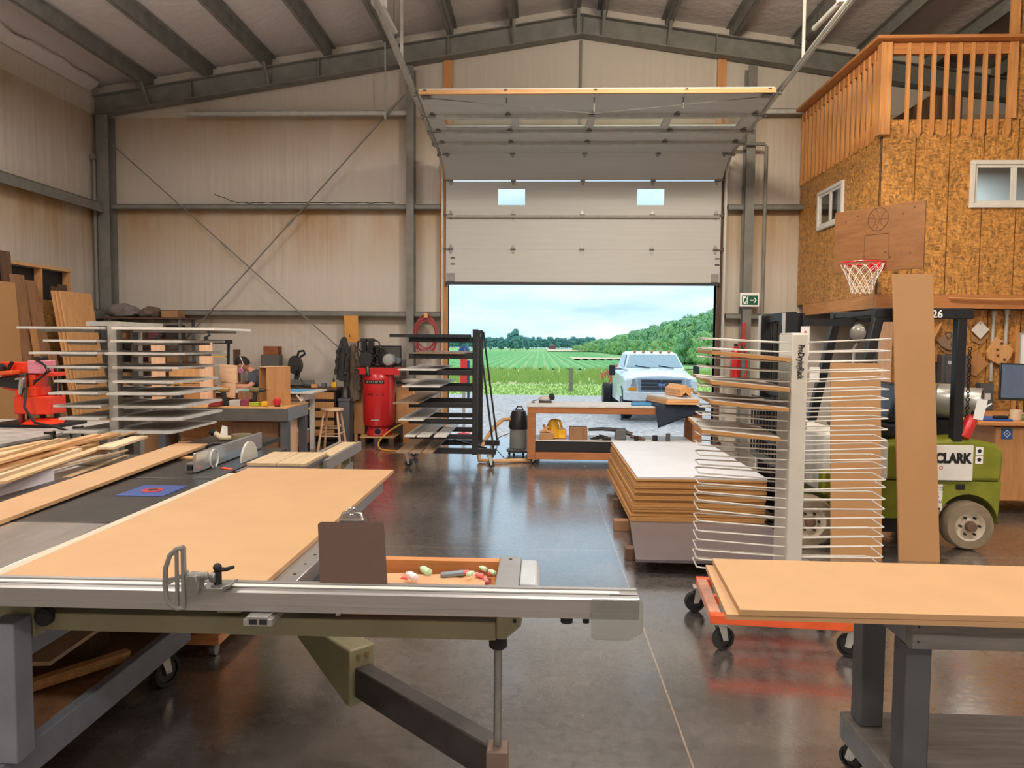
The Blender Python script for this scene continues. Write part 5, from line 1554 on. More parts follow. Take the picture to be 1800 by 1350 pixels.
b.build('guard_frame', black_paint, AC)
MB().lathe([(.03, -.02), (.08, -.01), (.10, .02), (.10, .16), (.09, .2)], (PX + .18, PY - .14, 1.335), (0, 1, 0), 24).build('motor', M('motor_grey', (150, 152, 150), .5), AC)
MB().box(PX + .12, PX + .24, PY - .1, PY + .04, 1.21, 1.26).build('motor_mount', dark_plastic, AC)
MB().lathe([(.055, 0), (.055, .12)], (PX + .31, PY - .05, 1.33), (0, 1, 0), 16).build('capacitor', M('cap_blue_grey', (92, 104, 112), .5), AC)
MB().tube([(PX - .14, PY - .21, 1.22), (PX - .13, PY - .24, 1.15), (PX - .12, PY - .24, 1.09)], .03, 8).build('regulator', chain_m, AC)
MB().cyl((PX - .36, PY - .1, 1.19), (PX - .30, PY - .1, 1.19), .03).build('check_valve', chain_m, AC)
# panels leaning either side
panel([(-3.05, 11.95, .12), (-2.87, 11.95, .12), (-2.87, 12.05, .90), (-3.05, 12.05, .90)], (0, .02, -.003), ply_tan, 'narrow tan panel standing between the grey bin and the compressor', 'plywood_sheet')
solo(MB().box(-3.04, -2.99, 11.95, 12.0, 0, .118), 'timber_block', pine, 'short pine foot under the narrow tan panel, next to the grey bin', 'block')
solo(MB().box(-2.93, -2.88, 11.95, 12.0, 0, .118), 'timber_block', pine, 'short pine foot under the narrow tan panel, next to the pallet', 'block')
panel([(-2.36, 11.95, .3), (-2.05, 11.95, .3), (-2.05, 12.06, .93), (-2.36, 12.06, .93)], (0, .02, -.003), ply_tan, 'tan panel standing between the compressor and the black rack', 'plywood_sheet')
solo(MB().box(-2.20, -1.86, 11.75, 12.0, .0, .299), 'plywood_box', ply_tan, 'low plywood box on the floor behind the boards of the black rack', 'box', bev=.003)
t = thing('nail_gun', 'grey and yellow tool lying on the tan panel beside the compressor', 'power tool', (-2.05, 11.95, .93))
MB().ball((-2.12, 12.0, .985), .08, 2, (2.1, .7, .6)).build('body', M('tool_light_grey', (176, 172, 166)), t)
MB().box(-2.02, -1.93, 11.93, 12.0, .94, 1.0).build('cap', yellow_plastic, t, .012)
MB().box(-2.36, -2.2, 11.98, 12.04, .94, .98).build('handle', rubber, t, .012)
# yellow hose
pts = []
ctrl = [(-2.06, 11.75, .95), (-2.0, 11.6, .82), (-1.93, 11.45, .62), (-1.98, 11.3, .45), (-2.25, 11.15, .30), (-2.42, 11.05, .14), (-2.40, 10.95, .03), (-2.2, 10.85, .012), (-1.9, 10.85, .012), (-1.5, 10.95, .012)]
for i in range(len(ctrl) - 1):
    p0, p1, p2, p3 = (Vector(ctrl[max(0, min(len(ctrl) - 1, i + j))]) for j in (-1, 0, 1, 2))
    for k in range(6):
        u = k / 6
        pts.append(.5 * ((2 * p1) + (p2 - p0) * u + (2 * p0 - 5 * p1 + 4 * p2 - p3) * u * u + (3 * p1 - p0 - 3 * p2 + p3) * u ** 3))
solo(MB().tube(pts, .012, 8), 'air_hose', hose_yellow, 'yellow air hose looping down to the floor beside the compressor', 'hose')
# coiled red hose on the wall
b = MB()
rr2 = random.Random(3)
for k in range(7):
    cx_ = -1.87 + rr2.uniform(-.02, .02)
    w, h = .165 + rr2.uniform(-.03, .03), .29 + rr2.uniform(-.04, .02)
    b.tube([(cx_ + w * math.cos(a / 28 * 2 * PI), YB - .24 - .012 * k, 1.80 + h * math.sin(a / 28 * 2 * PI) - (.02 * k)) for a in range(28)], .011, 6, True)
t = thing('hose_coil', 'coil of faded red hose hanging on the wall post beside the door', 'hose', (-1.87, YB - .25, 1.4))
b.build('coil', hose_red, t)
MB().box(-1.9, -1.84, YB - .34, YB - .2, 2.02, 2.1).build('hook', pine, t)

# jackets, bin and board by the bench end
t = thing('hook_board', 'orange-yellow varnished board fixed on the lower girt above the hanging jackets', 'board', (-3.2, YB - .22, 1.6))
MB().prism([(-3.23, YB - .215, 2.05), (-3.0, YB - .215, 2.05), (-2.99, YB - .215, 1.66), (-3.02, YB - .215, 1.61), (-3.18, YB - .215, 1.61), (-3.22, YB - .215, 1.66)], (0, -.03, 0)).build('board', M('varnished_board', (202, 140, 62), .45, 0, .08, 5), t, .004)
MB().tube([(-3.12, YB - .25, 1.72), (-3.12, YB - .31, 1.71), (-3.12, YB - .33, 1.75)], .008, 6).build('hook', chrome, t)
def garment(name, cx_, y, ztop, zbot, w, mat, label, seed, lean):
    """a coat on a hook: gathered at the collar, folds down the body, two limp sleeves"""
    def f(u, v):
        a = u * 2 * PI
        fold = 1 + .22 * math.sin(a * 4 + seed) * min(1, v * 2) + .12 * noise.noise(Vector((math.cos(a) * 2, v * 4, seed)))
        wd = w * (.30 + .70 * min(1, v / .30) ** .5) * (1 + .10 * math.sin(v * 5 + seed))
        hem = .05 * math.sin(a * 2 + seed) * max(0, v - .7)
        return (cx_ + lean * v + wd * math.cos(a) * fold, y + .55 * wd * math.sin(a) * fold, ztop + (zbot - ztop) * v + hem)
    b = MB().grid(f, 44, 18)
    for s_ in (-1, 1):
        n_ = 9
        pts = [(cx_ + s_ * w * (.55 + .55 * min(1, k / 2)) + lean * k / n_ + .012 * math.sin(k * 2 + seed), y - .04 + .012 * math.cos(k * 2.3), ztop - .14 - (ztop - zbot) * .66 * k / n_) for k in range(n_ + 1)]
        b.tube(pts, w * .42, 10, r_end=w * .36)
    return solo(b, name, mat, label, 'jacket')
garment('jacket', -3.17, YB - .46, 1.70, 1.0, .072, cloth_dark, 'black jacket hanging from the yellow hook board', 1., -.05)
garment('coveralls', -3.06, YB - .33, 1.58, .66, .095, brown_cloth, 'brown work coveralls hanging beside the black jacket', 2.4, 0)
t = thing('waste_bin', 'tall dark grey bin on the floor under the hanging jackets', 'bin', (-3.2, 11.85, 0))
MB().prism([(-3.24, 11.72, .0), (-3.06, 11.72, .0), (-3.06, 11.95, .0), (-3.24, 11.95, .0)], (0, 0, .66)).build('body', M('bin_grey', (84, 84, 88), .6), t, .012)
MB().box(-3.25, -3.05, 11.71, 11.96, .661, .71).build('rim', M('bin_grey', (84, 84, 88)), t, .008)
solo(MB().tube([(-3.16, 11.85, .72), (-3.14, 11.95, 1.28)], .014, 8).lathe([(.08, 0), (.06, .14), (.02, .2)], (-3.16, 11.84, .711), (.03, .15, .98), 10), 'broom', dark_plastic, 'dark broom standing upright in the grey bin', 'broom')

# stool
t = thing('stool', 'round wooden stool with four splayed legs standing beside the workbench', 'stool', (-3.12, 10.95, 0))
MB().lathe([(.15, .585), (.17, .595), (.175, .61), (.17, .622), (.14, .628)], (-3.12, 10.95, 0), seg=28).build('seat', maple_x, t)
for sx, sy in ((-1, -1), (1, -1), (1, 1), (-1, 1)):
    MB().tube([(-3.12 + sx * .10, 10.95 + sy * .09, .59), (-3.12 + sx * .17, 10.95 + sy * .17, 0)], .016, 8, r_end=.019).build('leg', maple, t)
for z, k in ((.22, .145), (.34, .13)):
    MB().tube([(-3.12 - k, 10.95 - k, z), (-3.12 + k, 10.95 - k, z)], .010, 6).tube([(-3.12 - k, 10.95 + k, z), (-3.12 + k, 10.95 + k, z)], .010, 6).build('stretcher', maple_x, t)
    MB().tube([(-3.12 - k, 10.95 - k, z + .04), (-3.12 - k, 10.95 + k, z + .04)], .010, 6).tube([(-3.12 + k, 10.95 - k, z + .04), (-3.12 + k, 10.95 + k, z + .04)], .010, 6).build('stretcher', maple_x, t)

# drawer cabinet and counter along the door wall
t = thing('drawer_cabinet', 'tan drawer cabinet with a black top behind the stool', 'cabinet', (-3.6, 11.9, 0))
MB().box(-4.25, -3.28, 11.74, 12.08, .06, .84).build('carcass', black_paint, t)
for k in range(5):
    MB().box(-3.64, -3.31, 11.72, 11.738, .10 + k * .15, .205 + k * .15).build('drawer', ply_tan, t, .003)
MB().box(-5.6, -3.26, 11.70, 12.09, .845, .88).build('counter_top', dark_wood, t, .003)
MB().box(-5.6, -5.5, 11.72, 12.08, 0, .844).build('end_panel', dark_wood, t)
t = thing('glue_bottle', 'yellow bottle with a dark nozzle on the counter behind the stool', 'bottle', (-3.38, 11.75, .88))
MB().box(-3.36, -3.28, 11.74, 11.80, .881, .98).build('bottle', yellow_plastic, t, .012)
MB().lathe([(.02, .98), (.008, 1.04)], (-3.32, 11.75, 0)).build('nozzle', paint_black, t)
solo(MB().box(-3.52, -3.45, 11.73, 11.82, .881, .95), 'tin_box', grey_plastic, 'small grey tin on the counter next to the yellow bottle', 'tin', bev=.004)
solo(MB().box(-3.68, -3.58, 11.72, 11.8, .881, .935), 'wood_block', pine, 'small pine block on the counter, second along from the yellow bottle', 'block', bev=.003)
solo(MB().tube([(-3.80, 11.75, .91), (-3.70, 11.73, .90)], .028, 8), 'hand_tool', dark_plastic, 'dark hand tool lying on the counter beside the pine block', 'tool')
# mitre saw
t = thing('mitre_saw', 'black mitre saw with its arm raised on the counter behind the cabinet box', 'mitre saw', (-3.98, 11.85, .88))
MB().lathe([(.16, .882), (.16, .92)], (-3.95, 11.88, 0), seg=24).build('turntable', chain_m, t)
MB().box(-4.2, -3.66, 11.80, 11.84, .92, 1.0).build('saw_fence', alu_dull, t)
MB().prism([(-4.02, 11.85, .92), (-3.96, 11.85, .92), (-3.90, 11.85, 1.15), (-3.98, 11.85, 1.2)], (0, .06, 0)).build('arm', dark_plastic, t, .01)
MB().lathe([(.03, -.03), (.15, -.025), (.155, 0), (.15, .025), (.03, .03)], (-3.97, 11.84, 1.24), (.55, 1, 0), 24).build('blade_guard', M('guard_dark_grey', (74, 72, 70), .45, .2), t)
MB().lathe([(.05, -.02), (.055, .1), (.04, .12)], (-3.93, 11.76, 1.20), (0, 1, 0), 16).build('motor', dark_plastic, t)
MB().tube([(-3.93, 11.8, 1.36), (-3.90, 11.8, 1.46), (-3.82, 11.8, 1.47), (-3.80, 11.8, 1.42), (-3.88, 11.8, 1.37)], .02, 8).build('handle', rubber, t)
MB().tube([(-3.93, 11.78, 1.14), (-3.83, 11.7, 1.0), (-3.80, 11.68, .90)], .006, 6).build('cord', rubber, t)
solo(MB().box(-4.55, -4.25, 11.85, 12.05, .881, 1.40), 'tool_case', M('case_dark_grey', (88, 86, 84), .6), 'tall dark grey case with ribbed front on the counter behind the cabinet box', 'case', bev=.01)
solo(MB().box(-4.50, -4.38, 11.85, 12.04, 1.401, 1.54).box(-4.38, -4.26, 11.85, 12.04, 1.401, 1.54), 'carton', M('carton_orange_brown', (150, 84, 46), .7, 0, .5, 4), 'orange and black carton on top of the dark grey case', 'carton', bev=.003)
solo(MB().box(-5.04, -4.94, 11.95, 12.0, .881, 1.48), 'post_block', dark_wood, 'dark upright board behind the head of the seated person', 'board')

# ================================================================== MAIN WORKBENCH (left of centre)
WB = thing('workbench', 'large workbench with a deep dark grey apron covered in drills and cabinet parts', 'workbench', (-4.2, 9.65, 0))
x0, x1, y0, y1 = -5.3, -3.2, 9.2, 10.08
dark_apron = M('dark_grey_apron', (84, 80, 76), .5, 0, .25, 3)
MB().box(x0, x1, y0, y1, .775, .795).build('top', ply_lite, WB, .002)
MB().box(x0, x1, y0, y0 + .04, .615, .774).build('front_apron', dark_apron, WB, .004)
MB().box(x0, x1, y1 - .04, y1, .615, .774).build('rear_apron', dark_apron, WB, .004)
for x in (x0, x1 - .04):
    MB().box(x, x + .04, y0 + .041, y1 - .041, .615, .774).build('side_apron', M('steel_grey_paint', (128, 138, 146), .4, .2, .1), WB, .004)
for x in (x0 + .41, x1 - .10):
    for y in (y0 + .042, y1 - .142):
        MB().box(x, x + .095, y, y + .10, 0, .614).build('leg', M('leg_dark_paint', (76, 78, 82), .5, 0, .1), WB, .004)
MB().box(x1 - .13, x1 - .105, y0 + .16, y1 - .16, .02, .60).build('side_panel', maple, WB)
# stored under it
solo(MB().box(-4.08, -3.42, 9.5, 9.54, .06, .56), 'plywood_board', brown_ply, 'brown panel standing on edge under the workbench', 'panel', bev=.003)
solo(MB().box(-4.1, -3.36, 9.56, 9.60, .05, .59), 'panel_board', maple_x, 'pale panel standing behind the brown one under the workbench', 'panel', bev=.002)
solo(MB().box(-4.78, -4.12, 9.62, 9.92, .04, .57), 'storage_cabinet', ply_tan, 'tan plywood cabinet standing under the workbench', 'cabinet', bev=.003)
solo(MB().box(-4.66, -4.14, 9.3, 9.58, .02, .33), 'carton', cardboard, 'brown cardboard carton on the floor under the workbench', 'carton', bev=.004)
solo(MB().box(-5.3, -4.95, 9.5, 9.9, .0, .45), 'carton', cardboard, 'brown carton under the workbench behind the grey panel rack', 'carton', bev=.004)
# cabinet carcass being assembled
CB = thing('cabinet_carcass', 'unfinished maple cabinet carcass with two tall uprights clamped on the workbench', 'cabinet', (-4.5, 9.5, .796))
MB().box(-4.39, -4.22, 9.36, 9.385, .797, 1.63).build('upright', maple, CB, .002)
MB().box(-5.10, -4.92, 9.50, 9.525, .797, 1.63).build('upright', maple, CB, .002)
MB().box(-4.915, -4.395, 9.40, 9.42, 1.605, 1.63).build('top_rail', ply_lite, CB)
MB().box(-4.915, -4.30, 9.60, 9.62, 1.06, 1.31).build('back_panel', ply_lite, CB, .002)
MB().box(-4.915, -4.30, 9.60, 9.62, .822, 1.052).build('back_panel', ply_tan, CB, .002)
MB().box(-4.915, -4.22, 9.386, 9.66, .797, .82).build('bottom_board', maple_x, CB)
t = thing('drawer_box', 'pale maple drawer box tipped on end beside the seated person', 'drawer', (-3.98, 9.75, .796))
t2 = [( -4.03, 9.74, .88), (-3.84, 9.70, .86), (-3.83, 9.70, 1.06), (-4.04, 9.74, 1.08)]
MB().prism(t2, (0, .03, 0)).build('lower_face', maple_x, t, .002)
MB().prism([(-4.05, 9.73, 1.083), (-3.81, 9.70, 1.063), (-3.81, 9.70, 1.30), (-4.06, 9.73, 1.315)], (0, .03, 0)).build('upper_face', maple_x, t, .002)
MB().prism([(-4.03, 9.77, .797), (-3.84, 9.73, .797), (-3.84, 9.73, .86), (-4.03, 9.77, .88)], (0, .12, 0)).build('block', dark_wood, t)
t.location.x -= .235; t.location.z -= .0
for x, y in ((-4.30, 9.37), (-5.01, 9.51)):
    b = MB().bar((x - .03, y, 1.66), (x + .05, y, 1.70), .03, .02); b.tube([(x + .03, y, 1.69), (x + .05, y, 1.76), (x + .01, y, 1.735)], .010, 6); b.bar((x - .02, y, 1.632), (x + .02, y, 1.66), .02, .03)
    solo(b, 'spring_clamp', dark_plastic, 'dark spring clamp gripping the top of the %s maple upright' % ('wider front' if x > -4.6 else 'rear'), 'clamp')
# open box
OB = thing('open_box', 'tan plywood box with an open dark side standing on end on the workbench', 'box', (-3.48, 9.55, .796))
def obx(a0, a1, b0, b1, z0, z1, nm, m_):
    MB().box(-3.48 + a0, -3.48 + a1, 9.55 + b0, 9.55 + b1, z0, z1).build(nm, m_, OB, .001)
w = .155
obx(-w, w, -w, -w + .016, .797, 1.30, 'side_board', ply_tan); obx(-w, w, w - .016, w, .797, 1.30, 'side_board', ply_tan)
obx(w - .016, w, -w + .016, w - .016, .797, 1.30, 'back_board', ply_tan)
obx(-w, w - .016, -w + .016, w - .016, 1.284, 1.30, 'top_board', maple_x); obx(-w, w - .016, -w + .016, w - .016, .797, .813, 'bottom_board', ply_tan)
OB.rotation_euler = (0, 0, math.radians(38))
# cordless drills
def drill(name, label, loc, rz, body, batt):
    t = thing(name, label, 'drill', (0, 0, 0))
    MB().lathe([(.020, -.035), (.034, -.03), (.037, .0), (.037, .075), (.03, .10), (.012, .105)], (0, 0, .205), (1, 0, 0), 16).build('motor_body', body, t)
    MB().lathe([(.010, -.105), (.020, -.10), (.025, -.07), (.026, -.036)], (0, 0, .205), (1, 0, 0), 14).build('chuck', dark_plastic, t)
    MB().cyl((-.17, 0, .205), (-.106, 0, .205), .003, .005, 6).build('bit', chrome, t)
    MB().prism([(.0, -.018, .19), (.055, -.018, .19), (.075, -.018, .05), (.025, -.018, .05)], (0, .036, 0)).build('grip', dark_plastic, t, .008)
    MB().box(-.025, .105, -.035, .035, .0, .05).build('battery', batt, t, .006)
    t.location = loc; t.rotation_euler = (0, 0, rz)
    return t
drill('cordless_drill', 'cordless drill with a tan motor next to the tall maple upright', (-4.10, 9.33, .797), .15, M('drill_tan', (150, 116, 66), .5), dark_plastic)
drill('cordless_drill', 'cordless drill with a lime-yellow battery beside the open plywood box', (-3.61, 9.30, .797), math.pi - .1, M('drill_olive', (110, 96, 60), .5), M('battery_lime', (160, 170, 40), .5))
drill('cordless_drill', 'yellow cordless drill behind the grey panel rack', (-4.72, 9.36, .882), -.2, yellow_plastic, dark_plastic)
t = thing('tape_measure', 'yellow tape measure beside the lime-battery drill', 'tape measure', (-3.33, 9.24, .796))
MB().box(-3.54, -3.46, 9.215, 9.265, .797, .865).build('case', yellow_plastic, t, .015)
t = thing('tape_measure', 'red and black tape measure in front of the open plywood box', 'tape measure', (-3.1, 9.24, .796))
MB().lathe([(.042, -.025), (.05, -.02), (.05, .02), (.042, .025)], (-3.34, 9.25, .862), (0, 1, 0), 16).build('case', red_paint, t)
MB().box(-3.37, -3.31, 9.225, 9.275, .797, .815).build('base', dark_plastic, t)
t.location = t.location
t = thing('red_clamp', 'red clamp hanging over the front edge of the workbench', 'clamp', (-3.98, 9.2, .78))
MB().prism([(-4.08, 9.16, .798), (-3.92, 9.16, .80), (-3.91, 9.16, .875), (-4.02, 9.16, .87)], (0, .12, 0)).build('jaw', M('dull_red', (140, 40, 40), .5), t, .01)
MB().bar((-4.05, 9.17, .77), (-4.16, 9.14, .70), .03, .03).build('handle', dark_plastic, t)
MB().prism([(-4.05, 9.15, .72), (-3.98, 9.15, .76), (-3.96, 9.15, .75), (-4.06, 9.15, .69)], (0, .01, 0)).build('paper_tab', paper, t)
t.location.x -= .13
solo(MB().box(-3.97, -3.83, 9.27, 9.42, .797, .87), 'small_box', M('parcel_white_grey', (170, 166, 160), .6), 'small grey carton on the bench between the two drills', 'carton', bev=.004)
solo(MB().box(-3.82, -3.72, 9.27, 9.40, .797, .88), 'small_box', M('magenta_box', (132, 50, 74), .6), 'small magenta box on the bench beside the lime-battery drill', 'box', bev=.004)
solo(MB().box(-4.02, -3.74, 9.66, 9.70, .797, .96), 'panel_offcut', brown_ply, 'low brown panel offcut standing on the bench behind the small boxes', 'panel', bev=.002)
solo(MB().tube([(-3.16 - .1, 9.95, .81), (-3.25 - .06, 9.9, .90)], .012, 6), 'marker_pen', paper, 'white marker leaning on the bench beside the open plywood box', 'pen')
solo(MB().box(-4.84, -4.58, 9.25, 9.375, .797, .88), 'tool_tray', blue_plastic, 'blue plastic tray on the workbench behind the grey panel rack', 'tray', bev=.008)
# lamp-like stand and stool-like black frame behind
t = thing('work_stand', 'black folding work stand behind the maple uprights', 'stand', (-4.75, 10.6, .9))
for x in (-4.93, -4.62):
    MB().bar((x, 10.75, .907), (x + .02, 10.75, 1.60), .03, .03).build('leg', black_paint, t)
MB().box(-4.98, -4.56, 10.70, 10.80, 1.58, 1.64).build('top_bar', black_paint, t, .005)
MB().box(-4.90, -4.64, 10.72, 10.78, 1.38, 1.40).build('shelf_bar', yellow_plastic, t)

# ================================================================== WHITE TABLE AND THE SEATED PERSON
WT = thing('white_table', 'white table behind the workbench where the person works', 'table', (-4.3, 10.7, 0))
MB().box(-5.4, -3.22, 10.35, 11.05, .88, .905).build('top', white_paint, WT, .004)
MB().box(-3.42, -3.38, 10.40, 11.0, .78, .879).build('side_apron', M('apron_pale', (226, 216, 204), .5), WT)
MB().box(-5.3, -3.421, 10.40, 10.44, .78, .879).build('front_apron', brown_ply, WT)
for x in (-3.46, -5.35):
    for y in (10.46, 10.92):
        MB().box(x, x + .07, y, y + .07, 0, .779).build('leg', white_paint, WT, .004)
solo(MB().prism([(-3.75, 10.42, .906), (-3.42, 10.38, .906), (-3.36, 10.98, .906), (-3.75, 11.0, .906)], (0, 0, .006)), 'cutting_mat', M('light_blue_mat', (96, 170, 214), .5, 0, .08), 'light blue mat on the white table behind the open plywood box', 'mat')
solo(MB().prism([(-4.35, 10.5, .906), (-3.95, 10.45, .906), (-3.95, 10.9, .906), (-4.35, 10.95, .906)], (0, 0, .006)), 'cutting_mat', M('mint_mat', (140, 206, 200), .5, 0, .08), 'mint green mat on the white table in front of the person', 'mat')
solo(MB().prism([(-4.95, 10.80, .906), (-4.6, 10.80, .906), (-4.6, 11.02, .906), (-4.95, 11.02, .906)], (0, 0, .02)), 'wood_blank', maple_x, 'pale wood blank the person is working on', 'board', bev=.002)
t = thing('low_cart', 'low pale wooden cart with red casters under the white table', 'cart', (-3.5, 10.8, 0))
MB().box(-3.80, -3.48, 10.55, 10.98, .10, .30).build('body', maple, t, .004)
MB().box(-3.81, -3.47, 10.54, 10.99, .301, .32).build('top', paper, t)
for y in (10.62, 10.90):
    MB().lathe([(.045, -.015), (.045, .015)], (-3.50, y, .045), (1, 0, 0), 16).build('caster', red_paint, t)
    MB().lathe([(.045, -.015), (.045, .015)], (-3.76, y, .045), (1, 0, 0), 16).build('caster', red_paint, t)
solo(MB().box(-3.32, -3.26, 10.081, 10.16, .64, .70).cyl((-3.26, 10.13, .67), (-3.20, 10.10, .70), .02), 'work_clamp', yellow_plastic, 'yellow clamp hanging at the back corner of the workbench', 'clamp', bev=.005)

def skin_body(name, verts, edges, mat, parent, sub=2, root=0):
    """one continuous surface grown round a skeleton: verts = (co, radius)"""
    me = bpy.data.meshes.new(name)
    off = Vector((0, 0, 0)); q = parent
    while q is not None: off += Vector(q.location); q = q.parent
    me.from_pydata([Vector(v[0]) - off for v in verts], edges, [])
    o = bpy.data.objects.new(name, me); COL.objects.link(o); o.parent = parent
    me.materials.append(mat)
    sk = o.modifiers.new('skin', 'SKIN'); sk.use_smooth_shade = True
    lay = me.skin_vertices[0] if len(me.skin_vertices) else None
    if lay is None:
        bpy.context.view_layer.objects.active = o
    for i, v in enumerate(verts):
        d = me.skin_vertices[0].data[i]
        r_ = v[1] if isinstance(v[1], tuple) else (v[1], v[1])
        d.radius = r_; d.use_root = (i == root)
    sm = o.modifiers.new('smooth', 'SUBSURF'); sm.levels = sm.render_levels = sub
    return o
PE = thing('person', 'person in grey T-shirt and pink respirator bent over the white table', 'person', (-4.35, 11.75, 0))
hip, chest, neck, head = (-4.30, 11.74, .64), (-4.38, 11.70, .98), (-4.50, 11.64, 1.165), (-4.62, 11.60, 1.27)
V = [(hip, (.155, .12)), ((-4.33, 11.72, .80), (.13, .11)), (chest, (.15, .12)), ((-4.46, 11.66, 1.11), (.09, .08)), (neck, .055), ((-4.56, 11.62, 1.215), .055),
     ((-4.42, 11.50, 1.08), .062), ((-4.40, 11.42, .985), .05), ((-4.42, 11.38, .93), .045), ((-4.58, 11.33, .935), .038), ((-4.72, 11.28, .945), .028),
     ((-4.48, 11.84, 1.06), .062), ((-4.60, 11.90, .97), .048), ((-4.68, 11.80, .945), .04), ((-4.78, 11.60, .945), .032), ((-4.82, 11.45, .95), .027),
     ((-4.30, 11.62, .62), .095), ((-4.70, 11.60, .60), .075), ((-4.74, 11.62, .30), .058), ((-4.74, 11.63, .06), .042), ((-4.86, 11.62, .035), .036),
     ((-4.32, 11.86, .62), .095), ((-4.72, 11.90, .60), .075), ((-4.76, 11.9, .30), .058), ((-4.76, 11.9, .06), .042), ((-4.88, 11.9, .035), .036)]
Ed = [(0, 1), (1, 2), (2, 3), (3, 4), (4, 5), (3, 6), (6, 7), (7, 8), (8, 9), (9, 10), (3, 11), (11, 12), (12, 13), (13, 14), (14, 15), (0, 16), (16, 17), (17, 18), (18, 19), (19, 20), (0, 21), (21, 22), (22, 23), (23, 24), (24, 25)]
body = skin_body('body', V, Ed, skin, PE)
# T-shirt and trousers over the body
skin_body('t_shirt', [(tuple(Vector(hip) + Vector((0, 0, .06))), (.175, .14)), ((-4.33, 11.72, .80), (.155, .135)), (chest, (.17, .145)), ((-4.46, 11.66, 1.11), (.11, .10)), ((-4.49, 11.645, 1.15), .066),
                      ((-4.42, 11.50, 1.08), .078), ((-4.402, 11.43, .99), .068), ((-4.40, 11.405, .965), .064), ((-4.48, 11.84, 1.06), .078), ((-4.58, 11.89, .985), .066)],
          [(0, 1), (1, 2), (2, 3), (3, 4), (3, 5), (5, 6), (6, 7), (3, 8), (8, 9)], tshirt, PE)
skin_body('trousers', [(tuple(Vector(hip) - Vector((0, 0, .0))), (.17, .135)), ((-4.30, 11.62, .62), .11), ((-4.70, 11.60, .60), .09), ((-4.74, 11.62, .30), .075), ((-4.74, 11.63, .09), .07),
                       ((-4.32, 11.86, .62), .11), ((-4.72, 11.90, .60), .09), ((-4.76, 11.9, .30), .075), ((-4.76, 11.9, .09), .07)],
          [(0, 1), (1, 2), (2, 3), (3, 4), (0, 5), (5, 6), (6, 7), (7, 8)], denim, PE)
# head turned towards the work: +x of this little frame looks along the gaze
gz = Vector((-.80, -.25, -.55)).normalized()
side = Vector((0, 0, 1)).cross(gz).normalized(); hu = gz.cross(side).normalized()
hc = Vector(head)
def hp(f, s, u): return hc + gz * f + side * s + hu * u
b = MB()
res = bmesh.ops.create_icosphere(b.b, subdivisions=4, radius=1)
for v in res['verts']:
    p = v.co.copy()
    f, s, u = p.x * .098, p.y * .076, p.z * .112
    if p.z < -.1: s *= 1 - .35 * min(1, (-p.z - .1)); f *= 1 - .06 * (-p.z)
    if p.x > 0: f *= 1 - .10 * abs(p.y)
    nose = math.exp(-((p.y / .17) ** 2) - (((p.z + .12) / .22) ** 2)) if p.x > 0 else 0
    f += .024 * nose
    for es in (-1, 1):
        eye = math.exp(-(((p.y - es * .38) / .17) ** 2) - (((p.z - .1) / .13) ** 2)) if p.x > 0 else 0
        f -= .010 * eye
    mouth = math.exp(-((p.y / .3) ** 2) - (((p.z + .52) / .06) ** 2)) if p.x > 0 else 0
    f -= .004 * mouth
    v.co = hc + gz * f + side * s + hu * u
b.build('head', skin, PE)
for es in (-1, 1):
    MB().ball(hp(.080, es * .029, .012), .011, 2).build('eye', paint_black, PE)
    MB().ball(hp(-.005, es * .076, -.01), .026, 2, (.6, .45, 1.1)).build('ear', skin, PE)
b = MB()
res = bmesh.ops.create_icosphere(b.b, subdivisions=4, radius=1)
kill = []
for v in res['verts']:
    p = v.co.copy()
    cut = .22 if p.x > .2 else (-.45 if p.x < -.2 else -.1)
    if p.z < cut: kill.append(v)
    k = 1.06 + .02 * noise.noise(p * 9)
    v.co = hc + gz * p.x * .098 * k + side * p.y * .076 * k * 1.02 + hu * p.z * .112 * k
bmesh.ops.delete(b.b, geom=kill, context='VERTS')
o = b.build('hair', hair_m, PE)
md = o.modifiers.new('thick', 'SOLIDIFY'); md.thickness = .008; md.offset = 0
pinkm = M('respirator_pink', (214, 140, 180), .5, 0, .05)
MB().lathe([(.05, -.03), (.055, 0), (.045, .03), (.02, .045)], hp(.075, 0, -.055), gz - hu * .35, 20).build('respirator', M('respirator_grey', (150, 130, 140), .5), PE)
for es in (-1, 1):
    MB().lathe([(.02, -.01), (.042, 0), (.044, .018), (.036, .026)], hp(.075, es * .05, -.075), gz * .3 + side * es - hu * .2, 20).build('filter', pinkm, PE)
b = MB().tube([hp(.06, .066, -.05), hp(-.01, .084, -.01), hp(-.03, .07, .08), hp(-.03, 0, .122), hp(-.03, -.07, .08), hp(-.01, -.084, -.01), hp(.06, -.066, -.05)], .007, 6)
b.build('head_strap', paper, PE)
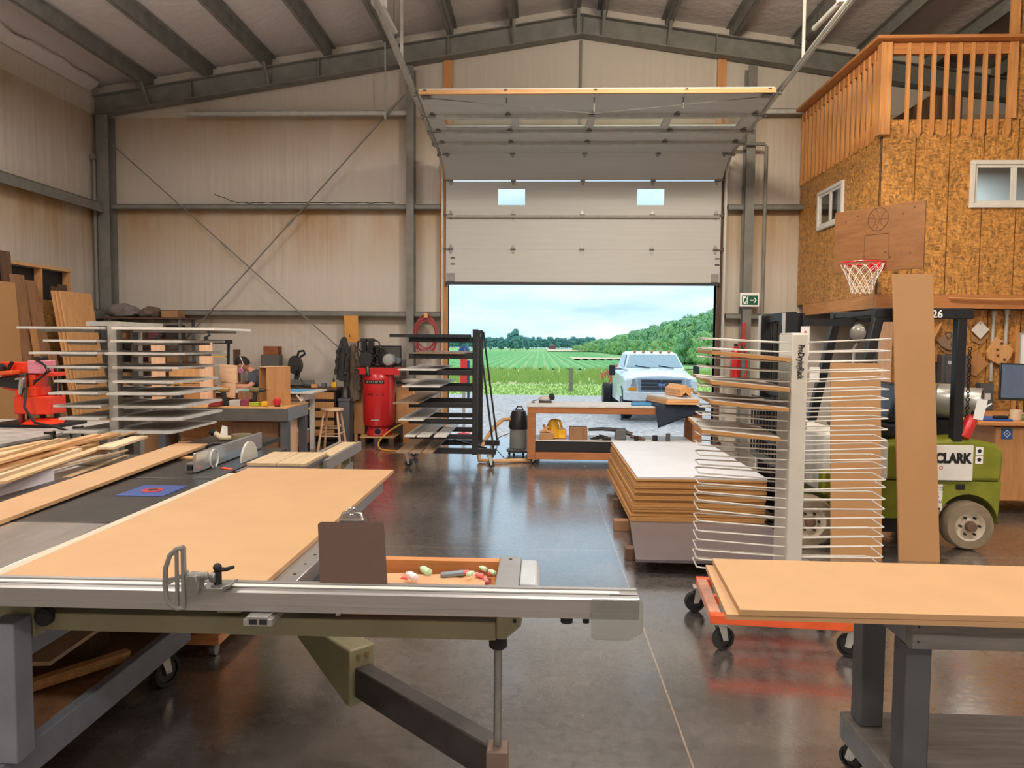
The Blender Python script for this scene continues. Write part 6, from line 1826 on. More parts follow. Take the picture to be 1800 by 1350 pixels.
# hands: palm, four fingers and a thumb
def hand(wrist, fwd, up, flip, parent):
    w_ = Vector(wrist); f = Vector(fwd).normalized(); u = Vector(up).normalized(); s = f.cross(u).normalized() * flip
    VV = [(tuple(w_), .024), (tuple(w_ + f * .045), (.034, .017)), (tuple(w_ + f * .085), (.036, .014))]
    EE = [(0, 1), (1, 2)]
    skin_body('palm', VV, EE, skin, parent, 2)
    for k, (o_, ln) in enumerate(((-.030, .062), (-.010, .072), (.011, .067), (.030, .052))):
        p = w_ + f * .085 + s * o_
        q = p + f * ln * .45 - u * .004; r_ = q + f * ln * .30 - u * .014; e = r_ + f * ln * .2 - u * .018
        skin_body('finger', [(tuple(p), .009), (tuple(q), .0088), (tuple(r_), .0082), (tuple(e), .007)], [(0, 1), (1, 2), (2, 3)], skin, parent, 1)
    p = w_ + f * .03 - s * .03
    skin_body('thumb', [(tuple(p), .012), (tuple(p + f * .03 - s * .022), .0105), (tuple(p + f * .055 - s * .026 - u * .006), .009)], [(0, 1), (1, 2)], skin, parent, 1)
hand((-4.72, 11.28, .948), (-1, -.15, -.06), (0, 0, 1), 1, PE)
hand((-4.82, 11.45, .952), (-.8, -.6, -.06), (0, 0, 1), -1, PE)
t = thing('work_stool', 'low dark stool the person sits on behind the white table', 'stool', (-4.30, 11.75, 0))
MB().lathe([(.16, .44), (.17, .46), (.17, .49), (.15, .50)], (-4.30, 11.75, 0)).build('seat', dark_plastic, t)
for a in range(4):
    MB().tube([(-4.30 + .1 * math.cos(a * 1.57 + .8), 11.75 + .1 * math.sin(a * 1.57 + .8), .45), (-4.30 + .17 * math.cos(a * 1.57 + .8), 11.75 + .17 * math.sin(a * 1.57 + .8), 0)], .014, 6).build('leg', dark_plastic, t)

for o_ in (PE, t, ):
    o_.location.y -= .29

# ================================================================== LUMBER AGAINST THE LEFT WALL
LR = thing('lumber_rack', 'timber stud frame with black and chipboard backing holding boards along the liner wall', 'rack', (-7.1, 10.6, 0))
for y in (9.0, 10.24, 10.86):
    MB().box(-7.16, -7.07, y, y + .05, .1, 2.63).build('stud', fir_z if y < 10 else pine_z, LR)
MB().box(-7.16, -7.05, 8.9, 10.95, 2.631, 2.675).build('top_plate', pine_y, LR)
MB().box(-7.16, -7.07, 8.9, 10.95, .05, .099).build('bottom_plate', pine_y, LR)
MB().box(-7.185, -7.17, 8.9, 11.0, 2.2, 2.63).build('black_backing', black_paint, LR)
MB().box(-7.185, -7.17, 8.9, 11.0, .1, 2.195).build('chipboard_backing', osb, LR)
LG = 'boards leaning against the liner wall'
LB = [ # y0, y1, z top, x at top, x at floor, thickness, material, label
    (8.1, 9.42, 2.36, -6.86, -6.72, .02, mdf_tall, 'wide tan sheet leaning at the edge of the picture before the stud frame'),
    (9.16, 9.27, 2.95, -7.02, -6.90, .03, dark_wood, 'tallest dark narrow board leaning before the stud frame'),
    (9.35, 9.53, 2.77, -7.0, -6.80, .025, dark_wood, 'tall dark board just beyond the tallest narrow one'),
    (9.46, 9.71, 2.48, -6.95, -6.66, .025, brown_ply, 'brown board with a light edge beside the wide tan sheet'),
    (9.76, 9.98, 2.42, -6.97, -6.56, .03, brown_ply, 'brown leaning board in front of the chipboard backing'),
    (9.60, 9.71, 1.80, -6.80, -6.56, .02, ply_tan, 'short narrow tan board in front of the brown leaning boards'),
    (9.78, 9.93, 1.45, -6.68, -6.45, .02, brown_ply, 'lowest brown board leaning in front of the chipboard backing'),
    (10.32, 10.46, 2.38, -6.98, -6.62, .025, dark_wood, 'dark board leaning just beyond the middle stud'),
    (10.47, 10.65, 2.42, -6.98, -6.66, .02, dark_wood, 'dark board leaning furthest back under the black backing'),
    (10.28, 10.40, 1.75, -6.82, -6.50, .025, brown_ply, 'half-height brown board leaning beyond the middle stud'),
]
for k, (ya, yb_, zt, xt, xf, th, m_, lab) in enumerate(LB):
    panel([(xf, ya, 0.0), (xf, yb_, 0.0), (xt, yb_, zt), (xt, ya, zt)], (th, 0, th * (xf - xt) / zt), m_, lab, 'lumber_board', 'board', LG)
for k in range(3):
    o_ = -.036 * (2 - k)
    ya = 10.10 - .03 * (2 - k)
    panel([(-6.36 + o_, ya, 0), (-6.36 + o_, ya + .72, 0), (-6.72 + o_, ya + .72, 2.30 - .0 * (2 - k)), (-6.72 + o_, ya, 2.30 - .0 * (2 - k))], (.022, 0, .004), ply_lite,
          ('light plywood sheet at the back of the three leaning together', 'light plywood sheet in the middle of the three leaning together', 'light plywood sheet at the front of the three leaning together')[k], 'plywood_sheet', 'sheet', LG)
# clutter shelf in the far corner behind the panel rack
t = thing('corner_shelf', 'cluttered steel shelf in the far corner beside the corner column', 'shelf', (-6.6, 11.8, 0))
for x in (-6.95, -5.75):
    for y in (11.55, 12.0):
        MB().box(x, x + .04, y, y + .04, 0, 2.0).build('post', grey_plastic, t)
for z in (.4, .85, 1.25, 1.62, 1.96):
    MB().box(-6.97, -5.69, 11.53, 12.06, z, z + .025).build('shelf_board', dark_wood, t)
r = random.Random(21)
for z in (.425, .875, 1.275, 1.645):
    for k in range(4):
        x = -6.85 + k * .29
        m_ = r.choice((dark_plastic, cardboard, grey_plastic, M('dull_maroon', (96, 52, 56), .6), brown_ply))
        w_, h_ = r.uniform(.14, .23), r.uniform(.12, .27)
        lev = {.425: 'lowest', .875: 'second', 1.275: 'third', 1.645: 'top'}[z]
        pos = ('against the corner column', 'second from the corner column', 'third from the corner column', 'furthest from the corner column')[k]
        solo(MB().box(x, x + w_, 11.6, 11.6 + r.uniform(.2, .35), z + .001, z + h_), 'storage_box', m_, 'box on the %s level of the corner shelf, %s' % (lev, pos), 'box', 'boxes on the corner shelf', bev=.006)
def sack(cx, cy, cz, rx, ry, rz_, mat, label, seed):
    b = MB().ball((0, 0, 0), 1, 3, (1, 1, 1), .25, seed)
    for v in b.b.verts: v.co = Vector((cx + v.co.x * rx, cy + v.co.y * ry, cz + max(v.co.z, -.7) * rz_))
    return solo(b, 'dust_bag', mat, label, 'bag')
sack(-6.78, 11.8, 2.085, .25, .2, .13, M('bag_grey', (120, 112, 108), .9), 'grey bundle lying on top of the corner shelf', 4)
sack(-6.32, 11.8, 2.065, .16, .18, .10, brown_cloth, 'brown bundle lying on top of the corner shelf beside the grey one', 9)
solo(MB().box(-6.1, -5.83, 11.7, 11.95, 1.99, 2.10), 'cardboard_flat', cardboard, 'flat cardboard box lying on top of the corner shelf behind the brown bundle', 'carton', bev=.004)

# ================================================================== GREY PANEL RACK
GR = thing('panel_rack', 'dusty grey upright rack with panels on both sides behind the offcut pile', 'rack', (-3.20, 5.45, 0))
gx, gy = -3.20, 5.45
MB().box(gx - .035, gx + .035, gy - .04, gy + .04, .12, 1.75).build('column', dusty_grey, GR, .004)
MB().box(gx - .22, gx - .16, gy + .61, gy + .68, .12, 1.75).build('column', dusty_grey, GR, .004)
MB().box(gx - .2, gx + .03, gy - .03, gy + .66, 1.74, 1.775).build('top_tie', dusty_grey, GR)
for y in (gy, gy + .645):
    MB().box(gx - .6, gx + .55, y - .03, y + .03, .07, .12).build('base_rail', dusty_grey, GR)
for x in (gx - .55, gx + .5):
    MB().box(x - .03, x + .03, gy + .03, gy + .61, .07, .118).build('base_rail', dusty_grey, GR)
    for y in (gy, gy + .645):
        caster(GR, x, y, .033, .07, .4, .03)
GP = 'grey primed panels on the dusty rack'
gl = [(1.715, -.67, .80, 0, .02), (1.62, -.46, .58, .01, 0), (1.53, -.52, .59, -.03, .01), (1.425, -.45, .53, .0, .02), (1.32, -.40, .52, .03, .05), (1.235, -.39, .55, -.02, .09), (1.135, -.41, .55, .0, .07), (1.045, -.35, .55, .0, .05), (.95, -.30, .50, 0, .06)]
ORD = ['topmost', 'second', 'third', 'fourth', 'fifth', 'sixth', 'seventh', 'eighth', 'lowest']
whitep = M('fresh_white_primer', (222, 218, 210), .5, 0, .03)
for k, (z, a, c, sk, dz) in enumerate(gl):
    for s_, (xa_, xb_) in enumerate(((gx + a, gx - .045), (gx + .045, gx + c))):
        MB().box(min(xa_ + .1, xb_), max(xb_ - .1, xa_ + .06), gy - .012, gy + .012, z - .02, z - .002).build('arm', dusty_grey, GR)
        MB().box(min(xa_ + .1, xb_), max(xb_ - .1, xa_ + .06), gy + .53, gy + .55, z - .02, z - .002).build('arm', dusty_grey, GR)
        y0_, y1_ = gy - .12 - .03 * (k % 3), gy + .60
        solo(MB().prism([(xa_, y0_ + sk, z), (xb_, y0_ - sk + (.03 if s_ else 0), z), (xb_, y1_, z), (xa_, y1_ - sk, z)], (0, 0, .017)), 'primed_board', whitep if (k == 0 and s_) else grey_board,
             '%s grey panel on the dusty rack, on its side towards the %s' % (ORD[k], 'workbench and seated person' if s_ else 'leaning lumber'), 'panel', GP, bev=.001)

# ================================================================== HINGE BORING MACHINE ON THE GREY TABLE
GT = thing('grey_table', 'worn grey-white table under the orange boring machine', 'table', (-5.0, 6.8, 0))
worn_white = wood('worn_white_top', (190, 186, 180), (150, 142, 134), .5, 2, (3, 3, 12))
MB().box(-6.6, -4.30, 5.70, 7.45, .775, .80).build('top', worn_white, GT, .003)
MB().box(-6.5, -4.34, 5.73, 5.77, .66, .774).build('front_apron', dusty_grey, GT)
MB().box(-4.38, -4.34, 5.771, 7.40, .66, .774).build('side_apron', dusty_grey, GT)
for x in (-6.5, -4.475):
    for y in (5.78, 7.30):
        MB().box(x, x + .09, y, y + .09, 0, .659).build('leg', dusty_grey, GT)
solo(MB().box(-6.2, -4.75, 6.25, 7.6, .2, .22), 'loose_board', ply_tan, 'tan board lying low under the worn grey-white table', 'board')
for k in range(4):
    solo(MB().box(-5.9 + k * .3, -5.86 + k * .3, 6.3, 7.4, .221, .55 - .03 * k), 'offcut_board', (ply_tan, brown_ply, ply_lite, maple)[k], ('tan', 'brown', 'light', 'pale')[k] + ' panel standing on edge under the worn grey-white table', 'panel')
HM = thing('boring_machine', 'orange-red hinge boring machine with a long lever standing on the grey-white table', 'machine', (-4.78, 7.0, .80))
ored = M('machine_orange_red', (240, 62, 28), .38, 0, .06, 5, coat=.2)
MB().box(-5.15, -4.44, 6.80, 7.25, .802, .83).build('base_plate', black_paint, HM, .004)
MB().prism([(-4.80, 6.78, .831), (-4.50, 6.78, .831), (-4.54, 6.9, .875), (-4.78, 6.9, .875)], (0, .2, 0)).build('foot', ored, HM, .006)
for x in (-4.93, -4.72, -4.58):
    MB().cyl((x, 7.0, .83), (x, 7.0, .92), .028).build('foot_post', black_paint if x > -4.9 else red_paint, HM)
MB().box(-4.92, -4.565, 6.88, 7.12, .92, 1.09).build('gearbox', ored, HM, .008)
MB().box(-4.90, -4.70, 6.88, 7.10, 1.091, 1.18).build('gearbox_neck', ored, HM, .008)
for x in (-4.62, -4.575):
    MB().cyl((x, 7.05, 1.09), (x, 7.05, 1.36), .014).build('guide_post', black_paint, HM)
MB().box(-4.72, -4.56, 6.96, 7.12, 1.28, 1.32).build('guide_block', ored, HM, .006)
MB().prism([(-5.06, 6.86, 1.18), (-4.78, 6.86, 1.15), (-4.78, 6.86, 1.31), (-5.06, 6.86, 1.27)], (0, .2, 0)).build('motor_housing', dark_plastic, HM, .012)
MB().prism([(-5.05, 6.90, 1.16), (-4.85, 6.90, 1.12), (-4.72, 6.90, 1.12), (-4.72, 6.90, 1.3), (-5.05, 6.90, 1.3)], (0, .2, 0)).build('lower_head', ored, HM, .01)
MB().box(-5.10, -4.775, 6.9, 7.08, 1.311, 1.415).build('upper_head', ored, HM, .008)
MB().box(-4.775, -4.645, 6.88, 7.10, 1.31, 1.43).build('end_cover', pink_paint, HM, .006)
MB().prism([(-5.24, 6.76, 1.288), (-4.85, 6.76, 1.305), (-4.85, 6.76, 1.34), (-5.24, 6.76, 1.315)], (0, .12, 0)).build('clamp_bar', M('clamp_orange', (236, 96, 44), .45), HM, .004)
MB().lathe([(.02, 0), (.045, .01), (.045, .07), (.02, .08)], (-5.0, 6.86, 1.36), (0, -1, 0), 14).build('knob', black_paint, HM)
MB().ball((-5.13, 6.92, 1.33), .03).build('knob', black_paint, HM)
MB().bar((-4.94, 6.85, 1.34), (-4.90, 6.85, 1.42), .03, .02).build('lever', black_paint, HM)
MB().box(-4.74, -4.66, 6.92, 7.02, 1.431, 1.47).build('top_knob', black_paint, HM, .012)
MB().lathe([(.012, -.1), (.03, -.08), (.034, 0), (.03, .06), (.016, .07)], (-4.80, 6.84, 1.20), (.1, 0, 1), 14).build('regulator', chrome, HM)
MB().cyl((-4.86, 6.84, 1.26), (-4.76, 6.84, 1.27), .016).build('valve', chrome, HM)
b = MB()
for k in range(3):
    b.tube([(-4.70 + .01 * k, 6.86, 1.44), (-4.60 + .03 * k, 6.84, 1.42 - .03 * k), (-4.56 + .02 * k, 6.84, 1.34), (-4.62, 6.84, 1.27), (-4.70, 6.84, 1.24 - .02 * k)], .006, 6)
b.build('air_tube', black_paint, HM)
MB().tube([(-4.76, 6.83, 1.18), (-4.70, 6.72, 1.0), (-4.55, 6.64, .87), (-4.32, 6.60, .835), (-4.18, 6.58, .80), (-4.15, 6.57, .68), (-4.15, 6.57, .58)], .012, 8).build('power_cord', rubber, HM)
HM.location.x -= .09; HM.location.y -= .05
for x, y in ((-4.345, 6.32), (-4.345, 6.72)):
    t = thing('bar_clamp', ('dark bar clamp with a red handle hanging under the grey-white table edge, nearer the corner' if y < 6.5 else 'dark bar clamp with a red handle hanging at the table edge beside the boring machine'), 'clamp', (x, y, .7))
    b = MB().box(x + .06, x + .075, y - .01, y + .01, .56, .83); b.box(x - .02, x + .075, y - .012, y + .012, .802, .822); b.box(x - .04, x + .085, y - .014, y + .014, .634, .657)
    b.build('bar', black_paint, t)
    MB().lathe([(.028, .53), (.034, .56), (.030, .64)], (x, y, 0), seg=14).build('handle', red_paint, t)
solo(MB().prism([(-6.1, 6.5, .801), (-5.40, 6.45, .801), (-5.36, 6.75, .801), (-6.0, 6.78, .801)], (0, 0, .05)), 'wood_plank', brown_board, 'grey-brown plank lying on the grey-white table beside the boring machine', 'plank', bev=.002)

# ================================================================== SLIDING TABLE SAW (near left)
SW = thing('sliding_table_saw', 'large khaki sliding table saw with a long aluminium crosscut fence', 'table saw', (-1.2, 3.0, 0))
brushed = M('brushed_cast_iron', (200, 194, 188), .26, .85, .12, 2.5, (8, 1, 1), .02)
MB().box(-3.4, -1.79, 2.21, 2.975, .848, .88).build('saw_table', brushed, SW, .003)
MB().box(-1.785, -1.705, 2.21, 4.15, .84, .882).build('table_rail', M('cream_rail', (190, 178, 156), .5, 0, .06), SW, .003)
MB().box(-1.695, -.77, 2.23, 2.78, .80, .881).build('sliding_table', alu, SW, .004)
b = MB()
for y in (2.36, 2.47, 2.58, 2.69): b.lathe([(.006, 0), (.006, .0008)], (-.80, y, .8812), seg=8)
b.build('slot_hole', paint_black, SW)
MB().box(-1.66, -.88, 2.79, 4.1, .80, .878).build('sliding_table_rear', alu, SW, .004)
MB().box(-2.55, -2.05, 3.52, 4.0, .02, .79).build('cabinet_base', beige_paint, SW, .01)
# crosscut fence: hollow-looking extrusion with a groove on top
def extr(x0, x1, prof, nm, mat, bev=0):
    return MB().prism([(x0, y, z) for y, z in prof], (x1 - x0, 0, 0)).build(nm, mat, SW, bev, smooth=False)
prof = [(2.122, .843), (2.122, .861), (2.120, .863), (2.120, .900), (2.124, .906), (2.145, .906), (2.145, .898), (2.152, .898), (2.152, .906), (2.186, .906), (2.186, .911), (2.202, .911), (2.205, .905), (2.205, .843)]
extr(-3.0, .294, prof, 'crosscut_fence', alu)
MB().box(-2.9, .24, 2.158, 2.180, .9065, .9072).build('fence_scale', M('scale_white', (206, 204, 198), .5, 0, .10, 90, (60, 1, 1)), SW)
MB().box(.21, .292, 2.147, 2.151, .9062, .9068).build('scale_slot', paint_black, SW)
clear = M('clear_plastic_cap', (206, 206, 198), .12, 0, .02, trans=.8)
MB().prism([(.155, 2.112, .792), (.165, 2.112, .785), (.262, 2.112, .785), (.300, 2.112, .806), (.304, 2.112, .814), (.304, 2.112, .898), (.298, 2.112, .905), (.155, 2.112, .905)], (0, .005, 0)).build('fence_end_plate', clear, SW)
for x, r_ in ((.085, .018), (.142, .010)):
    MB().cyl((x, 2.16, .818), (x, 2.16, .842), r_).build('clamp_knob', paint_black, SW)
MB().prism([(-.862, 2.088, .812), (-.778, 2.088, .812), (-.778, 2.088, .832), (-.788, 2.088, .832), (-.788, 2.088, .840), (-.852, 2.088, .840), (-.852, 2.088, .832), (-.862, 2.088, .832)], (0, .23, 0)).build('clamp_block', alu, SW, .001)
for x in (-.845, -.815):
    MB().box(x, x + .024, 2.0865, 2.0875, .817, .833).build('clamp_slot', paint_black, SW)
# flip stop: a flat D-shaped loop on a bracket clamped to the fence
loop = [(-1.028, .870), (-1.050, .866), (-1.070, .876), (-1.083, .900), (-1.086, .940), (-1.083, .985), (-1.070, 1.022), (-1.050, 1.040), (-1.028, 1.046)]
FS = MB()
FS.tube([(x, 2.075, z) for x, z in loop], .0075, 8)
for (x0_, z0_), (x1_, z1_) in zip(loop, loop[1:]):
    FS.bar((x0_, 2.085, z0_), (x1_, 2.085, z1_), .022, .006, (0, 1, 0)) if False else None
FS.bar((-1.030, 2.075, .868), (-1.030, 2.075, 1.046), .010, .014, (0, 1, 0)); FS.bar((-1.050, 2.075, .872), (-1.050, 2.075, 1.032), .008, .010, (0, 1, 0))
FS.bar((-1.082, 2.075, .935), (-1.018, 2.075, .975), .009, .012, (0, 1, 0)); FS.bar((-1.082, 2.075, .95), (-1.018, 2.08, .96), .007, .010, (0, 1, 0))
FS.build('flip_stop_loop', M('cast_grey', (136, 132, 128), .4, .4, .1), SW)
b = MB().prism([(-1.024, 2.07, .908), (-.99, 2.07, .908), (-.985, 2.07, .935), (-.995, 2.07, .962), (-1.024, 2.07, .965)], (0, .045, 0))
b.cyl((-1.03, 2.09, .955), (-.97, 2.10, .955), .012); b.box(-.99, -.925, 2.09, 2.17, .9075, .922); b.cyl((-.972, 2.12, .945), (-.955, 2.12, .945), .015); b.prism([(-.93, 2.10, .908), (-.905, 2.10, .922), (-.905, 2.10, .930), (-.93, 2.10, .922)], (0, .06, 0))
b.build('flip_stop_bracket', alu_dull, SW, .002)
b = MB().cyl((-.955, 2.13, .922), (-.955, 2.13, .960), .012); b.ball((-.955, 2.13, .972), .013, 2); b.tube([(-.955, 2.13, .966), (-.93, 2.13, .966), (-.905, 2.13, .974)], .008, 8, r_end=.005)
b.build('clamp_lever', paint_black, SW)
# khaki support frame and its wooden tray
MB().box(-1.86, -.135, 2.33, 2.40, .685, .745).build('frame_beam', beige_paint, SW, .004)
MB().prism([(-.134, 2.325, .69), (-.105, 2.325, .69), (-.055, 2.325, .735), (-.05, 2.325, .76), (-.058, 2.325, .785), (-.134, 2.325, .785)], (0, .08, 0)).build('beam_end', beige_paint, SW, .006)
MB().cyl((-.075, 2.318, .755), (-.075, 2.326, .755), .006).build('bolt', paint_black, SW)
MB().box(-.64, -.14, 2.345, 2.395, .757, .785).build('tray_bottom_rail', fir_x, SW)
MB().box(-.78, -.66, 2.345, 2.395, .757, .775).build('slide_rail', alu_dull, SW)
MB().cyl((-.65, 2.34, .757), (-.65, 2.34, .79), .012).build('slide_pin', chrome, SW)
for xx, w_ in ((-1.80, .10), (-1.05, .08)):
    MB().box(xx, xx + w_, 2.33, 2.42, .756, .799).build('frame_bracket', beige_paint, SW, .004)
MB().box(-1.86, -1.66, 2.325, 2.45, .66, .80).build('frame_bracket', beige_paint, SW, .006)
MB().tube([(-2.2, 2.42, .74), (-1.9, 2.41, .73), (-1.6, 2.43, .72)], .035, 8).build('slide_arm', black_paint, SW)
MB().lathe([(.03, 0), (.03, .03), (.02, .04)], (-1.62, 2.34, .735), (0, -1, 0), 12).build('lock_knob', paint_black, SW)
# outrigger table: tray of fir with aluminium end
MB().box(-.70, -.14, 2.585, 2.625, .805, .868).build('tray_side', fir_x, SW, .002)
MB().box(-.70, -.14, 2.30, 2.33, .80, .86).build('tray_side', fir_x, SW, .002)
MB().box(-.70, -.14, 2.331, 2.584, .80, .812).build('tray_floor', fir_x, SW)
MB().box(-.139, -.062, 2.30, 2.63, .80, .873).build('outrigger_end', alu, SW, .003)
MB().prism([(x, 2.34, z) for x, z in ((-.061, .80), (-.005, .80), (.005, .815), (.005, .855), (-.008, .872), (-.061, .872))], (0, .26, 0)).build('outrigger_cap', M('cap_grey', (170, 176, 178), .4), SW, .006)
MB().cyl((-.10, 2.60, .8735), (-.10, 2.60, .8745), .006).build('bolt', paint_black, SW)
MB().box(-.769, -.701, 2.30, 2.63, .79, .83).build('outrigger_joint', black_paint, SW)
# swing arm and post
pd, pn = Vector((-.707, .707, 0)), Vector((.707, .707, 0))
c0 = Vector((-.72, 2.95, 0))
def bk(d_, z_): return c0 + pd * d_ - pn * .06 + Vector((0, 0, z_))
MB().prism([bk(0, .15), bk(0, .39), bk(.55, .39), bk(.55, .34), bk(.04, .15)], pn * .12).build('arm_bracket', beige_paint, SW, .008)
for k in range(2):
    MB().cyl(c0 - pd * .004 + pn * (-.02 + k * .04) + Vector((0, 0, .355)), c0 + pd * .005 + pn * (-.02 + k * .04) + Vector((0, 0, .355)), .010).build('bolt', M('brass', (150, 120, 70), .4, .6), SW)
rust = M('worn_dark_steel', (80, 74, 72), .4, .5, .3, 6)
MB().bar((-.722, 2.952, .25), (-.118, 2.38, .25), .075, .125).build('swing_arm', rust, SW, .006)
MB().box(-.165, -.092, 2.325, 2.405, .16, .318).build('arm_end_block', M('block_brown_steel', (116, 96, 84), .5, .3), SW, .006)
MB().cyl((-.13, 2.37, .319), (-.13, 2.37, .66), .0135).build('support_post', alu_dull, SW)
MB().lathe([(.022, .645), (.030, .652), (.030, .67), (.026, .689)], (-.13, 2.37, 0), seg=20).build('post_collar', rubber, SW)
# the big sheet on it
solo(MB().prism([(-1.70, 2.215, .883), (-.845, 2.215, .883), (-.845, 4.225, .883), (-1.70, 4.225, .883)], (0, 0, .018)), 'mdf_sheet', mdf, 'large bare tan sheet lying on the sliding table saw against its fence', 'sheet', bev=.0008)
# clipboard
t = thing('clipboard', 'brown hardboard clipboard leaning on the aluminium fence of the saw', 'clipboard', (-.57, 2.22, .94))
cb = [(-.665, 2.19, .912), (-.458, 2.19, .912), (-.497, 2.325, 1.058), (-.505, 2.333, 1.064), (-.703, 2.333, 1.064), (-.712, 2.327, 1.057)]
MB().prism(cb, (0, .0025, -.0025)).build('board', hardboard, t)
b = MB().box(-.645, -.565, 2.337, 2.343, 1.058, 1.078)
b.tube([(-.64, 2.34, 1.07), (-.635, 2.345, 1.088), (-.605, 2.348, 1.092), (-.575, 2.345, 1.088), (-.57, 2.34, 1.07)], .007, 8)
b.ring((-.605, 2.345, 1.097), .011, .0045, (0, 1, 0), 16, 6); b.cyl((-.645, 2.345, 1.07), (-.565, 2.345, 1.07), .009)
b.build('clip', chrome, t)
# foam ear plugs and push sticks in the tray
epc = [((230, 120, 120), 'salmon'), ((188, 220, 178), 'pale green'), ((240, 226, 226), 'white'), ((214, 120, 130), 'rose')]
r = random.Random(12)
sp = [(-.46, 2.52, 0, 'green and white'), (-.40, 2.56, 1, ''), (-.43, 2.46, 2, ''), (-.30, 2.53, 3, ''), (-.255, 2.55, 0, ''), (-.235, 2.50, 1, ''), (-.225, 2.56, 2, ''), (-.205, 2.52, 0, ''), (-.195, 2.56, 1, ''), (-.18, 2.50, 3, ''), (-.17, 2.55, 0, ''), (-.16, 2.52, 1, '')]
for k, (x, y, c, _) in enumerate(sp):
    a = r.random() * 3.1
    big = 1.7 if k < 3 else 1.
    m_ = M('foam_' + epc[c][1].replace(' ', '_'), epc[c][0], .9, 0, .03)
    d = Vector((math.cos(a), math.sin(a) * .5, .1)).normalized()
    o = MB().lathe([(.004, -.016 * big), (.0085 * big, -.013 * big), (.0075 * big, .008 * big), (.003, .018 * big)], (x, y, .826 + .012 * (k % 3)), d, 12).build('ear_plug', m_)
    tag(o, epc[c][1] + ' foam plug in the wooden tray of the saw', 'ear plug', 'foam plugs in the wooden tray')
    o['label'] = epc[c][1] + ' foam plug ' + ('lying apart near the clipboard in the wooden tray' if k < 3 else 'in the little heap at the aluminium end of the wooden tray')
solo(MB().bar((-.34, 2.52, .835), (-.26, 2.54, .84), .025, .016), 'pencil_stub', M('grey_blue_marker', (120, 132, 140), .5), 'grey-blue marker lying in the wooden tray of the saw', 'marker', bev=.004)
solo(MB().grid(lambda u, v: (-.62 + .44 * u, 2.36 + .2 * v, .814 + .022 * abs(noise.noise(Vector((u * 5, v * 3, 2)))) + .01), 16, 8), 'sawdust', M('sawdust_brown', (196, 150, 110), .95), 'sawdust and shavings lying in the wooden tray', 'sawdust')

# ------------------------------------------------------------------ router table, black, behind the steel table
RT = thing('router_table', 'black router table with a blue insert plate next to the big tan sheet', 'router table', (-2.2, 3.5, .85))
MB().prism([(-2.62, 2.985, .842), (-1.79, 2.985, .842), (-1.79, 3.96, .842), (-2.62, 3.96, .842)], (0, 0, .038)).build('table_top', black_steel, RT, .004)
MB().prism([(-2.07, 3.50, .8805), (-1.835, 3.50, .8805), (-1.835, 3.76, .8805), (-2.07, 3.76, .8805)], (0, 0, .003)).build('insert_plate', M('insert_blue', (62, 84, 150), .35, .2, .08), RT, .001)
MB().lathe([(.028, 0), (.05, 0), (.05, .002), (.028, .002)], (-1.955, 3.63, .884), seg=24, cap=False).build('insert_ring', red_paint, RT)
MB().lathe([(.03, 0), (.03, .0012)], (-1.955, 3.63, .8838), seg=20).build('bit_hole', paint_black, RT)
# ------------------------------------------------------------------ second table saw with its rip fence
S2 = thing('cabinet_table_saw', 'dark cast-iron table saw with a shiny rip fence behind the router table', 'table saw', (-2.0, 4.9, 0))
MB().box(-2.52, -1.80, 3.985, 5.18, .845, .879).build('saw_table', black_steel, S2, .003)
MB().box(-2.62, -2.06, 5.19, 5.75, .845, .879).build('saw_table', black_steel, S2, .003)
MB().box(-1.795, -1.42, 4.26, 4.90, .845, .875).build('extension_wing', dark_laminate, S2, .003)
MB().box(-2.35, -1.85, 4.3, 5.1, .03, .844).build('cabinet', beige_paint, S2, .01)
fm = M('fence_bright_aluminium', (222, 230, 236), .2, .9, .04, 2)
MB().box(-1.985, -1.965, 4.13, 5.13, .885, .995).build('rip_fence', fm, S2, .002)
b = MB().box(-2.03, -1.987, 4.13, 5.13, .884, .896); b.box(-2.03, -2.02, 4.13, 5.13, .897, .935); b.box(-2.019, -1.987, 4.13, 5.13, .925, .935)
b.build('fence_rail', alu_dull, S2)
MB().box(-2.018, -1.99, 4.128, 4.131, .899, .922).build('fence_slot', paint_black, S2)
MB().ring((-1.963, 4.36, .93), .055, .004, (1, 0, 0), 28, 6).build('fence_ring', white_paint, S2)
b = MB()
gp = [(4.62 + .13 * math.cos(a / 16 * PI), .881 + .12 * math.sin(a / 16 * PI)) for a in range(17)]
b.prism([(-1.86, y, z) for y, z in gp], (.012, 0, 0))
b.build('blade_guard', M('pale_guard', (206, 206, 198), .3, 0, .04, trans=.3), S2)
MB().prism([(-1.90, 4.30, .8795), (-1.82, 4.26, .8795), (-1.82, 4.29, .8795), (-1.90, 4.34, .8795)], (0, 0, .004)).build('throat_insert', orange_paint, S2)
# outfeed planks and rails beyond it
for k in range(2):
    solo(MB().prism([(-1.79 + k * .185, 4.42, .876), (-1.61 + k * .185, 4.42, .876), (-1.61 + k * .185, 4.88, .876), (-1.79 + k * .185, 4.88, .876)], (0, 0, .02)), 'outfeed_board', wood('dusty_pine', (196, 172, 136), (166, 142, 110), .7, 2.5, (14, 1, 14)) if k == 0 else MATS['dusty_pine'], ('pine outfeed board beside the dark saw, nearer the rip fence', 'pine outfeed board beside the dark saw, nearer the open floor')[k], 'board', bev=.002)
OF = thing('outfeed_stand', 'aluminium-edged narrow outfeed stand sticking out behind the big tan sheet', 'stand', (-1.15, 5.0, 0))
MB().box(-1.515, -1.405, 4.92, 5.60, .846, .868).build('top', MATS['dusty_pine'], OF, .002)
MB().box(-1.40, -1.375, 4.70, 5.62, .80, .872).build('side_rail', alu, OF)
MB().box(-1.545, -1.52, 4.92, 5.62, .80, .872).build('side_rail', alu, OF)
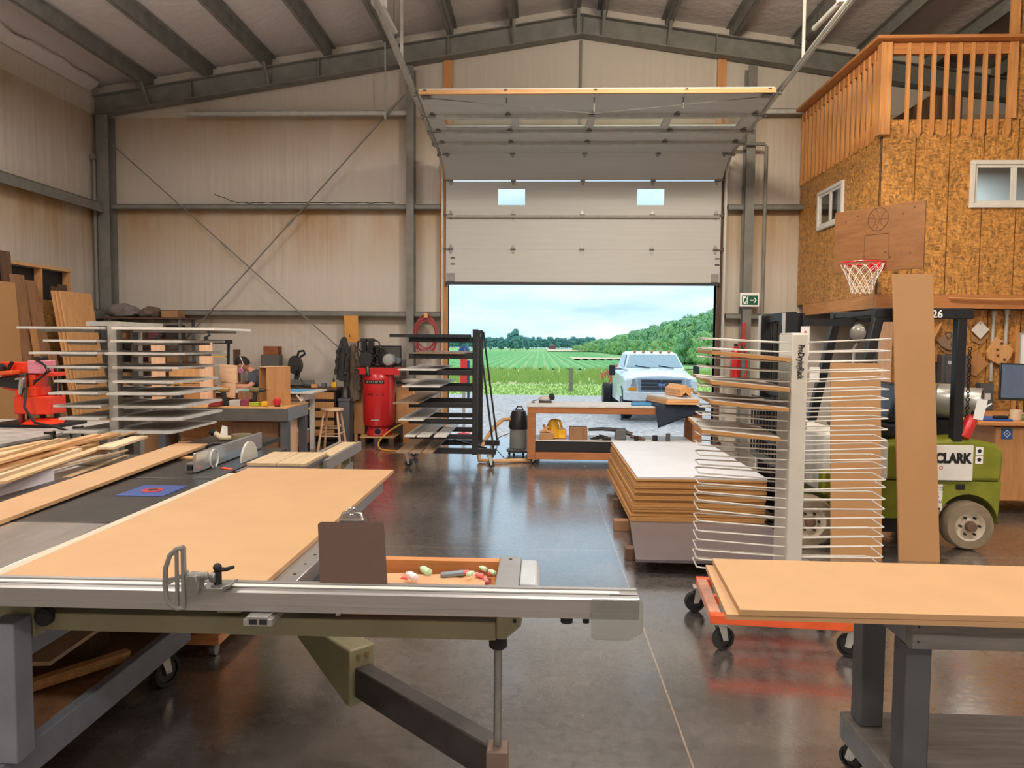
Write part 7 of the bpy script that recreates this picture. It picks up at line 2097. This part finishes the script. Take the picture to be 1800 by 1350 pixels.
for y in (4.95, 5.5):
    MB().box(-1.50, -1.44, y, y + .05, 0, .845).build('leg', beige_paint, OF)
solo(MB().prism([(-1.27, 4.60, .80), (-1.22, 4.60, .80), (-1.22, 4.60, .86)], (0, .16, 0)), 'angle_bracket', alu, 'aluminium angle piece beyond the far edge of the big tan sheet', 'bracket')
solo(MB().box(-1.374, -1.20, 4.58, 4.78, .775, .799), 'small_ledge', alu_dull, 'small aluminium ledge on the outfeed stand carrying the angle piece', 'ledge')
# narrow board lying across the router table
solo(MB().prism([(-2.42, 2.88, .884), (-2.20, 2.88, .884), (-2.305, 5.02, .905), (-2.53, 5.02, .905)], (0, 0, .018)), 'mdf_strip', mdf, 'long narrow tan board lying across the black router table', 'board', bev=.001)
# tape and bits at the far end of the saw
t = thing('tape_roll', 'roll of green-brown tape at the far end of the dark saw table', 'tape', (-2.15, 5.45, .88))
MB().lathe([(.04, .882), (.075, .882), (.075, .935), (.04, .935), (.04, .882)], (-2.25, 5.47, 0), seg=24, cap=False).build('tape_roll_body', M('tape_olive', (128, 116, 90), .6), t)
t = thing('electric_sander', 'pale tool with a black end lying at the far end of the dark saw table', 'power tool', (-2.3, 5.5, .88))
MB().tube([(-2.36, 5.53, .93), (-2.30, 5.5, .90), (-2.2, 5.50, .90)], .02, 10).build('body', M('tool_cream', (206, 190, 158), .5), t)
MB().lathe([(.018, 0), (.028, .015), (.024, .04)], (-2.36, 5.53, .93), (-.8, 0, .4), 14).build('end_cap', rubber, t)
MB().prism([(-2.33, 5.54, .91), (-2.27, 5.54, .91), (-2.27, 5.54, .98), (-2.31, 5.54, .99)], (0, .006, 0)).build('paper_tag', paper, t)
t.location.x -= .12
t = thing('quick_bracket', 'small black frame handle on the dark saw table behind the narrow tan board', 'handle', (-2.33, 4.95, .88))
MB().tube([(-2.24, 4.86, .884), (-2.24, 4.86, .93), (-2.20, 4.88, .945), (-2.08, 4.88, .94), (-2.06, 4.88, .895)], .01, 8).build('bar', black_paint, t)
solo(MB().prism([(-2.32, 4.62, .880), (-2.06, 4.60, .880), (-2.05, 4.66, .880), (-2.30, 4.68, .880)], (0, 0, .012)), 'push_block', pine, 'small pine push block lying on the dark saw table', 'block')
# ------------------------------------------------------------------ offcut table and its heap of strips
OT = thing('offcut_table', 'low outfeed table covered with wood offcuts beside the saws', 'table', (-3.2, 4.2, 0))
MB().box(-4.1, -2.56, 3.0, 5.15, .79, .818).build('top', grey_board, OT, .003)
for x in (-4.05, -2.68):
    for y in (3.60, 5.02):
        MB().box(x, x + .08, y, y + .08, 0, .789).build('leg', grey_paint, OT)
MB().box(-2.60, -2.565, 3.69, 5.018, .68, .788).build('side_rail', grey_paint, OT)
solo(MB().box(-2.81, -2.68, 3.0, 3.95, .8185, .93), 'white_box_section', M('white_lilac_panel', (214, 206, 212), .5, 0, .03), 'long white box section lying beside the narrow tan board among the offcuts', 'box section', bev=.003)
solo(MB().prism([(-3.0, 4.66, .8185), (-2.60, 4.62, .8185), (-2.62, 5.08, .8185), (-3.02, 5.10, .8185)], (0, 0, .012)), 'glass_plate', M('grey_plate', (128, 124, 116), .25, .3, .05), 'grey shiny plate lying among the offcuts at the far end of the outfeed table', 'plate')
solo(MB().box(-2.93, -2.83, 3.05, 3.9, .8185, .90), 'dark_strip', dark_plastic, 'dark flat box strip lying behind the white box section', 'strip', bev=.003)
r = random.Random(31)
laid = [([Vector((-2.74, 3.0 + .05 * k)) for k in range(20)], .13, .93), ([Vector((-2.81, 4.62 + .05 * k)) for k in range(11)], .42, .8305), ([Vector((-2.88, 3.05 + .05 * k)) for k in range(18)], .11, .90)]
names = ('thin', 'square', 'flat', 'wide')
toned = (pine_y, wood('offcut_pale', (226, 200, 166), (204, 172, 134), .65, 2.5, (14, 1, 14)), MATS['offcut_pale'], wood('offcut_blond', (214, 180, 134), (188, 150, 106), .65, 2.5, (14, 1, 14)), MATS['offcut_blond'], mdf)
for k in range(40):
    kind = r.choice((0, 1, 2, 2, 3))
    w_, h_ = ((.018, .012), (.028, .024), (.055, .012), (.10, .016))[kind]
    L_ = r.uniform(.7, 1.9) if kind < 3 else r.uniform(.4, .9)
    yc = r.uniform(3.5, 4.9); xc = r.uniform(-3.55, -2.72)
    a = r.uniform(-.18, .08) - .03
    d = Vector((math.sin(a), math.cos(a)))
    lo = max(-L_ / 2, (3.02 - yc) / d.y)
    smp = [Vector((xc, yc)) + d * (lo + (L_ / 2 - lo) * q / 24) for q in range(25)]
    z = .8185
    for ps, pw, top in laid:
        if top > z and any((p - q).length < (w_ + pw) / 2 + .035 and abs(p.x - q.x) < (w_ + pw) / 2 + .008 for p in smp for q in ps): z = top + .0008
    if z > 1.0 or max(p.x for p in smp) > -2.57: continue
    laid.append((smp, w_, z + h_))
    p0, p1 = smp[0], smp[-1]
    mm = r.choice(toned)
    o = MB().bar((p0.x, p0.y, z + h_ / 2), (p1.x, p1.y, z + h_ / 2), w_, h_).build('wood_offcut', mm, None)
    tag(o, names[kind] + ' wood strip in the heap of offcuts on the outfeed table', 'offcut', 'wood offcuts in the heap')
# ------------------------------------------------------------------ grey scrap trolley below the saw table
ST = thing('scrap_trolley', 'grey painted timber trolley full of wood scraps below the saw table', 'trolley', (-2.4, 2.8, 0))
blue_grey = M('blue_grey_timber', (112, 116, 126), .6, 0, .12, 6)
for x in (-1.745, -3.3):
    for y in (2.25, 3.38):
        MB().box(x, x + .085, y - .02, y + .065, .285, .745).build('leg', blue_grey, ST, .004)
MB().box(-1.75, -1.705, 2.20, 3.50, .17, .284).build('shelf_rail', blue_grey, ST, .005)
MB().box(-3.35, -1.751, 2.20, 2.245, .17, .284).build('shelf_rail', blue_grey, ST, .005)
MB().box(-3.35, -1.751, 3.455, 3.50, .17, .284).build('shelf_rail', blue_grey, ST, .005)
MB().box(-3.30, -1.752, 2.246, 3.454, .20, .225).build('shelf', brown_ply, ST)
MB().box(-1.735, -1.71, 2.34, 3.355, .58, .66).build('top_rail', blue_grey, ST)
for x in (-1.78, -3.2):
    for y in (2.36, 3.34):
        caster(ST, x, y, .075, .169, 1.2, .04)
def scrap(p0, p1, w_, h_, mat, label, name='wood_scrap'):
    return solo(MB().bar(p0, p1, w_, h_), name, mat, label, 'wood scrap', 'wood scraps on the grey trolley', bev=.002)
scrap((-2.9, 2.55, .368), (-1.80, 3.30, .40), .10, .05, fir_x, 'thick orange-brown plank slanting across the scraps on the grey trolley')
scrap((-2.35, 2.40, .25), (-1.79, 3.10, .27), .05, .04, pine_y, 'pale stick lying on the shelf of the grey trolley, nearest its rail')
scrap((-2.6, 2.5, .55), (-1.92, 2.95, .55), .06, .05, pine, 'short pine block sticking up among the trolley scraps')
solo(MB().prism([(-2.9, 2.5, .44), (-1.80, 2.60, .44), (-1.77, 3.42, .48), (-2.7, 3.42, .48)], (0, 0, .016)), 'panel_scrap', brown_board, 'brown-grey panel lying on top of the trolley scraps', 'panel', 'wood scraps on the grey trolley')
solo(MB().box(-2.9, -2.27, 2.6, 3.4, .226, .34), 'scrap_block', brown_ply, 'brown block of stacked scrap at the bottom of the grey trolley', 'wood scrap', 'wood scraps on the grey trolley')
solo(MB().prism([(-2.24, 3.14, .226), (-1.98, 3.12, .226), (-1.97, 3.26, .226), (-2.24, 3.28, .226)], (0, 0, .11)), 'scrap_block', dark_wood, 'dark upright scrap behind the pale stick on the grey trolley', 'wood scrap', 'wood scraps on the grey trolley')
# plywood bin on casters behind it
PB = thing('plywood_bin', 'tan plywood bin on a wheeled base under the saw', 'bin', (-1.8, 3.75, 0))
MB().box(-1.97, -1.66, 3.70, 4.25, .125, .52).build('box', ply_tan, PB, .003)
MB().box(-1.98, -1.64, 3.66, 4.28, .075, .124).build('base', fir_x, PB, .003)
for x in (-1.94, -1.69):
    for y in (3.72, 4.2):
        MB().lathe([(.034, -.014), (.034, .014)], (x, y, .035), (1, 0, 0), 16).build('caster', alu_dull, PB)
